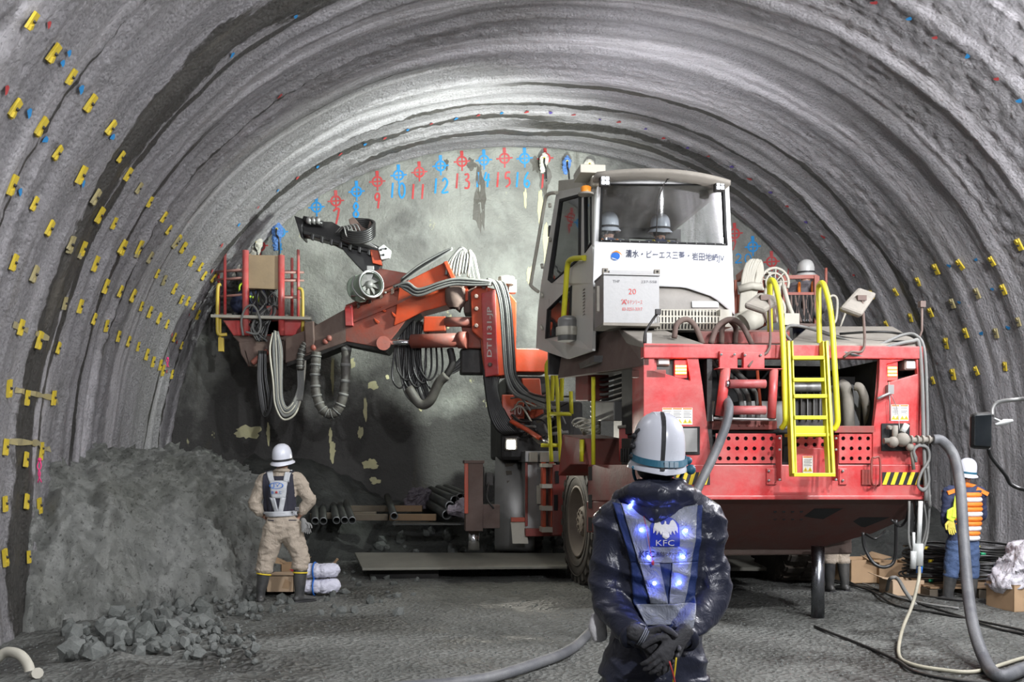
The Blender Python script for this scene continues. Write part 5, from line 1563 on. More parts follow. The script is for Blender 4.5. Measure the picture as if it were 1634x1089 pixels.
def make_person(name, label, Jt, mats, vox=.016, bulk=1.0, foldamp=.006, foldf=9, torso=None, face=(0, 1, 0), glove=False, curls=(.5, .5), handdirs=None, group=None, headr=1.0, sit=False, legs=True):
    """Jt: world joints.  mats: dict top, legs, hand, boots"""
    V = {k: Vector(v) for k, v in Jt.items()}
    base = (V['anl']+V['anr'])/2; base = Vector((base.x, base.y, min(V['anl'].z, V['anr'].z)-.09))
    root = thing(name, label, 'person', base, 0, group)
    side = (V['shr']-V['shl']).normalized(); face = Vector(face).normalized()
    m = MB(); b = bulk
    if torso is None:
        torso = [(V['pel']-Vector((0, 0, .06)), .165*b, .12*b), (V['pel']+Vector((0, 0, .06)), .165*b, .115*b), (V['pel'].lerp(V['che'], .5), .15*b, .11*b), (V['che'], .175*b, .12*b), (V['che'].lerp(V['nec'], .6), .165*b, .10*b), (V['nec']-Vector((0, 0, .03)), .075*b, .07*b)]
    ell(m, interp(torso), side, 28)
    ell(m, [(V['nec']-Vector((0, 0, .05)), .06, .06), (V['head']-Vector((0, 0, .04)), .052, .056)], side, 14)
    up = (V['head']-V['nec']).normalized(); fr = (face-up*face.dot(up)).normalized(); hr = headr
    ell(m, [(V['head']-up*.085*hr+fr*.022, .045*hr, .055*hr), (V['head']-up*.04*hr+fr*.010, .066*hr, .082*hr), (V['head']+up*.02*hr, .075*hr, .096*hr), (V['head']+up*.07*hr, .066*hr, .082*hr)], side, 18)
    hs = side-up*side.dot(up)
    if abs(hs.dot(fr)) > .2: hs = fr.cross(up)
    hs.normalize()
    ell(m, [(V['head']+fr*.088-up*.005, .009, .009), (V['head']+fr*.110-up*.035, .014, .011)], hs, 8)
    for s_ in (-1, 1): ell(m, [(V['head']+hs*(s_*.078)-up*.03, .008, .016), (V['head']+hs*(s_*.084)+up*.012, .009, .02)], hs, 8)
    for L_ in 'lr':
        sh, el_, wr = V['sh'+L_], V['el'+L_], V['wr'+L_]
        ell(m, interp([(V['che'].lerp(V['nec'], .55).lerp(sh, .45), .085*b, .085*b), (sh, .080*b, .082*b), (sh.lerp(el_, .5), .070*b, .072*b), (el_, .064*b, .066*b), (el_.lerp(wr, .5), .060*b, .060*b), (el_.lerp(wr, .85), .054*b, .052*b), (wr, .036*b, .032*b)]), (0, 1, 0), 18)
        if legs:
            hp, kn, an = V['hi'+L_], V['kn'+L_], V['an'+L_]
            ell(m, interp([(hp+Vector((0, 0, .05)), .110*b, .12*b), (hp.lerp(kn, .35), .108*b, .112*b), (kn, .088*b, .092*b), (kn.lerp(an, .18), .086*b, .088*b), (kn.lerp(an, .30), .090*b, .092*b), (kn.lerp(an, .42), .055*b, .058*b), (an, .040*b, .042*b)]), side, 20)
        hd = (handdirs or {}).get(L_)
        fw = (wr-el_).normalized()
        if hd: hand(m, wr+Vector(hd[0]).normalized()*.03, hd[0], hd[1], hd[2], curls[0 if L_ == 'l' else 1], .8 if glove else 1.0)
        else: hand(m, wr+fw*.03, fw, face, fw.cross(face)*(1 if L_ == 'l' else -1), curls[0 if L_ == 'l' else 1])
    me = remesh(m, vox)
    # regions
    segs = [('head', V['nec']+up*.03, V['head']+up*.1)]
    n = len(me.vertices); reg = np.zeros(n, dtype=int)
    co = [v.co.copy() for v in me.vertices]; no = [v.normal.copy() for v in me.vertices]
    newco = np.empty(n*3)
    belt = V['pel'].z+.02
    neckz = V['nec'].z+.015
    for i, (c, nn) in enumerate(zip(co, no)):
        r = 0                                    # top
        dw = min((seg_d(c, V['wr'+k], V['wr'+k]+(V['wr'+k]-V['el'+k]).normalized()*.005), k) for k in 'lr')
        hk = dw[1]; da = seg_d(c, V['el'+hk], V['wr'+hk]); beyond = (c-V['wr'+hk]).dot((V['wr'+hk]-V['el'+hk]).normalized())
        hd = (handdirs or {}).get(hk)
        hv = Vector(hd[0]).normalized() if hd else (V['wr'+hk]-V['el'+hk]).normalized()
        if seg_d(c, V['wr'+hk]+hv*.05, V['wr'+hk]+hv*.19) < .075 and (c-V['wr'+hk]).dot(hv) > .0 and seg_d(c, V['wr'+hk]+hv*.05, V['wr'+hk]+hv*.19) < seg_d(c, V['pel'], V['che'])-.06*b: r = 2
        elif c.z > neckz and seg_d(c, V['nec'], V['head']+up*.1) < .14:
            r = 3
            if (c-V['head']).dot(fr) < .045 and (c-V['head']).dot(up) > -.055 and abs((c-V['head']).dot(hs)) < .082: r = 4
        elif (c.z < belt and not sit) or (sit and min(seg_d(c, V['hi'+k], V['kn'+k]) for k in 'lr') < .115): 
            arm = min(seg_d(c, V['el'+k], V['wr'+k]) for k in 'lr')
            r = 1 if arm > .068*b else 0
        if r in (0, 1):
            c = c+nn*(foldamp*fold(c, foldf, 5.0*r))
        reg[i] = r
        newco[i*3:i*3+3] = c
    me.vertices.foreach_set('co', newco)
    for mt in (mats['top'], mats['legs'], mats['hand'], SKIN, HAIR): me.materials.append(mt)
    pr = []
    for p in me.polygons:
        v_ = [reg[k] for k in p.vertices]; pr.append(max(set(v_), key=v_.count))
    me.polygons.foreach_set('material_index', pr); me.polygons.foreach_set('use_smooth', [True]*len(pr))
    bvh = BVHTree.FromPolygons([Vector(newco[i*3:i*3+3]) for i in range(n)], [list(p.vertices) for p in me.polygons])
    me.transform(Matrix.Translation(-base)); me.update()
    o = bpy.data.objects.new('body', me); COL.objects.link(o); o.parent = root
    # face details
    m = MB()
    for s_ in (-1, 1): m.ball(V['head']+fr*.082*hr+hs*(s_*.030)+up*.008, .011, 8, 6)
    m.build('eye', STRAP, root, off=base)
    m = MB(); m.tube([V['head']+fr*.083-up*.066-hs*.02, V['head']+fr*.088-up*.067, V['head']+fr*.083-up*.066+hs*.02], .005, 6); m.build('mouth', clothmat('lip', (.3, .12, .1)), root, off=base)
    # boots
    if legs and mats.get('boots'):
        for L_ in 'lr':
            kn, an = V['kn'+L_], V['an'+L_]
            toe = V.get('to'+L_, face)
            toe = Vector((toe.x, toe.y, 0)).normalized()
            sh_ = an+(kn-an).normalized()*.27
            m = MB(); sdv = Vector((toe.y, -toe.x, 0))
            ell(m, interp([(sh_, .076, .082), (an.lerp(sh_, .5), .066, .070), (an+Vector((0, 0, .03)), .052, .060), (an-Vector((0, 0, .03)), .050, .058)]), sdv, 18)
            ell(m, [(an-toe*.055-Vector((0, 0, .055)), .040, .034), (an+toe*.03-Vector((0, 0, .05)), .045, .040), (an+toe*.13-Vector((0, 0, .062)), .050, .028), (an+toe*.17-Vector((0, 0, .066)), .042, .022)], sdv, 16)
            bm_ = remesh(m, .011, 3); bm_.materials.append(BOOT); bm_.polygons.foreach_set('use_smooth', [True]*len(bm_.polygons)); bm_.transform(Matrix.Translation(-base))
            bo = bpy.data.objects.new('boot', bm_); COL.objects.link(bo); bo.parent = root
            m = MB(); m.box(an+toe*.055-Vector((0, 0, .086)), (.10, .28, .02), Matrix((sdv, toe, Vector((0, 0, 1)))).transposed()); m.build('sole', STRAP, bo, bevel=.008, off=base)
            if mats.get('band'):
                ax = (kn-an).normalized(); m = MB(); m.lathe([(.080, -.008), (.086, -.006), (.086, .006), (.080, .008)], sh_-ax*.03, ax, 20); m.build('yellow_band', mats['band'], bo, off=base)
    return root, base, bvh, V, (up, fr, hs)

def helmet(root, base, c, up, fr, mat=HELM, s=1.0, straps=True, brim=1.0, goggles=True, name='helmet', hz=1.3):
    up = Vector(up).normalized(); fr = Vector(fr); fr = (fr-up*fr.dot(up)).normalized(); sd = fr.cross(up)
    m = MB(); n = 36
    prof_ = [(1.16*brim, -.02, .0), (1.15*brim, -.008, 0), (1.03, .006, 0), (1.0, .016, 0), (.998, .04, 0), (.98, .066, 0), (.935, .090, 0), (.85, .112, 0), (.71, .130, 0), (.52, .143, 0), (.26, .152, 0), (0, .154, 0)]
    def P(k, h, a, inn=0.0):
        rx, ry = .112*s-inn, .137*s-inn
        br = 0
        if h < .01 and k > 1.05: br = .035*s*max(0, math.cos(a-PI/2))**2
        q = c+sd*(rx*k*math.cos(a))+fr*((ry*k+br)*math.sin(a))+up*(h*s*(hz if h > 0 else 1))
        if k > 1.05: q -= up*(.012*s*(1-abs(math.cos(a))))
        return q
    def fn(i, j): return P(prof_[i][0], prof_[i][1], 2*PI*j/n)
    m.grid(fn, len(prof_), n, 0, True, True)
    m.grid(lambda i, j: P((1.16*brim, 1.0, .93, .60, 0)[i], (-.022, -.012, .06, .12, .14)[i], 2*PI*j/n, .004), 5, n, 0, True, True)
    o = m.build(name, mat, root, off=base, split=False)
    m = MB()      # raised ridges on the crown
    for x in (-.28, .28, 0):
        pts = []
        for k in range(13):
            t = -1.05+2.1*k/12
            pts.append(c+sd*(.112*s*x)+fr*(.137*s*math.sin(t)*.93)+up*(s*hz*(.152*(math.cos(t)**.6 if math.cos(t) > 0 else 0)*math.sqrt(1-x*x*.6)*1.0)))
        m.tube(pts, .006*s if x else .004*s, 6)
    m.build('helmet_ridge', mat, o, off=base, split=False)
    if straps:
        m = MB()
        pts = [P(1.012, .03, a) for a in np.linspace(0, 2*PI, 40)]
        vs = []
        for a in np.linspace(0, 2*PI, 41):
            for h in (.012, .030): vs.append(P(1.03, h, a))
        m.add(vs, [(2*k, 2*k+2, 2*k+3, 2*k+1) for k in range(40)])
        m.build('helmet_band', TEAL if goggles else STRAP, o, off=base, solid=.004, split=False)
    return o, P

def drape(px0, f, bvh, Y, off, nu, nv, m, mi=0, base=None):
    """surface patch laid on a body: f(s,t)->pixel, cast onto the body along +Y"""
    def fn(i, j):
        x, y = f(i/nu, j/nv); p = W(x, y, Y)
        h = bvh.ray_cast(Vector((p.x, p.y-1.2, p.z)), Vector((0, 1, 0)))
        q = h[0] if h[0] is not None else Vector((p.x, p.y, p.z))
        return Vector((p.x, q.y-off, p.z))
    m.grid(fn, nu+1, nv+1, mi)
def quadf(a, b, c, d):      # a top-left, b top-right, c bottom-right, d bottom-left
    def f(s, t):
        return (a[0]*(1-s)*(1-t)+b[0]*s*(1-t)+c[0]*s*t+d[0]*(1-s)*t, a[1]*(1-s)*(1-t)+b[1]*s*(1-t)+c[1]*s*t+d[1]*(1-s)*t)
    return f

# ---------------------------------------------------------------- foreground worker
YA = 3.83
def A(px, py, dy=0): return W(px, py, YA+dy)
ja = dict(pel=A(1048, 1085), che=A(1049, 885), nec=A(1050, 783), head=A(1051, 722), shl=A(982, 828), shr=A(1121, 828),
          ell=A(969, 948, -.02), elr=A(1137, 950, -.02), wrl=A(1017, 1021, -.19), wrr=A(1087, 1024, -.20),
          hil=A(1015, 1110), hir=A(1085, 1110), knl=Vector((.50, 3.80, .46)), knr=Vector((.68, 3.80, .46)), anl=Vector((.49, 3.86, .10)), anr=Vector((.70, 3.86, .10)))
to = [(A(1044, 1150), .225, .16), (A(1044, 1089), .215, .155), (A(1046, 1040), .19, .14), (A(1048, 985), .165, .12), (A(1049, 930), .175, .125), (A(1050, 880), .20, .135), (A(1051, 840), .205, .13), (A(1051, 815), .16, .105), (A(1050, 792), .08, .08)]
rootA, bA, bvA, VA, (upA, frA, hsA) = make_person('person', 'worker in shiny navy rain jacket and lit reflective vest, hands clasped behind back', ja,
    dict(top=NAVY_SHINY, legs=NAVY_SHINY, hand=GLOVE, boots=BOOT), vox=.0075, bulk=1.04, foldamp=.022, foldf=5.6, glove=True, torso=to, face=(-.12, 1, 0), curls=(.75, .55),
    handdirs=dict(l=((.75, .0, -.55), (.1, -1, .1), (.3, -.2, .9)), r=((-.75, -.25, -.62), (0, 1, .1), (-.3, -.2, .9))))
# helmet
hc = A(1049, 741, .0)
HSA, HZA = .90, 1.46
hA, PA = helmet(rootA, bA, hc-Vector((0, 0, .0)), (.05, -.10, 1), (-.12, 1, .12), HELM, HSA, False, .96, hz=HZA)
def onH(px, py, off=.003):
    """point on the helmet shell seen from behind"""
    p = W(px, py, YA)
    return p
upv = Vector((.05, -.10, 1)).normalized(); frv = Vector((-.12, 1, .12)); frv = (frv-upv*frv.dot(upv)).normalized(); sdv = frv.cross(upv)
def Hs(a, h, k=1.02):         # around the back, a degrees (270 = back), h height
    hh = [-.02, .016, .04, .066, .09, .112, .13, .143, .152, .154]; kk = [1.16, 1.0, .998, .98, .935, .85, .71, .52, .26, 0]
    r = float(np.interp(h, hh, kk))*k
    a = math.radians(a)
    return hc+sdv*(.112*HSA*r*math.cos(a))+frv*(.137*HSA*r*math.sin(a))+upv*(h*HSA*(HZA if h > 0 else 1)*1.01)
m = MB(); vs = []; hsq = [-.012, .02, .05, .075, .095, .115, .13, .14, .148, .152]
for h in hsq:
    for dx in (-3.6, 3.6): 
        r = max(.25, float(np.interp(h, [0, .12, .152], [1, .7, .3]))); vs.append(Hs(262+dx/r, h, 1.025))
m.add(vs, [(2*k, 2*k+2, 2*k+3, 2*k+1) for k in range(len(hsq)-1)]); m.build('helmet_strap', STRAP, hA, solid=.003, off=bA, split=False)
m = MB(); vs = []
for a in range(150, 391, 6):
    dz = -.012*math.cos(math.radians(a-270))
    for h in (.012+dz, .030+dz): vs.append(Hs(a, h, 1.06))
m.add(vs, [(2*k, 2*k+2, 2*k+3, 2*k+1) for k in range(len(vs)//2-1)]); m.build('goggle_strap', TEAL, hA, solid=.003, off=bA, split=False)
m = MB(); 
for a in (268, 278, 288): m.box(Hs(a, .009, 1.10), (.016, .008, .022))
m.build('strap_buckle', pm('pale_blue_buckle', (.35, .45, .52), .4, bump=0), hA, off=bA, bevel=.002)
m = MB()
for h in (.02, .05, .08): m.ball(Hs(186, h, 1.05), (.012, .018, .012), 8, 6)
m.tube([Hs(176, .02, 1.08), Hs(182, .06, 1.08), Hs(190, .09, 1.05), Hs(198, .10, 1.03)], .006, 6); m.build('headlamp', STRAP, hA, off=bA, split=False)
m = MB(); m.tube(spl([Hs(200, -.01, 1.0), A(1012, 760, -.02), A(1020, 775, .02), A(1040, 785, .08)], 5), .006, 6); m.tube(spl([Hs(345, -.01, 1.0), A(1090, 755, 0), A(1078, 775, .05)], 5), .006, 6)
m.ball(Hs(350, .015, 1.12), (.018, .02, .016), 8, 6); m.ball(Hs(340, -.012, 1.1), (.02, .02, .02), 8, 6); m.build('chin_strap', TEAL, hA, off=bA)
# gloves: separate fingers closed on each other
m = MB(); hand(m, A(1022, 1014, -.215), (.80, -.10, -.42), (.05, -1, -.25), (.35, -.1, .9), .62, 1.12, .06)
g1 = remesh(m, .0036, 2); m = MB(); hand(m, A(1086, 1018, -.24), (-.62, -.28, -.72), (-.25, 1, .1), (-.75, .1, .6), .42, 1.14, .07); g2 = remesh(m, .0036, 2)
for g_ in (g1, g2):
    for v in g_.vertices: v.co = v.co+v.normal*(.0022*fold(v.co, 42, 3))
    g_.materials.append(GLOVE); g_.polygons.foreach_set('use_smooth', [True]*len(g_.polygons)); g_.transform(Matrix.Translation(-bA)); go = bpy.data.objects.new('glove', g_); COL.objects.link(go); go.parent = rootA
for L_ in 'lr':
    m = MB(); d = (VA['wr'+L_]-VA['el'+L_]).normalized(); m.lathe([(.040, -.02), (.056, -.018), (.060, 0), (.056, .016), (.040, .018)], VA['wr'+L_]-d*.025, d, 24); m.build('cuff', NAVY_SHINY, rootA, off=bA)
m = MB(); dl = Vector((.80, -.10, -.42)).normalized()
for k in range(3): m.lathe([(.036, -.002), (.0375, 0), (.036, .002)], A(1022, 1014, -.215)+dl*(.004+.007*k), dl, 20)
m.build('cuff_stripes', SILV, rootA, off=bA, split=False)
# nape hair and liner
m = MB(); m.ball(A(1048, 748, -.015), (.078, .085, .055), 16, 10); m.build('nape_hair', HAIR, rootA, off=bA)
# hood folded at the neck
m = MB()
ell(m, [(A(988, 806, .03), .04, .045), (A(996, 795, -.02), .045, .055), (A(1018, 786, -.10), .045, .060), (A(1048, 790, -.13), .05, .068), (A(1080, 786, -.10), .045, .060), (A(1102, 794, -.02), .045, .055), (A(1108, 806, .03), .04, .045)], (0, 0, 1), 18)
ell(m, [(A(1018, 800, -.08), .035, .05), (A(1046, 818, -.14), .030, .045), (A(1078, 802, -.08), .035, .05)], (0, 1, 0), 14)
ell(m, [(A(1022, 776, .0), .035, .05), (A(1050, 771, -.06), .03, .05), (A(1078, 776, .0), .035, .05)], (0, 0, 1), 14)
hm = remesh(m, .008, 4)
for v in hm.vertices: v.co = v.co+v.normal*(.018*fold(v.co, 8, 9.0))
hm.materials.append(NAVY_SHINY); hm.polygons.foreach_set('use_smooth', [True]*len(hm.polygons)); hm.transform(Matrix.Translation(-bA))
ho = bpy.data.objects.new('hood', hm); COL.objects.link(ho); ho.parent = rootA
# vest
def patch(name, quads, mat, off, nu=14, nv=14, parent=None, root=rootA, bv=bvA, Y=YA, base=bA, solid=.004):
    m = MB()
    for q in quads: drape(None, quadf(*q), bv, Y, off, nu, nv, m)
    return m.build(name, mat, parent or root, off=base, solid=solid, split=False)
vest = patch('safety_vest', [((974, 801), (1044, 812), (1048, 893), (1001, 893)), ((1044, 812), (1114, 805), (1107, 893), (1048, 893)), ((1001, 893), (1107, 893), (1100, 955), (1005, 955)), ((1005, 955), (1100, 955), (1087, 993), (1026, 995))], VNAVY, .010, 36, 30)
patch('reflective_panel', [((987, 802), (1046, 814), (1050, 893), (1012, 893)), ((1046, 814), (1106, 804), (1095, 893), (1050, 893))], SILV, .017, 40, 40, vest)
patch('reflective_strip', [((1013, 893), (1043, 893), (1057, 957), (1031, 957))], SILV, .020, 24, 24, vest)
patch('reflective_strip', [((1063, 893), (1095, 893), (1083, 957), (1058, 957))], SILV, .020, 24, 24, vest)
patch('reflective_strip', [((1008, 958), (1099, 955), (1088, 987), (1024, 989))], SILV, .024, 40, 16, vest)
def onA(px, py, off=.021):
    p = W(px, py, YA); h = bvA.ray_cast(Vector((p.x, p.y-1.2, p.z)), Vector((0, 1, 0)))
    return Vector((p.x, (h[0].y if h[0] is not None else p.y)-off, p.z))
LB = pm('logo_blue', (.01, .035, .42), .5, bump=0)
m = MB()       # blue arched badge, white bird
def arch(i, j):
    a = i/16; x = 1029+45*a; yt = 822+12*(abs(2*a-1)**2.6); return onA(x, yt+(867-yt)*j/8, .025)
m.grid(arch, 17, 9); m.build('badge', LB, vest, off=bA, split=False)
m = MB()
bird = [(1051.5, 828), (1054, 829), (1053.5, 833), (1058, 834), (1061, 828), (1064, 826.5), (1068, 830), (1071, 838), (1071, 847), (1067, 842), (1066, 849), (1062, 843), (1060, 850), (1057, 845), (1058, 852), (1052, 856), (1046, 852), (1047, 845), (1044, 850), (1042, 843), (1038, 849), (1037, 842), (1033, 847), (1033, 838), (1036, 830), (1040, 826.5), (1043, 828), (1046, 834), (1050, 833)]
def inpoly(x, y):
    c = False; n = len(bird)
    for i in range(n):
        x0, y0 = bird[i]; x1, y1 = bird[(i+1) % n]
        if (y0 > y) != (y1 > y) and x < (x1-x0)*(y-y0)/(y1-y0)+x0: c = not c
    return c
ix = 0
for gx in np.arange(1032, 1072, .8):
    for gy_ in np.arange(825, 857, .8):
        if inpoly(gx+.4, gy_+.4): m.add([onA(gx, gy_, .029), onA(gx+.8, gy_, .029), onA(gx+.8, gy_+.8, .029), onA(gx, gy_+.8, .029)], [(0, 1, 2, 3)])
put_text(m, 'KFC', lambda a, b: onA(1037+28*a, 866-9*b, .029)); m.build('badge_bird', WTAPE, vest, off=bA, split=False)
m = MB(); BOLD[0] = .02; put_text(m, 'KFC', lambda a, b: onA(1013+22*a, 884-10*b, .028)); put_text(m, '株式会社 ケー・エフ・シー', lambda a, b: onA(1038+54*a, 882-7*b, .028)); BOLD[0] = 0; m.build('vest_lettering', pm('navy_print', (.004, .006, .06), .5, bump=0), vest, off=bA, split=False)
LEDM = emis('blue_vest_led', (.12, .18, 1.0), 70)
LEDD = pm('unlit_led_base', (.03, .04, .2), .3, bump=0)
for x, y in ((1001, 806), (1015, 842), (1084, 843), (1026, 884), (1080, 884), (1035, 924), (1074, 923)):
    m = MB(); c = onA(x, y, .029); m.ball(c, .0065, 10, 6); m.build('vest_led', LEDM, vest, off=bA)
    l = bpy.data.lights.new('led_glow', 'POINT'); l.energy = .045; l.color = (.08, .12, 1); l.shadow_soft_size = .004
    lo = bpy.data.objects.new('led_glow', l); COL.objects.link(lo); lo.location = c-Vector((0, .014, 0))
m = MB(); m.tube(spl([onA(1019, 812, .03), onA(1023, 840, .03), onA(1028, 870, .03), onA(1032, 888, .03)], 5), .0012, 5); m.ball(onA(1032, 892, .03), (.006, .006, .010), 8, 6); m.build('red_cord', INKR, vest, off=bA, split=False)
m = MB(); m.tube(spl([A(1079, 1050, -.32), A(1077, 1070, -.32), A(1074, 1090, -.31)], 4), .003, 6); m.tube(spl([A(1068, 1056, -.32), A(1074, 1076, -.32), A(1078, 1095, -.31)], 4), .003, 6, 1); m.build('glove_tag', [YB, INKR], rootA, off=bA, split=False)
m = MB(); ell(m, [(A(955, 985, -.02), .03, .02), (A(953, 1000, -.03), .035, .02), (A(957, 1018, -.02), .03, .02)], (1, 0, 0), 12); m.build('white_towel', WTAPE, rootA, off=bA)

# ---------------------------------------------------------------- beige worker by the mound
YB_ = 11.4
def B(px, py, dy=0): return W(px, py, YB_+dy)
jb = dict(pel=B(450, 836), che=B(449, 785), nec=B(450, 750), head=B(451, 737), shl=B(423, 768), shr=B(476, 768), ell=B(406, 802, .02), elr=B(494, 797, .02), wrl=B(417, 822, .05), wrr=B(481, 820, .05),
          hil=B(438, 848), hir=B(464, 848), knl=B(424, 896, .03), knr=B(480, 890, .03), anl=B(416, 950), anr=B(478, 948), tol=(-.15, 1, 0), tor=(.9, .7, 0))
tb = [(B(450, 850), .165, .13), (B(450, 838), .175, .13), (B(449, 818), .145, .115), (B(449, 800), .16, .12), (B(449, 782), .19, .125), (B(449, 768), .185, .11), (B(450, 758), .12, .09), (B(450, 750), .065, .065)]
rootB, bB, bvB, VB, (upB, frB, hsB) = make_person('person', 'worker in beige workwear and silver harness vest standing by the muck mound, hands on hips', jb,
    dict(top=BEIGE, legs=BEIGE, hand=SKIN, boots=BOOT, band=YB), vox=.013, bulk=1.12, foldamp=.022, foldf=8, torso=tb, face=(.05, 1, .1),
    handdirs=dict(l=((.5, .6, -.4), (1, 0, 0), (0, -.2, 1)), r=((-.5, .5, -.6), (-1, 0, 0), (0, -.2, 1))))
helmet(rootB, bB, B(451, 737), (-.05, -.16, 1), (.05, 1, .18), HELM, 1.0, True, 1.06, False, hz=1.35)
SILVB = clothmat('bright_reflective', (.52, .54, .56), .4, 0, .3)
def qB(name, q, mat, off, nu=8, nv=8, par=None): return patch(name, q, mat, off, nu, nv, par, rootB, bvB, YB_, bB, .006)
vb = qB('harness_vest', [((423, 752), (436, 750), (436, 822), (420, 822)), ((436, 760), (462, 760), (462, 822), (436, 822)), ((462, 750), (470, 752), (474, 820), (462, 822))], VDARK, .012)
qB('reflective_strip', [((427, 753), (436, 751), (442, 768), (434, 770))], SILVB, .022, 4, 6, vb)
qB('reflective_strip', [((458, 751), (467, 750), (465, 770), (456, 768))], SILVB, .022, 4, 6, vb)
qB('reflective_panel', [((434, 767), (463, 767), (460, 795), (437, 795))], SILVB, .022, 8, 8, vb)
qB('reflective_strip', [((434, 794), (443, 794), (450, 820), (443, 820))], SILVB, .022, 4, 6, vb)
qB('reflective_strip', [((452, 794), (460, 794), (455, 820), (447, 820))], SILVB, .022, 4, 6, vb)
qB('reflective_belt', [((421, 817), (475, 815), (474, 823), (422, 825))], SILVB, .026, 12, 3, vb)
def onB(px, py, off=.03):
    p = W(px, py, YB_); h = bvB.ray_cast(Vector((p.x, p.y-1.2, p.z)), Vector((0, 1, 0))); return Vector((p.x, (h[0].y if h[0] is not None else p.y)-off, p.z))
m = MB()
for k in range(24):
    a0, a1 = 2*PI*k/24, 2*PI*(k+1)/24
    m.add([onB(445.5+r*math.cos(a), 775+r*.45*math.sin(a)) for a, r in ((a0, 11.5), (a1, 11.5), (a1, 9.8), (a0, 9.8))], [(0, 1, 2, 3)])
put_text(m, 'JV', lambda a, b: onB(439.5+12*a, 778.5-7*b)); put_text(m, '金', lambda a, b: onB(437+5*a, 788-5*b)); put_text(m, 'と', lambda a, b: onB(450+4*a, 788-5*b, .03))
m.build('vest_lettering', INKBL, vb, off=bB, split=False)
m = MB(); c = onB(446, 785.5); m.ball(c, (.014, .004, .014), 8, 5); m.build('red_mark', INKR, vb, off=bB)
m = MB(); ell(m, [(B(439, 753, .02), .022, .03), (B(442, 751, -.06), .022, .03), (B(450, 751, -.085), .022, .032), (B(458, 751, -.06), .022, .03), (B(461, 753, .02), .022, .03)], (0, 0, 1), 12); m.build('collar', BEIGE, rootB, off=bB, split=False)
for xx in (430, 464):
    m = MB(); drape(None, quadf((xx, 829), (xx+11, 829.5), (xx+11, 831), (xx, 830.5)), bvB, YB_, .004, 4, 1, m); m.build('pocket_slit', VDARK, rootB, off=bB, split=False, solid=.003)
m = MB(); m.box(B(474, 813, -.12), (.05, .03, .05)); m.build('belt_buckle', CHR, rootB, off=bB, bevel=.006)
m = MB(); hand(m, B(484, 833, -.08), (.2, -.1, -1), (0, -1, 0), (1, 0, 0), .5, .9); hand(m, B(486, 834, -.05), (.4, 0, -1), (0, -1, 0), (1, 0, 0), .3, .9)
m.build('spare_gloves', pm('grey_gloves', (.25, .25, .24), .8, bump=.1), rootB, off=bB, split=False)

# ---------------------------------------------------------------- orange-vest worker on the right
YC = 11.6
def Cc(px, py, dy=0): return W(px, py, YC+dy)
jc = dict(pel=Cc(1535, 865), che=Cc(1536, 808), nec=Cc(1538, 776), head=Cc(1540, 758), shl=Cc(1515, 786), shr=Cc(1562, 786), ell=Cc(1510, 828, .0), elr=Cc(1566, 822, .12), wrl=Cc(1516, 850, .12), wrr=Cc(1552, 838, .2),
          hil=Cc(1526, 872), hir=Cc(1546, 872), knl=Cc(1518, 908), knr=Cc(1550, 908), anl=Cc(1513, 950), anr=Cc(1550, 953), tol=(-1, .25, 0), tor=(.1, 1, 0))
tc = [(Cc(1535, 880), .16, .13), (Cc(1535, 866), .165, .13), (Cc(1535, 845), .15, .12), (Cc(1536, 820), .155, .12), (Cc(1536, 800), .17, .125), (Cc(1537, 786), .15, .10), (Cc(1538, 777), .07, .07)]
rootC, bC, bvC, VC, (upC, frC, hsC) = make_person('person', 'worker in padded orange safety vest and blue denim standing beside the coiled tubing', jc,
    dict(top=NAVY, legs=DENIM, hand=YGLV, boots=BOOT), vox=.014, bulk=.98, foldamp=.014, foldf=9, torso=tc, face=(.25, 1, 0))
helmet(rootC, bC, Cc(1542, 757), (.10, -.12, 1), (.25, 1, .1), HELM, .95, True, 1.05, True)
m = MB()
for k in range(10):
    y = 790+k*7.6; c = Cc(1541, y)
    rx = .145+.012*math.sin(k*.5)-(.01 if k > 7 else 0)
    P = [c+Vector((rx*math.cos(a), .135*math.sin(a)+.0, 0)) for a in np.linspace(0, 2*PI, 30)]
    m.tube(P, .030, 8, 0)
ell(m, [(Cc(1532, 778, .02), .03, .03), (Cc(1542, 774, -.05), .035, .035), (Cc(1556, 778, .02), .03, .03)], (0, 0, 1), 10)
for a, b_ in (((1528, 780), (1508, 787)), ((1554, 780), (1572, 789))): m.bar(Cc(a[0], a[1]), Cc(b_[0], b_[1]), .16, .045)
vc = m.build('padded_vest', ORV, rootC, off=bC, split=False, bevel=0)
for k in (1, 4, 7, 9):
    y = 790+k*7.6; c = Cc(1541, y); rx = .145+.012*math.sin(k*.5)-(.01 if k > 7 else 0)
    m = MB(); m.tube([c+Vector((rx*math.cos(a), .135*math.sin(a), 0)) for a in np.linspace(PI*1.28, PI*1.88, 12)], .0315, 8); m.build('white_band', WTAPE, vc, off=bC)
m = MB(); m.prism([Cc(1512, 815, -.15), Cc(1524, 808, -.15), Cc(1527, 826, -.15), Cc(1521, 834, -.15), Cc(1511, 828, -.15)], (0, .03, 0)); m.build('lime_pouch', LIME, rootC, off=bC, bevel=.01)
m = MB(); hand(m, Cc(1517, 830, -.12), (.05, -.1, -1), (0, -1, 0), (-1, 0, 0), .25, 1.1); m.build('yellow_glove', YGLV, rootC, off=bC, split=False)
m = MB(); m.bar(Cc(1527, 792, -.14), Cc(1522, 826, -.15), .05, .02); m.build('lime_strap', LIME, rootC, off=bC)

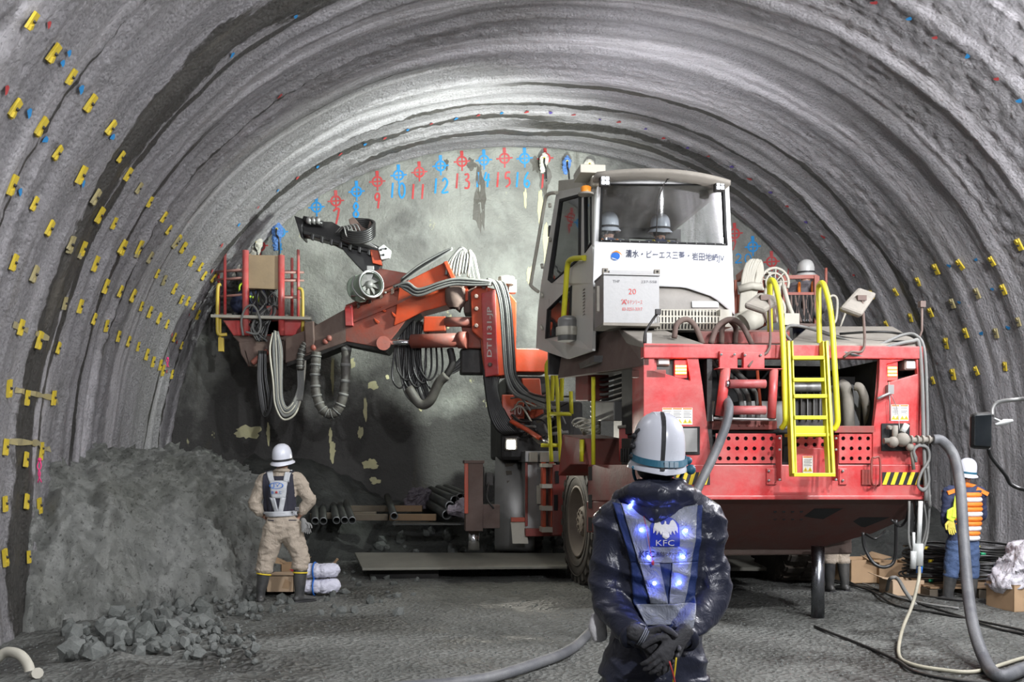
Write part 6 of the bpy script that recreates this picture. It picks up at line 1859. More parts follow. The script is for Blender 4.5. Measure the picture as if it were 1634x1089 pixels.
# ---------------------------------------------------------------- others, partly hidden by the rig
def simple(px, py, Y, h, label, top, legs_, hand_, facev=(0, 1, 0), lean=0, hel=HELM, scale=1.0, vest=None, kneel=0.0, arms=None, group=None):
    f = W(px, py, Y); fv = Vector(facev).normalized(); sd = Vector((fv.y, -fv.x, 0)); s = h/1.75
    def q(sx, fy, z): return f+sd*(sx*s)+fv*(fy*s)+Vector((0, 0, z*s))
    L = lean
    jj = dict(pel=q(0, 0, .93-kneel), che=q(0, .25*L, 1.27-kneel-.05*L), nec=q(0, .42*L, 1.49-kneel-.12*L), head=q(0, .48*L, 1.60-kneel-.14*L), shl=q(-.19, .38*L, 1.40-kneel-.1*L), shr=q(.19, .38*L, 1.40-kneel-.1*L),
              ell=q(-.25, .05+.4*L, 1.12-kneel-.1*L), elr=q(.25, .05+.4*L, 1.12-kneel-.1*L), wrl=q(-.20, .28+.4*L, 1.05-kneel-.1*L), wrr=q(.20, .28+.4*L, 1.05-kneel-.1*L),
              hil=q(-.09, 0, .88-kneel), hir=q(.09, 0, .88-kneel), knl=q(-.10, .03+kneel*.8, .48-kneel*.4), knr=q(.10, .03+kneel*.8, .48-kneel*.4), anl=q(-.11, 0, .10), anr=q(.11, 0, .10), tol=fv, tor=fv)
    r, b, bv, V, fr3 = make_person('person', label, jj, dict(top=top, legs=legs_, hand=hand_, boots=BOOT), vox=.02, foldamp=.012, foldf=9, face=tuple(fv), group=group)
    helmet(r, b, V['head']+Vector((0, 0, .02)), Vector((0, 0, 1))-fv*.1, fv, hel, 1.05, True, 1.05, False)
    if vest:
        m = MB()
        for k in range(2):
            for sg in (-1, 1):
                m.tube(spl([V['che']+sd*(sg*.08)-fv*.135+Vector((0, 0, -.2)), V['che']+sd*(sg*.09)-fv*.135+Vector((0, 0, .05)), V['nec']+sd*(sg*.09)-fv*.02-Vector((0, 0, .01)), V['che']+sd*(sg*.09)+fv*.135+Vector((0, 0, .05)), V['che']+sd*(sg*.08)+fv*.13+Vector((0, 0, -.2))], 5), .022, 6)
        m.tube([V['pel'].lerp(V['che'], .4)+sd*(.165*math.cos(a))+fv*(.13*math.sin(a)) for a in np.linspace(0, 2*PI, 24)], .022, 6)
        m.build('vest_straps', vest, r, off=b, split=False)
    return r
simple(1336, 945, 12.4, 1.72, 'worker in beige trousers and black boots, seen only from the knees down under the rig', BEIGE, BEIGE, SKIN, (-.3, 1, 0))
def basket_floor(px, Y, z): return W(px, HY-(z-CH)*FPX/Y, Y)
def at_z(px, Y, z):
    p = W(px, HY, Y); return (px, HY-(z-CH)*FPX/Y)
x, y = at_z(385, 16.9, W(385, 505, 16.9).z-.35)
simple(384, 512, 16.75, 1.65, 'worker with lime vest crouching inside the red work basket on the long boom', NAVY, NAVY, SKIN, (.4, 1, 0), 1.0, HELM, vest=LIME, kneel=.62)
simple(1286, 558, 13.9, 1.62, 'worker in orange vest and dusty grey helmet standing in the rust-red right-hand basket', clothmat('dusty_workwear', (.16, .15, .16)), NAVY, SKIN, (.3, 1, 0), .3, HELMG, vest=ORV, kneel=.42)
zc = zb+.1
pw = jumbo
def cabw(u, v): return Vector((MC[0]+u*mc-v*ms, MC[1]+u*ms+v*mc, 0))
for u_, lab, vs_ in ((xl+.38, 'cab operator in orange-trimmed vest behind the left half of the windscreen', ORV), (xl+1.0, 'cab operator in dark clothes and yellow vest behind the right half of the windscreen', YB)):
    p = cabw(u_, 2.25); px = CX+p.x*FPX/p.y; py = HY-(zb+.36-CH)*FPX/p.y
    simple(px, py, p.y, 1.62, lab, NAVY, NAVY, SKIN, (-ms, mc, 0), .1, HELM, vest=vs_, kneel=.22)
# ================================================================== site objects
def gpt(px, py, dz=0.0):       # point on the ground plane under a pixel
    Y = FPX*(CH-dz)/(py-HY); p = W(px, py, Y); p.z = gz(p.x, p.y)+dz; return p
def solo(m, name, mats, label, cat, group=None, kind=None, **kw):
    c = Vector((sum(v[0] for v in m.v)/len(m.v), sum(v[1] for v in m.v)/len(m.v), min(v[2] for v in m.v)))
    o = m.build(name, mats, None, off=c, split=False, **kw); o.location = c
    return tag(o, label, cat, group, kind)

# ---- markers on the lining: small yellow plates with a bolt stub
YPL = pm('yellow_marker_paint', (.70, .52, .02), .7, 0, .55, (.35, .30, .12), .2, (.20, .17, .08), .3, 30, .3)
YPD = pm('faded_marker', (.40, .33, .12), .8, 0, .7, (.3, .28, .2), .2, (.15, .13, .08), .3, 30, .3)
def plate_mesh(mt):
    m = MB(); m.box((0, 0, .008), (.075, .15, .022)); m.box((.012, -.045, .02), (.06, .04, .02), (0, .2, .3)); m.cyl((0, .01, .01), (.003, .0, .035), .012, 6, 1)
    return m.build('marker_plate', [mt, DRK], None, split=False)
pa = plate_mesh(YPL); pb_ = plate_mesh(YPD)
MEA, MEB = pa.data, pb_.data
bpy.data.objects.remove(pa); bpy.data.objects.remove(pb_)
def host(q): return wall_left if q < QL else (wall_right if q > QR else ceiling)
Z1 = [(100,50),(210,225),(290,325),(380,450),(455,545),(515,665),(50,455),(160,535),(245,655),(325,745),(20,800),(135,880),(200,975),(435,930),(500,965),(655,875),(555,750),(700,935),(735,995),(530,1065),(765,1045),(600,1080),(795,1075),(360,1075)]
Z1f = [(600,820),(400,850),(295,1060)]
Z2 = [(45,105),(75,455),(170,495),(285,555),(28,745),(120,800),(255,800),(210,1055),(385,345),(465,400),(525,445),(580,490),(630,525),(680,545),(715,585),(757,615),(815,660),(850,685),(480,120),(525,230),(597,255),(660,285),(697,340),(740,365),(780,405),(825,430),(870,505),(905,535),(610,50),(860,245),(895,295),(930,305),(955,340),(985,385),(950,100),(990,140),(915,55),(1015,180),(1060,190),(785,640),(785,170)]
Z2f = [(690,60),(750,105),(815,215),(875,15),(335,30),(405,70),(315,320),(145,175)]
Z3 = [(2,170),(82,225),(160,205),(5,395),(82,392),(152,398),(5,600),(87,600),(160,630)]
ZR = [(310,600),(358,420),(437,562),(485,350),(590,290),(565,540),(640,710),(765,645),(735,250),(918,230),(985,400),(565,925),(693,903),(830,875),(985,855),(510,745),(1065,140),(225,425)]
ZRf = [(835,430),(685,475),(935,650),(1080,590)]
PL = [(x/2.723, y/2.723, 0) for x, y in Z1]+[(x/2.723, y/2.723, 1) for x, y in Z1f]
PL += [(x/3.142, 380+y/3.142, 0) for x, y in Z2]+[(x/3.142, 380+y/3.142, 1) for x, y in Z2f]+[(x/2.425, 640+y/2.425, 0) for x, y in Z3]
PL += [(1334+x/3.63, 350+y/3.63, 0) for x, y in ZR]+[(1334+x/3.63, 350+y/3.63, 1) for x, y in ZRf]
random.seed(21)
def frame_at(q, s, off):
    p, n = T(q, s, off); a, _ = T(q+.05, s, off, False); b, _ = T(q-.05, s, off, False)
    t = (a-b).normalized(); n = (n-t*n.dot(t)).normalized(); return p, n, t
for x, y, f in PL:
    q, s = toQS(x, y); p, n, t = frame_at(q, s, .012)
    o = bpy.data.objects.new('marker_plate', MEB if f else MEA); COL.objects.link(o); o.parent = host(q)
    r = t.cross(n); M = Matrix((r, t, n)).transposed().to_4x4(); sc = random.uniform(.85, 1.2)
    o.matrix_world = Matrix.Translation(p) @ M @ Matrix.Rotation(random.uniform(-.25, .25), 4, 'Z') @ Matrix.Scale(sc, 4)
PR = pm('red_spray_paint', (.45, .05, .05), .8, bump=0, dust=.3, dcol=(.4, .3, .3)); PB = pm('blue_spray_paint', (.02, .25, .58), .8, bump=0, dust=.2, dcol=(.3, .35, .4)); PP = pm('violet_spray_paint', (.12, .08, .35), .8, bump=0)
def dab(mt):
    m = MB(); m.add([(-.02, -.06, 0), (.02, -.055, 0), (.028, .05, 0), (-.015, .06, 0), (.05, .0, 0), (.05, .015, 0)], [(0, 1, 2, 3), (1, 4, 5, 2)]); o = m.build('paint_mark', mt, None, solid=0, split=False); me = o.data; bpy.data.objects.remove(o); return me
DR, DB, DP = dab(PR), dab(PB), dab(PP)
A1, A2, A3 = (2.723, 500, 0), (2.723, 1034, 0), (2.723, 0, 0)
marks = [(A1, DR, [(120,665),(310,590),(507,532),(717,498),(922,483),(1127,495),(1325,530),(1520,593)]), (A1, DB, [(17,720),(215,625),(407,557),(612,512),(815,490)]), (A1, DP, [(1022,487),(1237,515),(1437,557),(1625,632)]),
         (A2, DR, [(265,672),(440,767),(612,890),(767,1018),(1515,325),(985,4),(1250,150)]), (A2, DP, [(175,630),(362,717),(535,830),(690,958)]), (A2, DB, [(1132,68),(1395,240),(1620,437)]),
         (A3, DB, [(275,220),(245,265),(345,378),(95,490),(195,600),(80,825),(345,785),(1270,50),(997,225),(1200,830),(1028,972),(1380,717),(465,590)]), (A3, DR, [(175,100),(5,375),(1112,898),(1285,772),(945,1062),(1205,395)])]
marks.append(((3.142, 0, 380), DR, [(1092,32),(885,520),(950,380),(965,350),(825,670),(865,665),(850,480),(1045,165)]))
marks.append(((3.63, 1334, 350), DR, [(110,308)])); marks.append(((3.63, 1334, 350), DB, [(670,253),(818,224),(912,410),(1003,622),(845,648),(728,463)]))
for (k, ox, oy), me, L_ in marks:
    for x, y in L_:
        q, s = toQS(ox+x/k, oy+y/k); p, n, t = frame_at(q, s, .02)
        o = bpy.data.objects.new('paint_mark', me); COL.objects.link(o); o.parent = host(q)
        M = Matrix((t.cross(n), t, n)).transposed().to_4x4()
        o.matrix_world = Matrix.Translation(p) @ M @ Matrix.Rotation(random.uniform(-.4, .4)+(1.2 if me is DR else 1.6), 4, 'Z') @ Matrix.Scale(random.uniform(.6, .95), 4)
# yellow spray line on the left wall
m = MB()
for (xa, ya), (xb, yb) in (((8, 518), (80, 546)), ((20, 620), (90, 640)), ((6, 700), (80, 716))):
    pts = []
    for k in range(13):
        x = xa+(xb-xa)*k/12; y = ya+(yb-ya)*k/12+random.uniform(-1, 1); q, s = toQS(x, y); w_ = .035*random.uniform(.5, 1.1)
        pts += [T(q-w_, s, .012)[0], T(q+w_, s, .012)[0]]
    m.add(pts, [(2*k, 2*k+2, 2*k+3, 2*k+1) for k in range(12) if random.random() > .25])
m.build('spray_line', YPD, wall_left, split=False)

# ---- painted targets and numbers on the face
DG = {'0': [[(.5, 1), (.15, .8), (.1, .3), (.45, 0), (.85, .25), (.85, .75), (.5, 1)]], '1': [[(.55, 1), (.4, 0)]], '2': [[(.1, .8), (.4, 1), (.8, .8), (.6, .45), (.05, .05), (.95, .1)]],
      '3': [[(.2, .9), (.7, .95), (.75, .7), (.4, .55), (.85, .4), (.75, .05), (.2, .02)]], '4': [[(.35, 1), (.1, .5), (.9, .5)], [(.7, .9), (.5, 0)]], '5': [[(.9, 1), (.35, .95), (.25, .6), (.7, .6), (.85, .25), (.3, 0)]],
      '6': [[(.7, 1), (.25, .6), (.2, .15), (.6, 0), (.85, .25), (.6, .45), (.25, .3)]], '7': [[(.05, .85), (.4, 1), (.85, .95), (.45, 0)]], '8': [[(.5, .5), (.2, .75), (.5, 1), (.8, .75), (.5, .5), (.15, .25), (.5, 0), (.85, .25), (.5, .5)]],
      '9': [[(.75, .7), (.4, .55), (.2, .8), (.5, 1), (.8, .85), (.6, 0)]]}
def stroke(m, pts, wpx, n=6, off=.008):
    P = [Vector((x, y, 0)) for x, y in pts]
    P = spl(P, n) if len(P) > 2 else [P[0].lerp(P[-1], k/4) for k in range(5)]
    L_ = []
    for i, p in enumerate(P):
        d = (P[min(i+1, len(P)-1)]-P[max(i-1, 0)])
        d = d.normalized() if d.length > 1e-6 else Vector((1, 0, 0)); nn = Vector((-d.y, d.x, 0))*wpx/2
        for q in (p-nn, p+nn):
            u, z = face_px(q.x, q.y); L_.append(F(u, z, off))
    m.add(L_, [(2*k, 2*k+2, 2*k+3, 2*k+1) for k in range(len(P)-1)])
tg = [(505, 331, None, 0, 0, PB), (536, 321, '7', 537, 346, PR), (569, 306, '8', 568, 336, PB), (602, 290, '9', 602, 321, PR), (636, 280, '10', 634, 304, PB), (669, 275, '11', 667, 306, PR),
      (703, 265, '12', 703, 297, PB), (737, 258, '13', 737, 289, PR), (772, 256, '14', 770, 287, PB), (805, 253, '15', 802, 287, PR), (837, 253, '16', 833, 287, PB), (870, 253, '1', 866, 290, PR),
      (1172, 373, '7', 1170, 392, PR), (1201, 394, '20', 1186, 413, PB), (1231, 418, '61', 1250, 436, PR), (447, 371, '4', 446, 398, PB), (415, 393, None, 0, 0, PR)]
for cx, cy, num, nx_, ny_, mt in tg:
    m = MB()
    ri = 7.5
    stroke(m, [(cx+ri*math.cos(a), cy+ri*math.sin(a)) for a in np.linspace(0, 2*PI, 13)], 2.8, 2)
    stroke(m, [(cx-13, cy+1), (cx+13, cy-1)], 2.2); stroke(m, [(cx, cy-17), (cx+.5, cy+15)], 2.2)
    stroke(m, [(cx-.5, cy-17), (cx, cy-9)], 5, off=.010)
    if num:
        wd = 11; tot = len(num)*wd+(len(num)-1)*4; h = 24 if cx < 900 else 15
        for i, ch in enumerate(num):
            x0 = nx_-tot/2+i*(wd+4)
            for s_ in DG[ch]: stroke(m, [(x0+wd*a, ny_+h/2-h*b) for a, b in s_], 3.0 if cx < 900 else 2)
    m.build('painted_target', mt, wall_far, split=False)

# ---- stains on the face: pale grout leaks and damp runs
GST = pm('pale_grout_leak', (.60, .57, .33), .85, 0, .4, (.36, .35, .27), bump=.3, bs=20); DST = pm('damp_shotcrete', (.085, .080, .065), .55, 0, .4, (.14, .135, .12), bump=.5, bs=25)
def blob(cx, cy, rx, ry, seed, off, mt, name):
    n = 26; R_ = []
    for k in range(n):
        a = 2*PI*k/n; r = 1+.55*noise.noise(Vector((math.cos(a)*1.6, math.sin(a)*1.6, seed)))+.35*noise.noise(Vector((math.cos(a)*5, math.sin(a)*5, seed)))
        R_.append((r*rx*math.cos(a), r*ry*math.sin(a)))
    vs = []; fs = []
    for fr_ in (.0, .5, 1.0):
        for x, y in R_:
            u, z = face_px(cx+x*max(fr_, .02), cy+y*max(fr_, .02)); vs.append(F(u, z, off))
    for i in range(2):
        for k in range(n): fs.append((i*n+k, i*n+(k+1) % n, (i+1)*n+(k+1) % n, (i+1)*n+k))
    m = MB(); m.add(vs, fs); m.build(name, mt, wall_far, split=False)
for k, (x, y, a, b) in enumerate(((531, 597, 3, 24), (595, 616, 9, 6), (583, 655, 3.5, 16), (575, 690, 4, 10), (592, 741, 12, 9), (598, 768, 8, 6), (530, 720, 5, 14), (527, 695, 3, 10), (862, 330, 4, 28), (872, 392, 5, 36), (838, 316, 2.5, 16), (845, 440, 4, 14), (395, 690, 22, 11), (428, 690, 3, 16), (562, 580, 4, 8), (618, 602, 3, 4), (545, 640, 2.5, 8), (672, 650, 3, 7))):
    blob(x, y, a, b, k*3.1, .010, GST, 'grout_stain')
for k, (x, y, a, b) in enumerate(((766, 318, 10, 52), (870, 282, 9, 26), (884, 440, 8, 30), (752, 262, 7, 10), (712, 262, 4, 9), (855, 262, 8, 12))):
    blob(x, y, a, b, 50+k*2.3, .005, DST, 'damp_stain')

# ---- grouting pipe ends with rags in the face crown
RAGW = clothmat('pale_rag', (.62, .60, .52), .9); RAGB = clothmat('blue_rag', (.10, .22, .50), .9)
def rag(px, py, h, w_, label, blue, Y=None):
    u, z = face_px(px, py); p = F(u, z, .0)
    t = thing('grout_pipe', label, 'pipe', p, 0, 'grouting pipes along the crown of the face')
    m = MB(); d = Vector((.02, -1, -.15)).normalized(); m.tube([-d*.05, d*.35], .022, 8); m.tube(spl([d*.35, d*.36+Vector((0, -.02, -.1)), d*.3+Vector((.03, 0, -.2)), d*.3+Vector((.04, 0, -h))], 5), .016, 6, 1); m.build('rod', [YB, HOSEB], t, split=False)
    m = MB(); ell(m, interp([(d*.25+Vector((0, 0, .07)), w_*.6, .05), (d*.27, w_, .07), (d*.27+Vector((-.02, 0, -h*.35)), w_*.8, .05), (d*.27+Vector((-.03, 0, -h*.6)), w_*.5, .03)]), (1, 0, 0), 14)
    me = remesh(m, .016, 2)
    for v in me.vertices: v.co = v.co+v.normal*(.03*fold(v.co+p, 14, 1))
    me.materials.append(RAGB if blue else RAGW); o = bpy.data.objects.new('rag', me); COL.objects.link(o); o.parent = t
rag(867, 257, .42, .085, 'grout pipe with pale rag in the crown just left of the cab', 0); rag(903, 262, .35, .085, 'grout pipe with blue-stained rag above the cab door', 1)
rag(938, 266, .35, .10, 'grout pipe with bundled whitish rag directly over the cab roof corner', 0); rag(448, 368, .6, .10, 'grout pipe with blue rag above the red basket', 1); rag(414, 388, .5, .12, 'grout pipe with pale rag just over the basket shield board', 0)
rag(382, 420, .4, .10, 'grout pipe with pale rag low behind the basket rails', 0)

# ---- flagging tape
PINK = pm('pink_tape', (.85, .05, .22), .6, bump=0)
for x, y, L_, lb in ((265, 571, .14, 'short pink flagging ribbon on the far part of the left wall'), (58, 738, .24, 'long pink flagging ribbon on the left wall near the mound')):
    q, s = toQS(x, y); p, n, t = frame_at(q, s, .02); m = MB()
    a = p+n*.02
    m.ball(a, .022, 8, 6)
    for k in (-1, 1): m.tube(spl([a, a+Vector((k*.02, -.01, -L_*.3)), a+Vector((-k*.01, -.01, -L_*.6)), a+Vector((k*.02, 0, -L_))], 4), .007, 5)
    solo(m, 'flagging_ribbon', PINK, lb, 'ribbon')

# ---- rocks: floor parts
ROCK = None
def rockmat():
    t = NT('grey_green_rock'); v = t.coords(which='Generated'); v2 = t.coords()
    i = t.n.new('ShaderNodeObjectInfo')
    c = t.mix(i.outputs['Random'], (.075, .082, .075), (.15, .16, .15)); c = t.mix(t.ramp(t.noise(v2, 12, 6, .7), [(.45, 0), (.7, .5)]), c, (.22, .23, .215))
    t.set('Base Color', c); t.set('Roughness', .85); t.bump(t.noise(v2, 20, 6, .7), .5, .02); return t.m
ROCK = rockmat()
RM = []
for k in range(8):
    bm = bmesh.new(); bmesh.ops.create_icosphere(bm, subdivisions=1, radius=.5)
    for v in bm.verts: v.co = Vector((v.co.x*1.0, v.co.y*.8, v.co.z*.65))*(1+.45*noise.noise(v.co*2+Vector((k*9, 0, 0))))
    me = bpy.data.meshes.new('rock'); bm.to_mesh(me); bm.free(); me.materials.append(ROCK); RM.append(me)
random.seed(33); cnt = 0
def put_rock(x, y, sz, z=None):
    o = bpy.data.objects.new('rock', random.choice(RM)); COL.objects.link(o); o.parent = floor
    o.location = (x, y, (gz(x, y) if z is None else z)+sz*.12); o.rotation_euler = [random.uniform(0, 6.3) for _ in range(3)]; o.scale = [sz*random.uniform(.8, 1.2)]*3
placed = []
while cnt < 250:
    px = random.uniform(110, 420); py = random.uniform(958, 1085)
    c = (px-260)/130; d = (py-1020)/75
    if px > 250+ (py-960)*1.3+random.uniform(0, 60) and py > 1000: continue
    if px < 150+(1000-py)*1.5 and py < 1000: continue
    Y = FPX*CH/(py-HY); X = (px-CX)*Y/FPX
    sz = random.choice((.07, .09, .12, .15, .18, .24)) if px < 330 else random.uniform(.05, .10)
    if any((X-a)**2+(Y-b)**2 < (.36*(sz+c_))**2 for a, b, c_ in placed): 
        if random.random() > .02: continue
    placed.append((X, Y, sz)); put_rock(X, Y, sz, gz(X, Y)+.05*random.random()); cnt += 1
for k in range(60):       # stones near the worker, the board and the foot of the mound
    px = random.uniform(370, 680); py = random.uniform(912, 985); Y = FPX*CH/(py-HY)
    put_rock((px-CX)*Y/FPX, Y, random.uniform(.06, .16))
for k in range(50):
    x = random.uniform(-2.2, 1.2); y = random.uniform(14.8, 16.6); put_rock(x, y, random.uniform(.08, .3), max(bank_h(x, y), 0))
m = MB()
for k in range(7000):
    y = 3.2+13*random.random()**1.3; x = random.uniform(-.52*y-.3, .52*y+.4); s_ = random.uniform(.005, .014)*(1+.04*y); a = random.uniform(0, 6.3); z = gz(x, y)
    if x < -4.6 or foot_dist(x, y) > -.1: continue
    P = [(x+s_*math.cos(a+b)*r, y+s_*math.sin(a+b)*r, z-.003) for b, r in ((0, 1), (1.7, .8), (3.2, 1.1), (4.7, .7))]
    P.append((x+s_*.2, y, z+s_*.75)); m.add(P, [(0, 1, 4), (1, 2, 4), (2, 3, 4), (3, 0, 4)])
m.build('gravel', ROCK, floor, split=False)['kind'] = 'stuff'

# ---- pipes
STEEL = pm('dark_pipe_steel', (.075, .08, .078), .4, .7, .5, (.13, .12, .10), bump=.1); BORE = pm('pipe_end_steel', (.22, .23, .23), .4, .6, .2)
def pipe(a, b, r, label, group):
    a = Vector(a); b = Vector(b); d = (b-a).normalized()
    t = thing('steel_pipe', label, 'pipe', a, 0, group); L_ = (b-a).length
    m = MB(); m.lathe([(r*.84, .0), (r, 0), (r, L_), (r*.84, L_)], (0, 0, 0), d, 20); m.lathe([(r*.84, 0), (r*.84, L_)], (0, 0, 0), d, 20)
    m.build('tube', STEEL, t, split=False)
    m = MB(); m.lathe([(r*.80, -.002), (r*1.02, -.002), (r*1.02, .012), (r*.80, .012)], (0, 0, 0), d, 20); m.build('rim', BORE, t, split=False)
PG = 'steel pipes laid on the muck bank'
near = [(503, 832), (516, 832), (537, 831), (550, 831), (562, 831)]; far = [(502, 789), (514, 789), (528, 788), (536, 789), (546, 789)]
for k, (a, b) in enumerate(zip(near, far)):
    pipe(W(*a, 15.0), W(*b, 17.6), .058, ('first', 'second', 'third', 'fourth', 'fifth')[k]+' from the left of five steel pipes lying side by side behind the beige worker', PG)
pipe(W(629, 824, 15.0), W(618, 793, 17.4), .058, 'single steel pipe lying alone between the two groups of pipes', PG)
row = [((713, 822), (676, 798)), ((718, 808), (680, 788)), ((726, 799), (688, 783)), ((735, 795), (700, 781)), ((745, 793), (712, 779)), ((724, 820), (690, 796))]
for k, (a, b) in enumerate(row):
    pipe(W(*a, 15.2+.1*k), W(*b, 17.0+.05*k), .075, ('lowest front', 'second lowest', 'third lowest', 'second highest', 'topmost', 'lowest rear')[k]+' steel pipe in the film-wrapped bundle beside the front outrigger', 'bundled pipes beside the front outrigger')
FILM = clothmat('plastic_film', (.36, .32, .36), .25, 0, .9, 40)
m = MB(); ell(m, [(W(720, 815, 15.1), .08, .10), (W(738, 812, 15.1), .17, .16), (W(752, 815, 15.2), .15, .14)], (0, 0, 1), 16); fm = remesh(m, .03, 1)
for v in fm.vertices: v.co = v.co+v.normal*(.05*fold(v.co, 8, 2))
fm.materials.append(FILM); fo = bpy.data.objects.new('plastic_sheet', fm); COL.objects.link(fo); tag(fo, 'crumpled plastic film wrapped around the ends of the bundled pipes', 'sheet')
m = MB(); ell(m, [(W(650, 808, 16.4), .12, .06), (W(668, 796, 16.4), .22, .08), (W(684, 786, 16.5), .1, .05)], (0, 0, 1), 14); fm = remesh(m, .03, 1)
for v in fm.vertices: v.co = v.co+v.normal*(.06*fold(v.co, 7, 2))
fm.materials.append(clothmat('dark_tarp', (.10, .085, .10), .5, 0, .8)); fo = bpy.data.objects.new('tarpaulin', fm); COL.objects.link(fo); tag(fo, 'small dark folded tarpaulin draped at the far end of the pipe bundle', 'tarpaulin')
WOOD = pm('weathered_timber', (.11, .085, .055), .8, 0, .6, (.11, .10, .085), .15, (.07, .05, .03), .3, 20, .3); WOODN = pm('fresh_timber', (.24, .15, .08), .8, 0, .5, (.13, .11, .08), bump=.2)
tg_ = 'timber sleepers carrying the pipes'
for k, (a, b, y, mt, lb) in enumerate((((496, 824), (600, 822), 15.7, WOOD, 'long dark timber sleeper under the five pipes'), ((560, 812), (622, 812), 16.4, WOOD, 'dark timber sleeper further back behind the single pipe'), ((628, 812), (674, 812), 16.3, WOODN, 'short light brown timber sleeper behind the single pipe'),
        ((622, 826), (696, 826), 15.4, WOODN, 'light brown timber sleeper in front of the pipe bundle'), ((566, 826), (620, 826), 15.5, WOOD, 'dull timber sleeper just left of the single pipe'))):
    m = MB(); m.bar(W(*a, y), W(*b, y), .13, .10); solo(m, 'timber_sleeper', mt, lb, 'timber', tg_, bevel=.008)
m = MB(); m.bar(W(630, 836, 14.9), W(742, 836, 14.9), .35, .02); solo(m, 'steel_strip', STEEL, 'thin steel strip lying below the pipe bundle', 'plate')
PLYW = pm('dusty_steel_plate', (.26, .255, .21), .7, 0, .6, (.17, .165, .14), .1, (.10, .10, .08), .3, 8, .25)
m = MB()
a, b, c, d = W(578, 907, 13.6), W(905, 904, 13.6), W(905, 883, 15.0), W(566, 882, 15.0)
m.prism([a, b, c, d], (0, 0, -.035)); m.prism([W(590, 905, 13.9), W(700, 905, 13.9), W(700, 900, 14.5), W(590, 900, 14.5)], (0, 0, -.2), 1)
solo(m, 'road_plate', [PLYW, DRK], 'long dusty plate raised off the ground in front of the outrigger', 'plate', bevel=.006)
m = MB(); m.prism([W(1060, 906, 13.7), W(1262, 906, 13.7), W(1262, 884, 14.9), W(1060, 884, 14.9)], (0, 0, -.05)); solo(m, 'road_plate', PLYW, 'second dusty plate lying flat beneath the rig between its wheels', 'plate', bevel=.006)

# ---- cardboard and bundles by the beige worker
CARD = pm('brown_cardboard', (.42, .28, .16), .85, 0, .3, (.3, .22, .15), .15, (.18, .12, .08), .1, 20, .2); CARDL = pm('buff_cardboard', (.52, .38, .25), .85, 0, .3, (.4, .3, .2), .05, (.25, .17, .1), .1, 20, .15)
def carton(x0, x1, yt, yb, Y, dep, label, mat, open_=True, group='cardboard boxes on the tunnel floor', rot=0, flaps=2, zfix=None):
    a = W(x0, yb, Y); b = W(x1, yt, Y); w_ = b.x-a.x; h = b.z-a.z; c = Vector(((a.x+b.x)/2, Y+dep/2, a.z if zfix is None else zfix))
    t = thing('cardboard_box', label, 'box', c, rot, group); m = MB(); k = .008
    m.box2((-w_/2, -dep/2, 0), (w_/2, dep/2, k)); m.box2((-w_/2, -dep/2, 0), (w_/2, -dep/2+k, h)); m.box2((-w_/2, dep/2-k, 0), (w_/2, dep/2, h)); m.box2((-w_/2, -dep/2, 0), (-w_/2+k, dep/2, h)); m.box2((w_/2-k, -dep/2, 0), (w_/2, dep/2, h))
    if not open_: m.box2((-w_/2, -dep/2, h-k), (w_/2, dep/2, h))
    m.build('carton', mat, t, split=False)
    if open_:
        for s_ in (-1, 1)[:flaps]:
            m = MB(); m.prism([(s_*w_/2, -dep/2, h), (s_*w_/2, dep/2, h), (s_*w_/2+s_*.14, dep/2+.02, h+.06), (s_*w_/2+s_*.14, -dep/2-.02, h+.03)], (0, 0, .006)); m.build('flap', mat, t)
    return t, w_, h
t, w_, h = carton(425, 469, 919, 946, 11.75, .42, 'closed buff cardboard box lying behind the boots of the beige worker', CARDL, False)
m = MB(); m.prism([(.02, -.212, .05), (.10, -.212, .04), (.13, -.212, .12), (.06, -.212, .16)], (0, .002, 0)); m.build('stain', CARD, t)
t, w_, h = carton(448, 470, 901, 921, 12.2, .3, 'small open brown cardboard box standing on the closed box', CARD, True)
m = MB(); m.prism([(.02, -.153, .09), (.11, -.153, .03), (.11, -.153, .10)], (0, .002, 0)); m.build('red_print', INKR, t)
m = MB()
m.box2((-.17, -.16, 0), (.17, .16, -.23)); m.build('lower_block', CARDL, t)
def bag(cx, cy, rx, rz, label, Y=12.0, grp='white bundled rolls beside the beige worker'):
    c = W(cx, cy, Y); t = thing('white_bundle', label, 'bundle', c-Vector((0, 0, rz)), 0, grp)
    m = MB()
    for k in (-1, 0, 1): ell(m, [(Vector((k*rx*.55-.05, -.04, rz)), rz*.9, rz*.95), (Vector((k*rx*.55+.05, .05, rz)), rz*.95, rz*.95)], (0, 0, 1), 14)
    me = remesh(m, .014, 3)
    for v in me.vertices: v.co = v.co+v.normal*(.022*fold(v.co+c, 16, 3))
    me.materials.append(clothmat('white_sheeting', (.66, .66, .76), .6, 0, .5)); me.polygons.foreach_set('use_smooth', [True]*len(me.polygons)); o = bpy.data.objects.new('sheeting', me); COL.objects.link(o); o.parent = t
    m = MB(); P = [Vector((-rx*.35, (rz*1.12+.03)*math.cos(a), rz+(rz*1.10)*math.sin(a))) for a in np.linspace(0, 2*PI, 24)]; m.tube(P, .010, 6); m.build('blue_strap', INKBL, t, split=False)
    return t
bag(511, 936, .19, .095, 'lower white bundle tied with a blue strap next to the cardboard'); bag(511, 911, .19, .09, 'upper white bundle tied with a blue strap, resting on the other')
for a, b, lb in (((446, 898), (458, 904), 'short timber stick poking from the small open box'), ((531, 903), (539, 892), 'short timber stick leaning behind the white bundles')):
    m = MB(); m.bar(W(*a, 12.3), W(*b, 12.3), .03, .03); solo(m, 'wooden_stick', WOODN, lb, 'stick', bevel=.003)

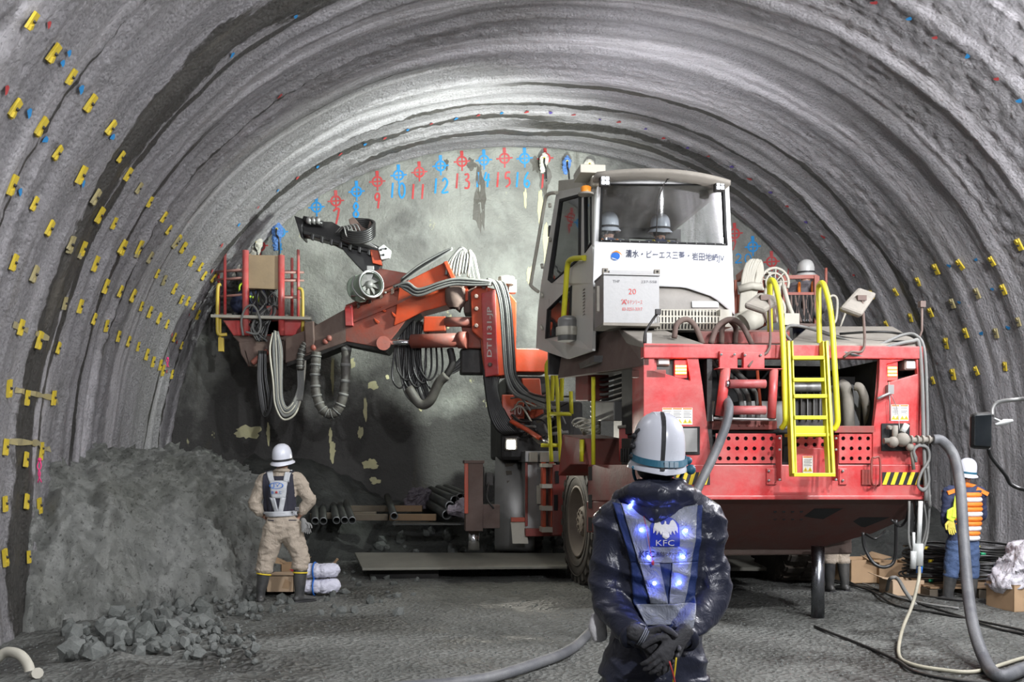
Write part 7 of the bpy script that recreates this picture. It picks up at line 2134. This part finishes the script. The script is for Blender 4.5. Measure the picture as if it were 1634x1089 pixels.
# ---- boxes, pallet and coils on the right
carton(1352, 1404, 891, 928, 13.3, .5, 'wide open cardboard box standing left of the other two boxes', CARD, True, rot=.15, zfix=0)
carton(1406, 1449, 895, 929, 13.2, .42, 'tall cardboard box with raised flaps in the middle of the three', CARD, True, rot=-.1, zfix=0)
carton(1421, 1474, 925, 950, 12.0, .35, 'low open cardboard tray in front of the other boxes under the cable', CARDL, True, rot=.1, zfix=0, flaps=1)
t = thing('pallet', 'wooden pallet under the black coiled tubing beside the orange-vest worker', 'pallet', W(1535, 950, 12.3), .0); t.location.z = 0
for k in range(6): m = MB(); m.box((0, -.5+k*.2, .13), (1.25, .12, .022)); m.build('deck_board', WOODN, t, bevel=.003)
for x in (-.58, 0, .55): m = MB(); m.box((x, 0, .055), (.10, 1.1, .11)); m.build('runner', WOOD, t, bevel=.004)
for k, (cx_, cy_, r, n) in enumerate(((1497, 12.4, .42, 11), (1568, 12.55, .42, 11))):
    for j in range(n):
        random.seed(100*k+j)
        c = Vector(((cx_-CX)*cy_/FPX+random.uniform(-.04, .04), cy_+random.uniform(-.04, .04), .17+j*.040)); m = MB(); rr = r*random.uniform(.9, 1.05)
        for q in range(2): m.tube([c+Vector(((rr-.045*q)*math.cos(a), (rr-.045*q)*.85*math.sin(a), .016*math.sin(3*a+j)+.012*q)) for a in np.linspace(0, 2*PI, 36)], .013, 6)
        lb = ('left-hand', 'right-hand')[k]
        od = ('lowest', 'second', 'third', 'fourth', 'fifth', 'sixth', 'seventh', 'eighth', 'ninth', 'tenth', 'topmost')[j]
        o = solo(m, 'tubing_coil', HOSEB, '%s black tubing coil%s in the %s stack on the pallet' % (od, '' if j in (0, 10) else ' from the bottom', lb), 'coil', '%s stack of tubing coils' % lb)
        if j % 2 == 0:
            a = random.uniform(3.5, 5.9); mm = MB(); p = c-o.location+Vector((rr*math.cos(a), rr*.85*math.sin(a), 0)); mm.tube([p-Vector((.03, 0, 0)), p+Vector((.03, 0, .0))], .020, 8)
            mm.build('tape_tag', (YB, pm('green_tape%d' % j, (.02, .35, .15), .5, bump=0))[j % 4 == 0], o)
def crumple(m, vox, mat, amp, f, name, label, cat):
    me = remesh(m, vox, 1)
    for v in me.vertices: v.co = v.co+v.normal*(amp*fold(v.co, f, 2))
    me.materials.append(mat); me.polygons.foreach_set('use_smooth', [True]*len(me.polygons)); o = bpy.data.objects.new(name, me); COL.objects.link(o); return tag(o, label, cat)
m = MB(); 
c = Vector((5.55, 11.0, .0))
ell(m, [(c+Vector((-.12, 0, .25)), .13, .3), (c+Vector((.15, 0, .62)), .12, .42), (c+Vector((.6, 0, .66)), .14, .42), (c+Vector((1.0, 0, .5)), .1, .4)], (0, 0, 1), 16)
crumple(m, .03, clothmat('white_plastic_sheet', (.62, .60, .64), .35, 0, .8, 30), .09, 6, 'plastic_sheet', 'crumpled white plastic sheet thrown over a crushed box at the frame edge', 'sheet')
carton(1606, 1700, 942, 985, 10.75, .45, 'crushed brown cardboard box half hidden under the white plastic sheet', CARD, False, rot=.2, zfix=0)

# ---- hoses and cables
def hose_thing(pts, r, mat, label, cat='hose', name='hose', n=10, seg=10):
    m = MB(); m.tube(spl(pts, n), r, seg); return solo(m, name, mat, label, cat)
wv = lambda px, py, v: Vector((MC[0]+J(px, py, v).x*mc-v*ms, MC[1]+J(px, py, v).x*ms+v*mc, J(px, py, v).z))
BIGH = pm('thick_grey_hose', (.085, .09, .098), .55, 0, .5, (.24, .24, .23), bump=.3, bs=80)
hose_thing([wv(1156, 633, .05), wv(1163, 650, -.25), wv(1158, 680, -.32), wv(1140, 725, -.36), wv(1118, 770, -.45), W(1098, 812, 8.9), W(1060, 890, 8.7), W(1005, 955, 9.0), gpt(948, 1003, .05), gpt(910, 1035, .05), gpt(850, 1064, .05), gpt(770, 1084, .05), gpt(680, 1096, .05), gpt(560, 1108, .05)], .044, BIGH,
           'thick grey hose hanging from the rear of the rig and snaking over the floor behind the foreground worker')['label'] = 'thick grey hose from the rig rear, snaking over the floor behind the foreground worker'
h = hose_thing([wv(1488, 702, -.14), wv(1503, 704, -.15), W(1522, 728, 9.6), W(1532, 775, 9.3), W(1537, 850, 9.0), W(1543, 930, 8.7), W(1553, 1000, 8.2), W(1572, 1055, 7.8), gpt(1594, 1077, .05), gpt(1630, 1068, .05), gpt(1700, 1040, .05)], .050, BIGH,
           'thick grey hose running from the water valve down to the floor past the orange-vest worker')
CRH = pm('cream_cable', (.36, .34, .26), .6, 0, .3, (.2, .19, .16), bump=.1)
hose_thing([wv(1467, 905, -.08), W(1466, 925, 9.3), W(1456, 965, 9.2), W(1440, 1005, 9.0), gpt(1434, 1040, .02), gpt(1450, 1056, .02), gpt(1500, 1065, .02), gpt(1560, 1068, .02), gpt(1634, 1052, .02), gpt(1700, 1040, .02)], .016, CRH, 'thin cream power cable looping from the hanging plug across the floor', 'cable', 'cable')
m = MB(); m.tube([wv(1467, 900, -.08), wv(1467, 915, -.08)], .03, 10); solo(m, 'cable_connector', INKBL, 'blue connector between the hanging plug and the cream cable', 'connector')
GC = 'cables trailing over the floor on the right'
for k, (pts, lb) in enumerate((([(1250, 905), (1330, 925), (1390, 945), (1430, 968), (1490, 978), (1560, 990), (1640, 1006)], 'upper dark cable trailing from under the rig to the right edge'),
        ([(1270, 915), (1340, 930), (1395, 940), (1450, 960), (1520, 980), (1590, 1000), (1660, 1015)], 'middle dark cable trailing beside the upper one'),
        ([(1260, 925), (1360, 925), (1420, 950), (1470, 965), (1530, 972)], 'short dark cable ending near the pallet'),
        ([(1300, 1000), (1380, 1030), (1430, 1052), (1460, 1070), (1520, 1082), (1600, 1090)], 'dark cable lying in the wheel rut left of the cream cable'),
        ([(1300, 905), (1370, 935), (1440, 945), (1500, 958), (1550, 962)], 'thin dark cable curving past the cardboard tray'))):
    o = hose_thing([gpt(x, y, .015) for x, y in pts], .014, HOSEB if k != 2 else HOSE, lb, 'cable', 'cable', 6, 6); o['group'] = GC
o = hose_thing([gpt(1415, 945, .02), W(1420, 925, 11.6), W(1432, 924, 11.5), W(1445, 945, 11.2), gpt(1462, 968, .02)], .022, HOSE, 'short grey hose looping over the low cardboard tray')
hose_thing([gpt(-30, 1075, .04), W(-5, 1052, 7.4), W(12, 1041, 7.4), W(32, 1046, 7.35), W(45, 1062, 7.3), W(50, 1082, 7.2), gpt(60, 1110, .04)], .038, HOSEC, 'pale grey hose looping up beside the foot of the left wall')
# ---- truck whose mirror juts in from the right
TY = 5.6
tr = thing('truck', 'parked truck, only its black wing mirror and arms in view at the edge', 'truck', (4.6, 4.6, 0))
tb_ = Vector((4.6, 4.6, 0))
def tw(px, py, d=0): return W(px, py, TY+d)-tb_
m = MB(); m.box2((-.88, -1.2, .55), (1.1, 1.0, 1.25)); m.hexa([(-.88, -1.2, 1.25), (1.1, -1.2, 1.25), (1.1, 1.0, 1.25), (-.88, 1.0, 1.25), (-.84, -1.1, 1.95), (1.05, -1.1, 1.95), (1.05, .85, 1.95), (-.84, .85, 1.95)])
m.build('cab_body', WHT, tr, bevel=.06, split=False)
for sx in (-.75, .9):
    m = MB(); m.lathe([(.25, -.14), (.46, -.14), (.5, -.09), (.5, .09), (.46, .14), (.25, .14), (.001, .1)], (sx, .1, .5), (1 if sx > 0 else -1, 0, 0), 24); m.build('wheel', RUB, tr, split=False)
m = MB(); P = [tw(1553, 659), tw(1585, 657), tw(1584, 718), tw(1552, 716)]
c = sum(P, Vector())/4; m.hexa([P[3], P[2], P[2]+Vector((0, .06, 0)), P[3]+Vector((0, .06, 0)), P[0], P[1], P[1]+Vector((0, .06, 0)), P[0]+Vector((0, .06, 0))])
mo = m.build('mirror_housing', HOSEB, tr, bevel=.022)
m = MB(); P2 = [c+(p-c)*.84-Vector((0, .004, 0)) for p in P]; m.prism(P2, (0, .004, 0)); m.build('mirror_glass', MIRR, mo, bevel=.002)
m = MB(); m.tube(spl([tw(1583, 664, .06), tw(1584, 652, .08), tw(1592, 643, .08), tw(1612, 639, .05), tw(1640, 637, 0), tw(1690, 636, -.3)], 5), .012, 8); m.build('mirror_arm', GRYP, tr)
m = MB(); m.tube(spl([tw(1577, 716, .05), tw(1582, 730, .06), tw(1604, 758, .05), tw(1614, 774, .05), tw(1640, 783, 0), tw(1690, 785, -.3)], 5), .011, 8); m.build('mirror_arm', HOSEB, tr)
m = MB(); ell(m, [(tw(1589, 678, .06), .008, .012), (tw(1603, 674, .06), .018, .030), (tw(1614, 672, .06), .010, .012)], (0, 0, 1), 12); m.tube([tw(1586, 668, .05), tw(1604, 676, .06)], .006, 6); m.build('mirror_bracket', LGT, tr, split=False)
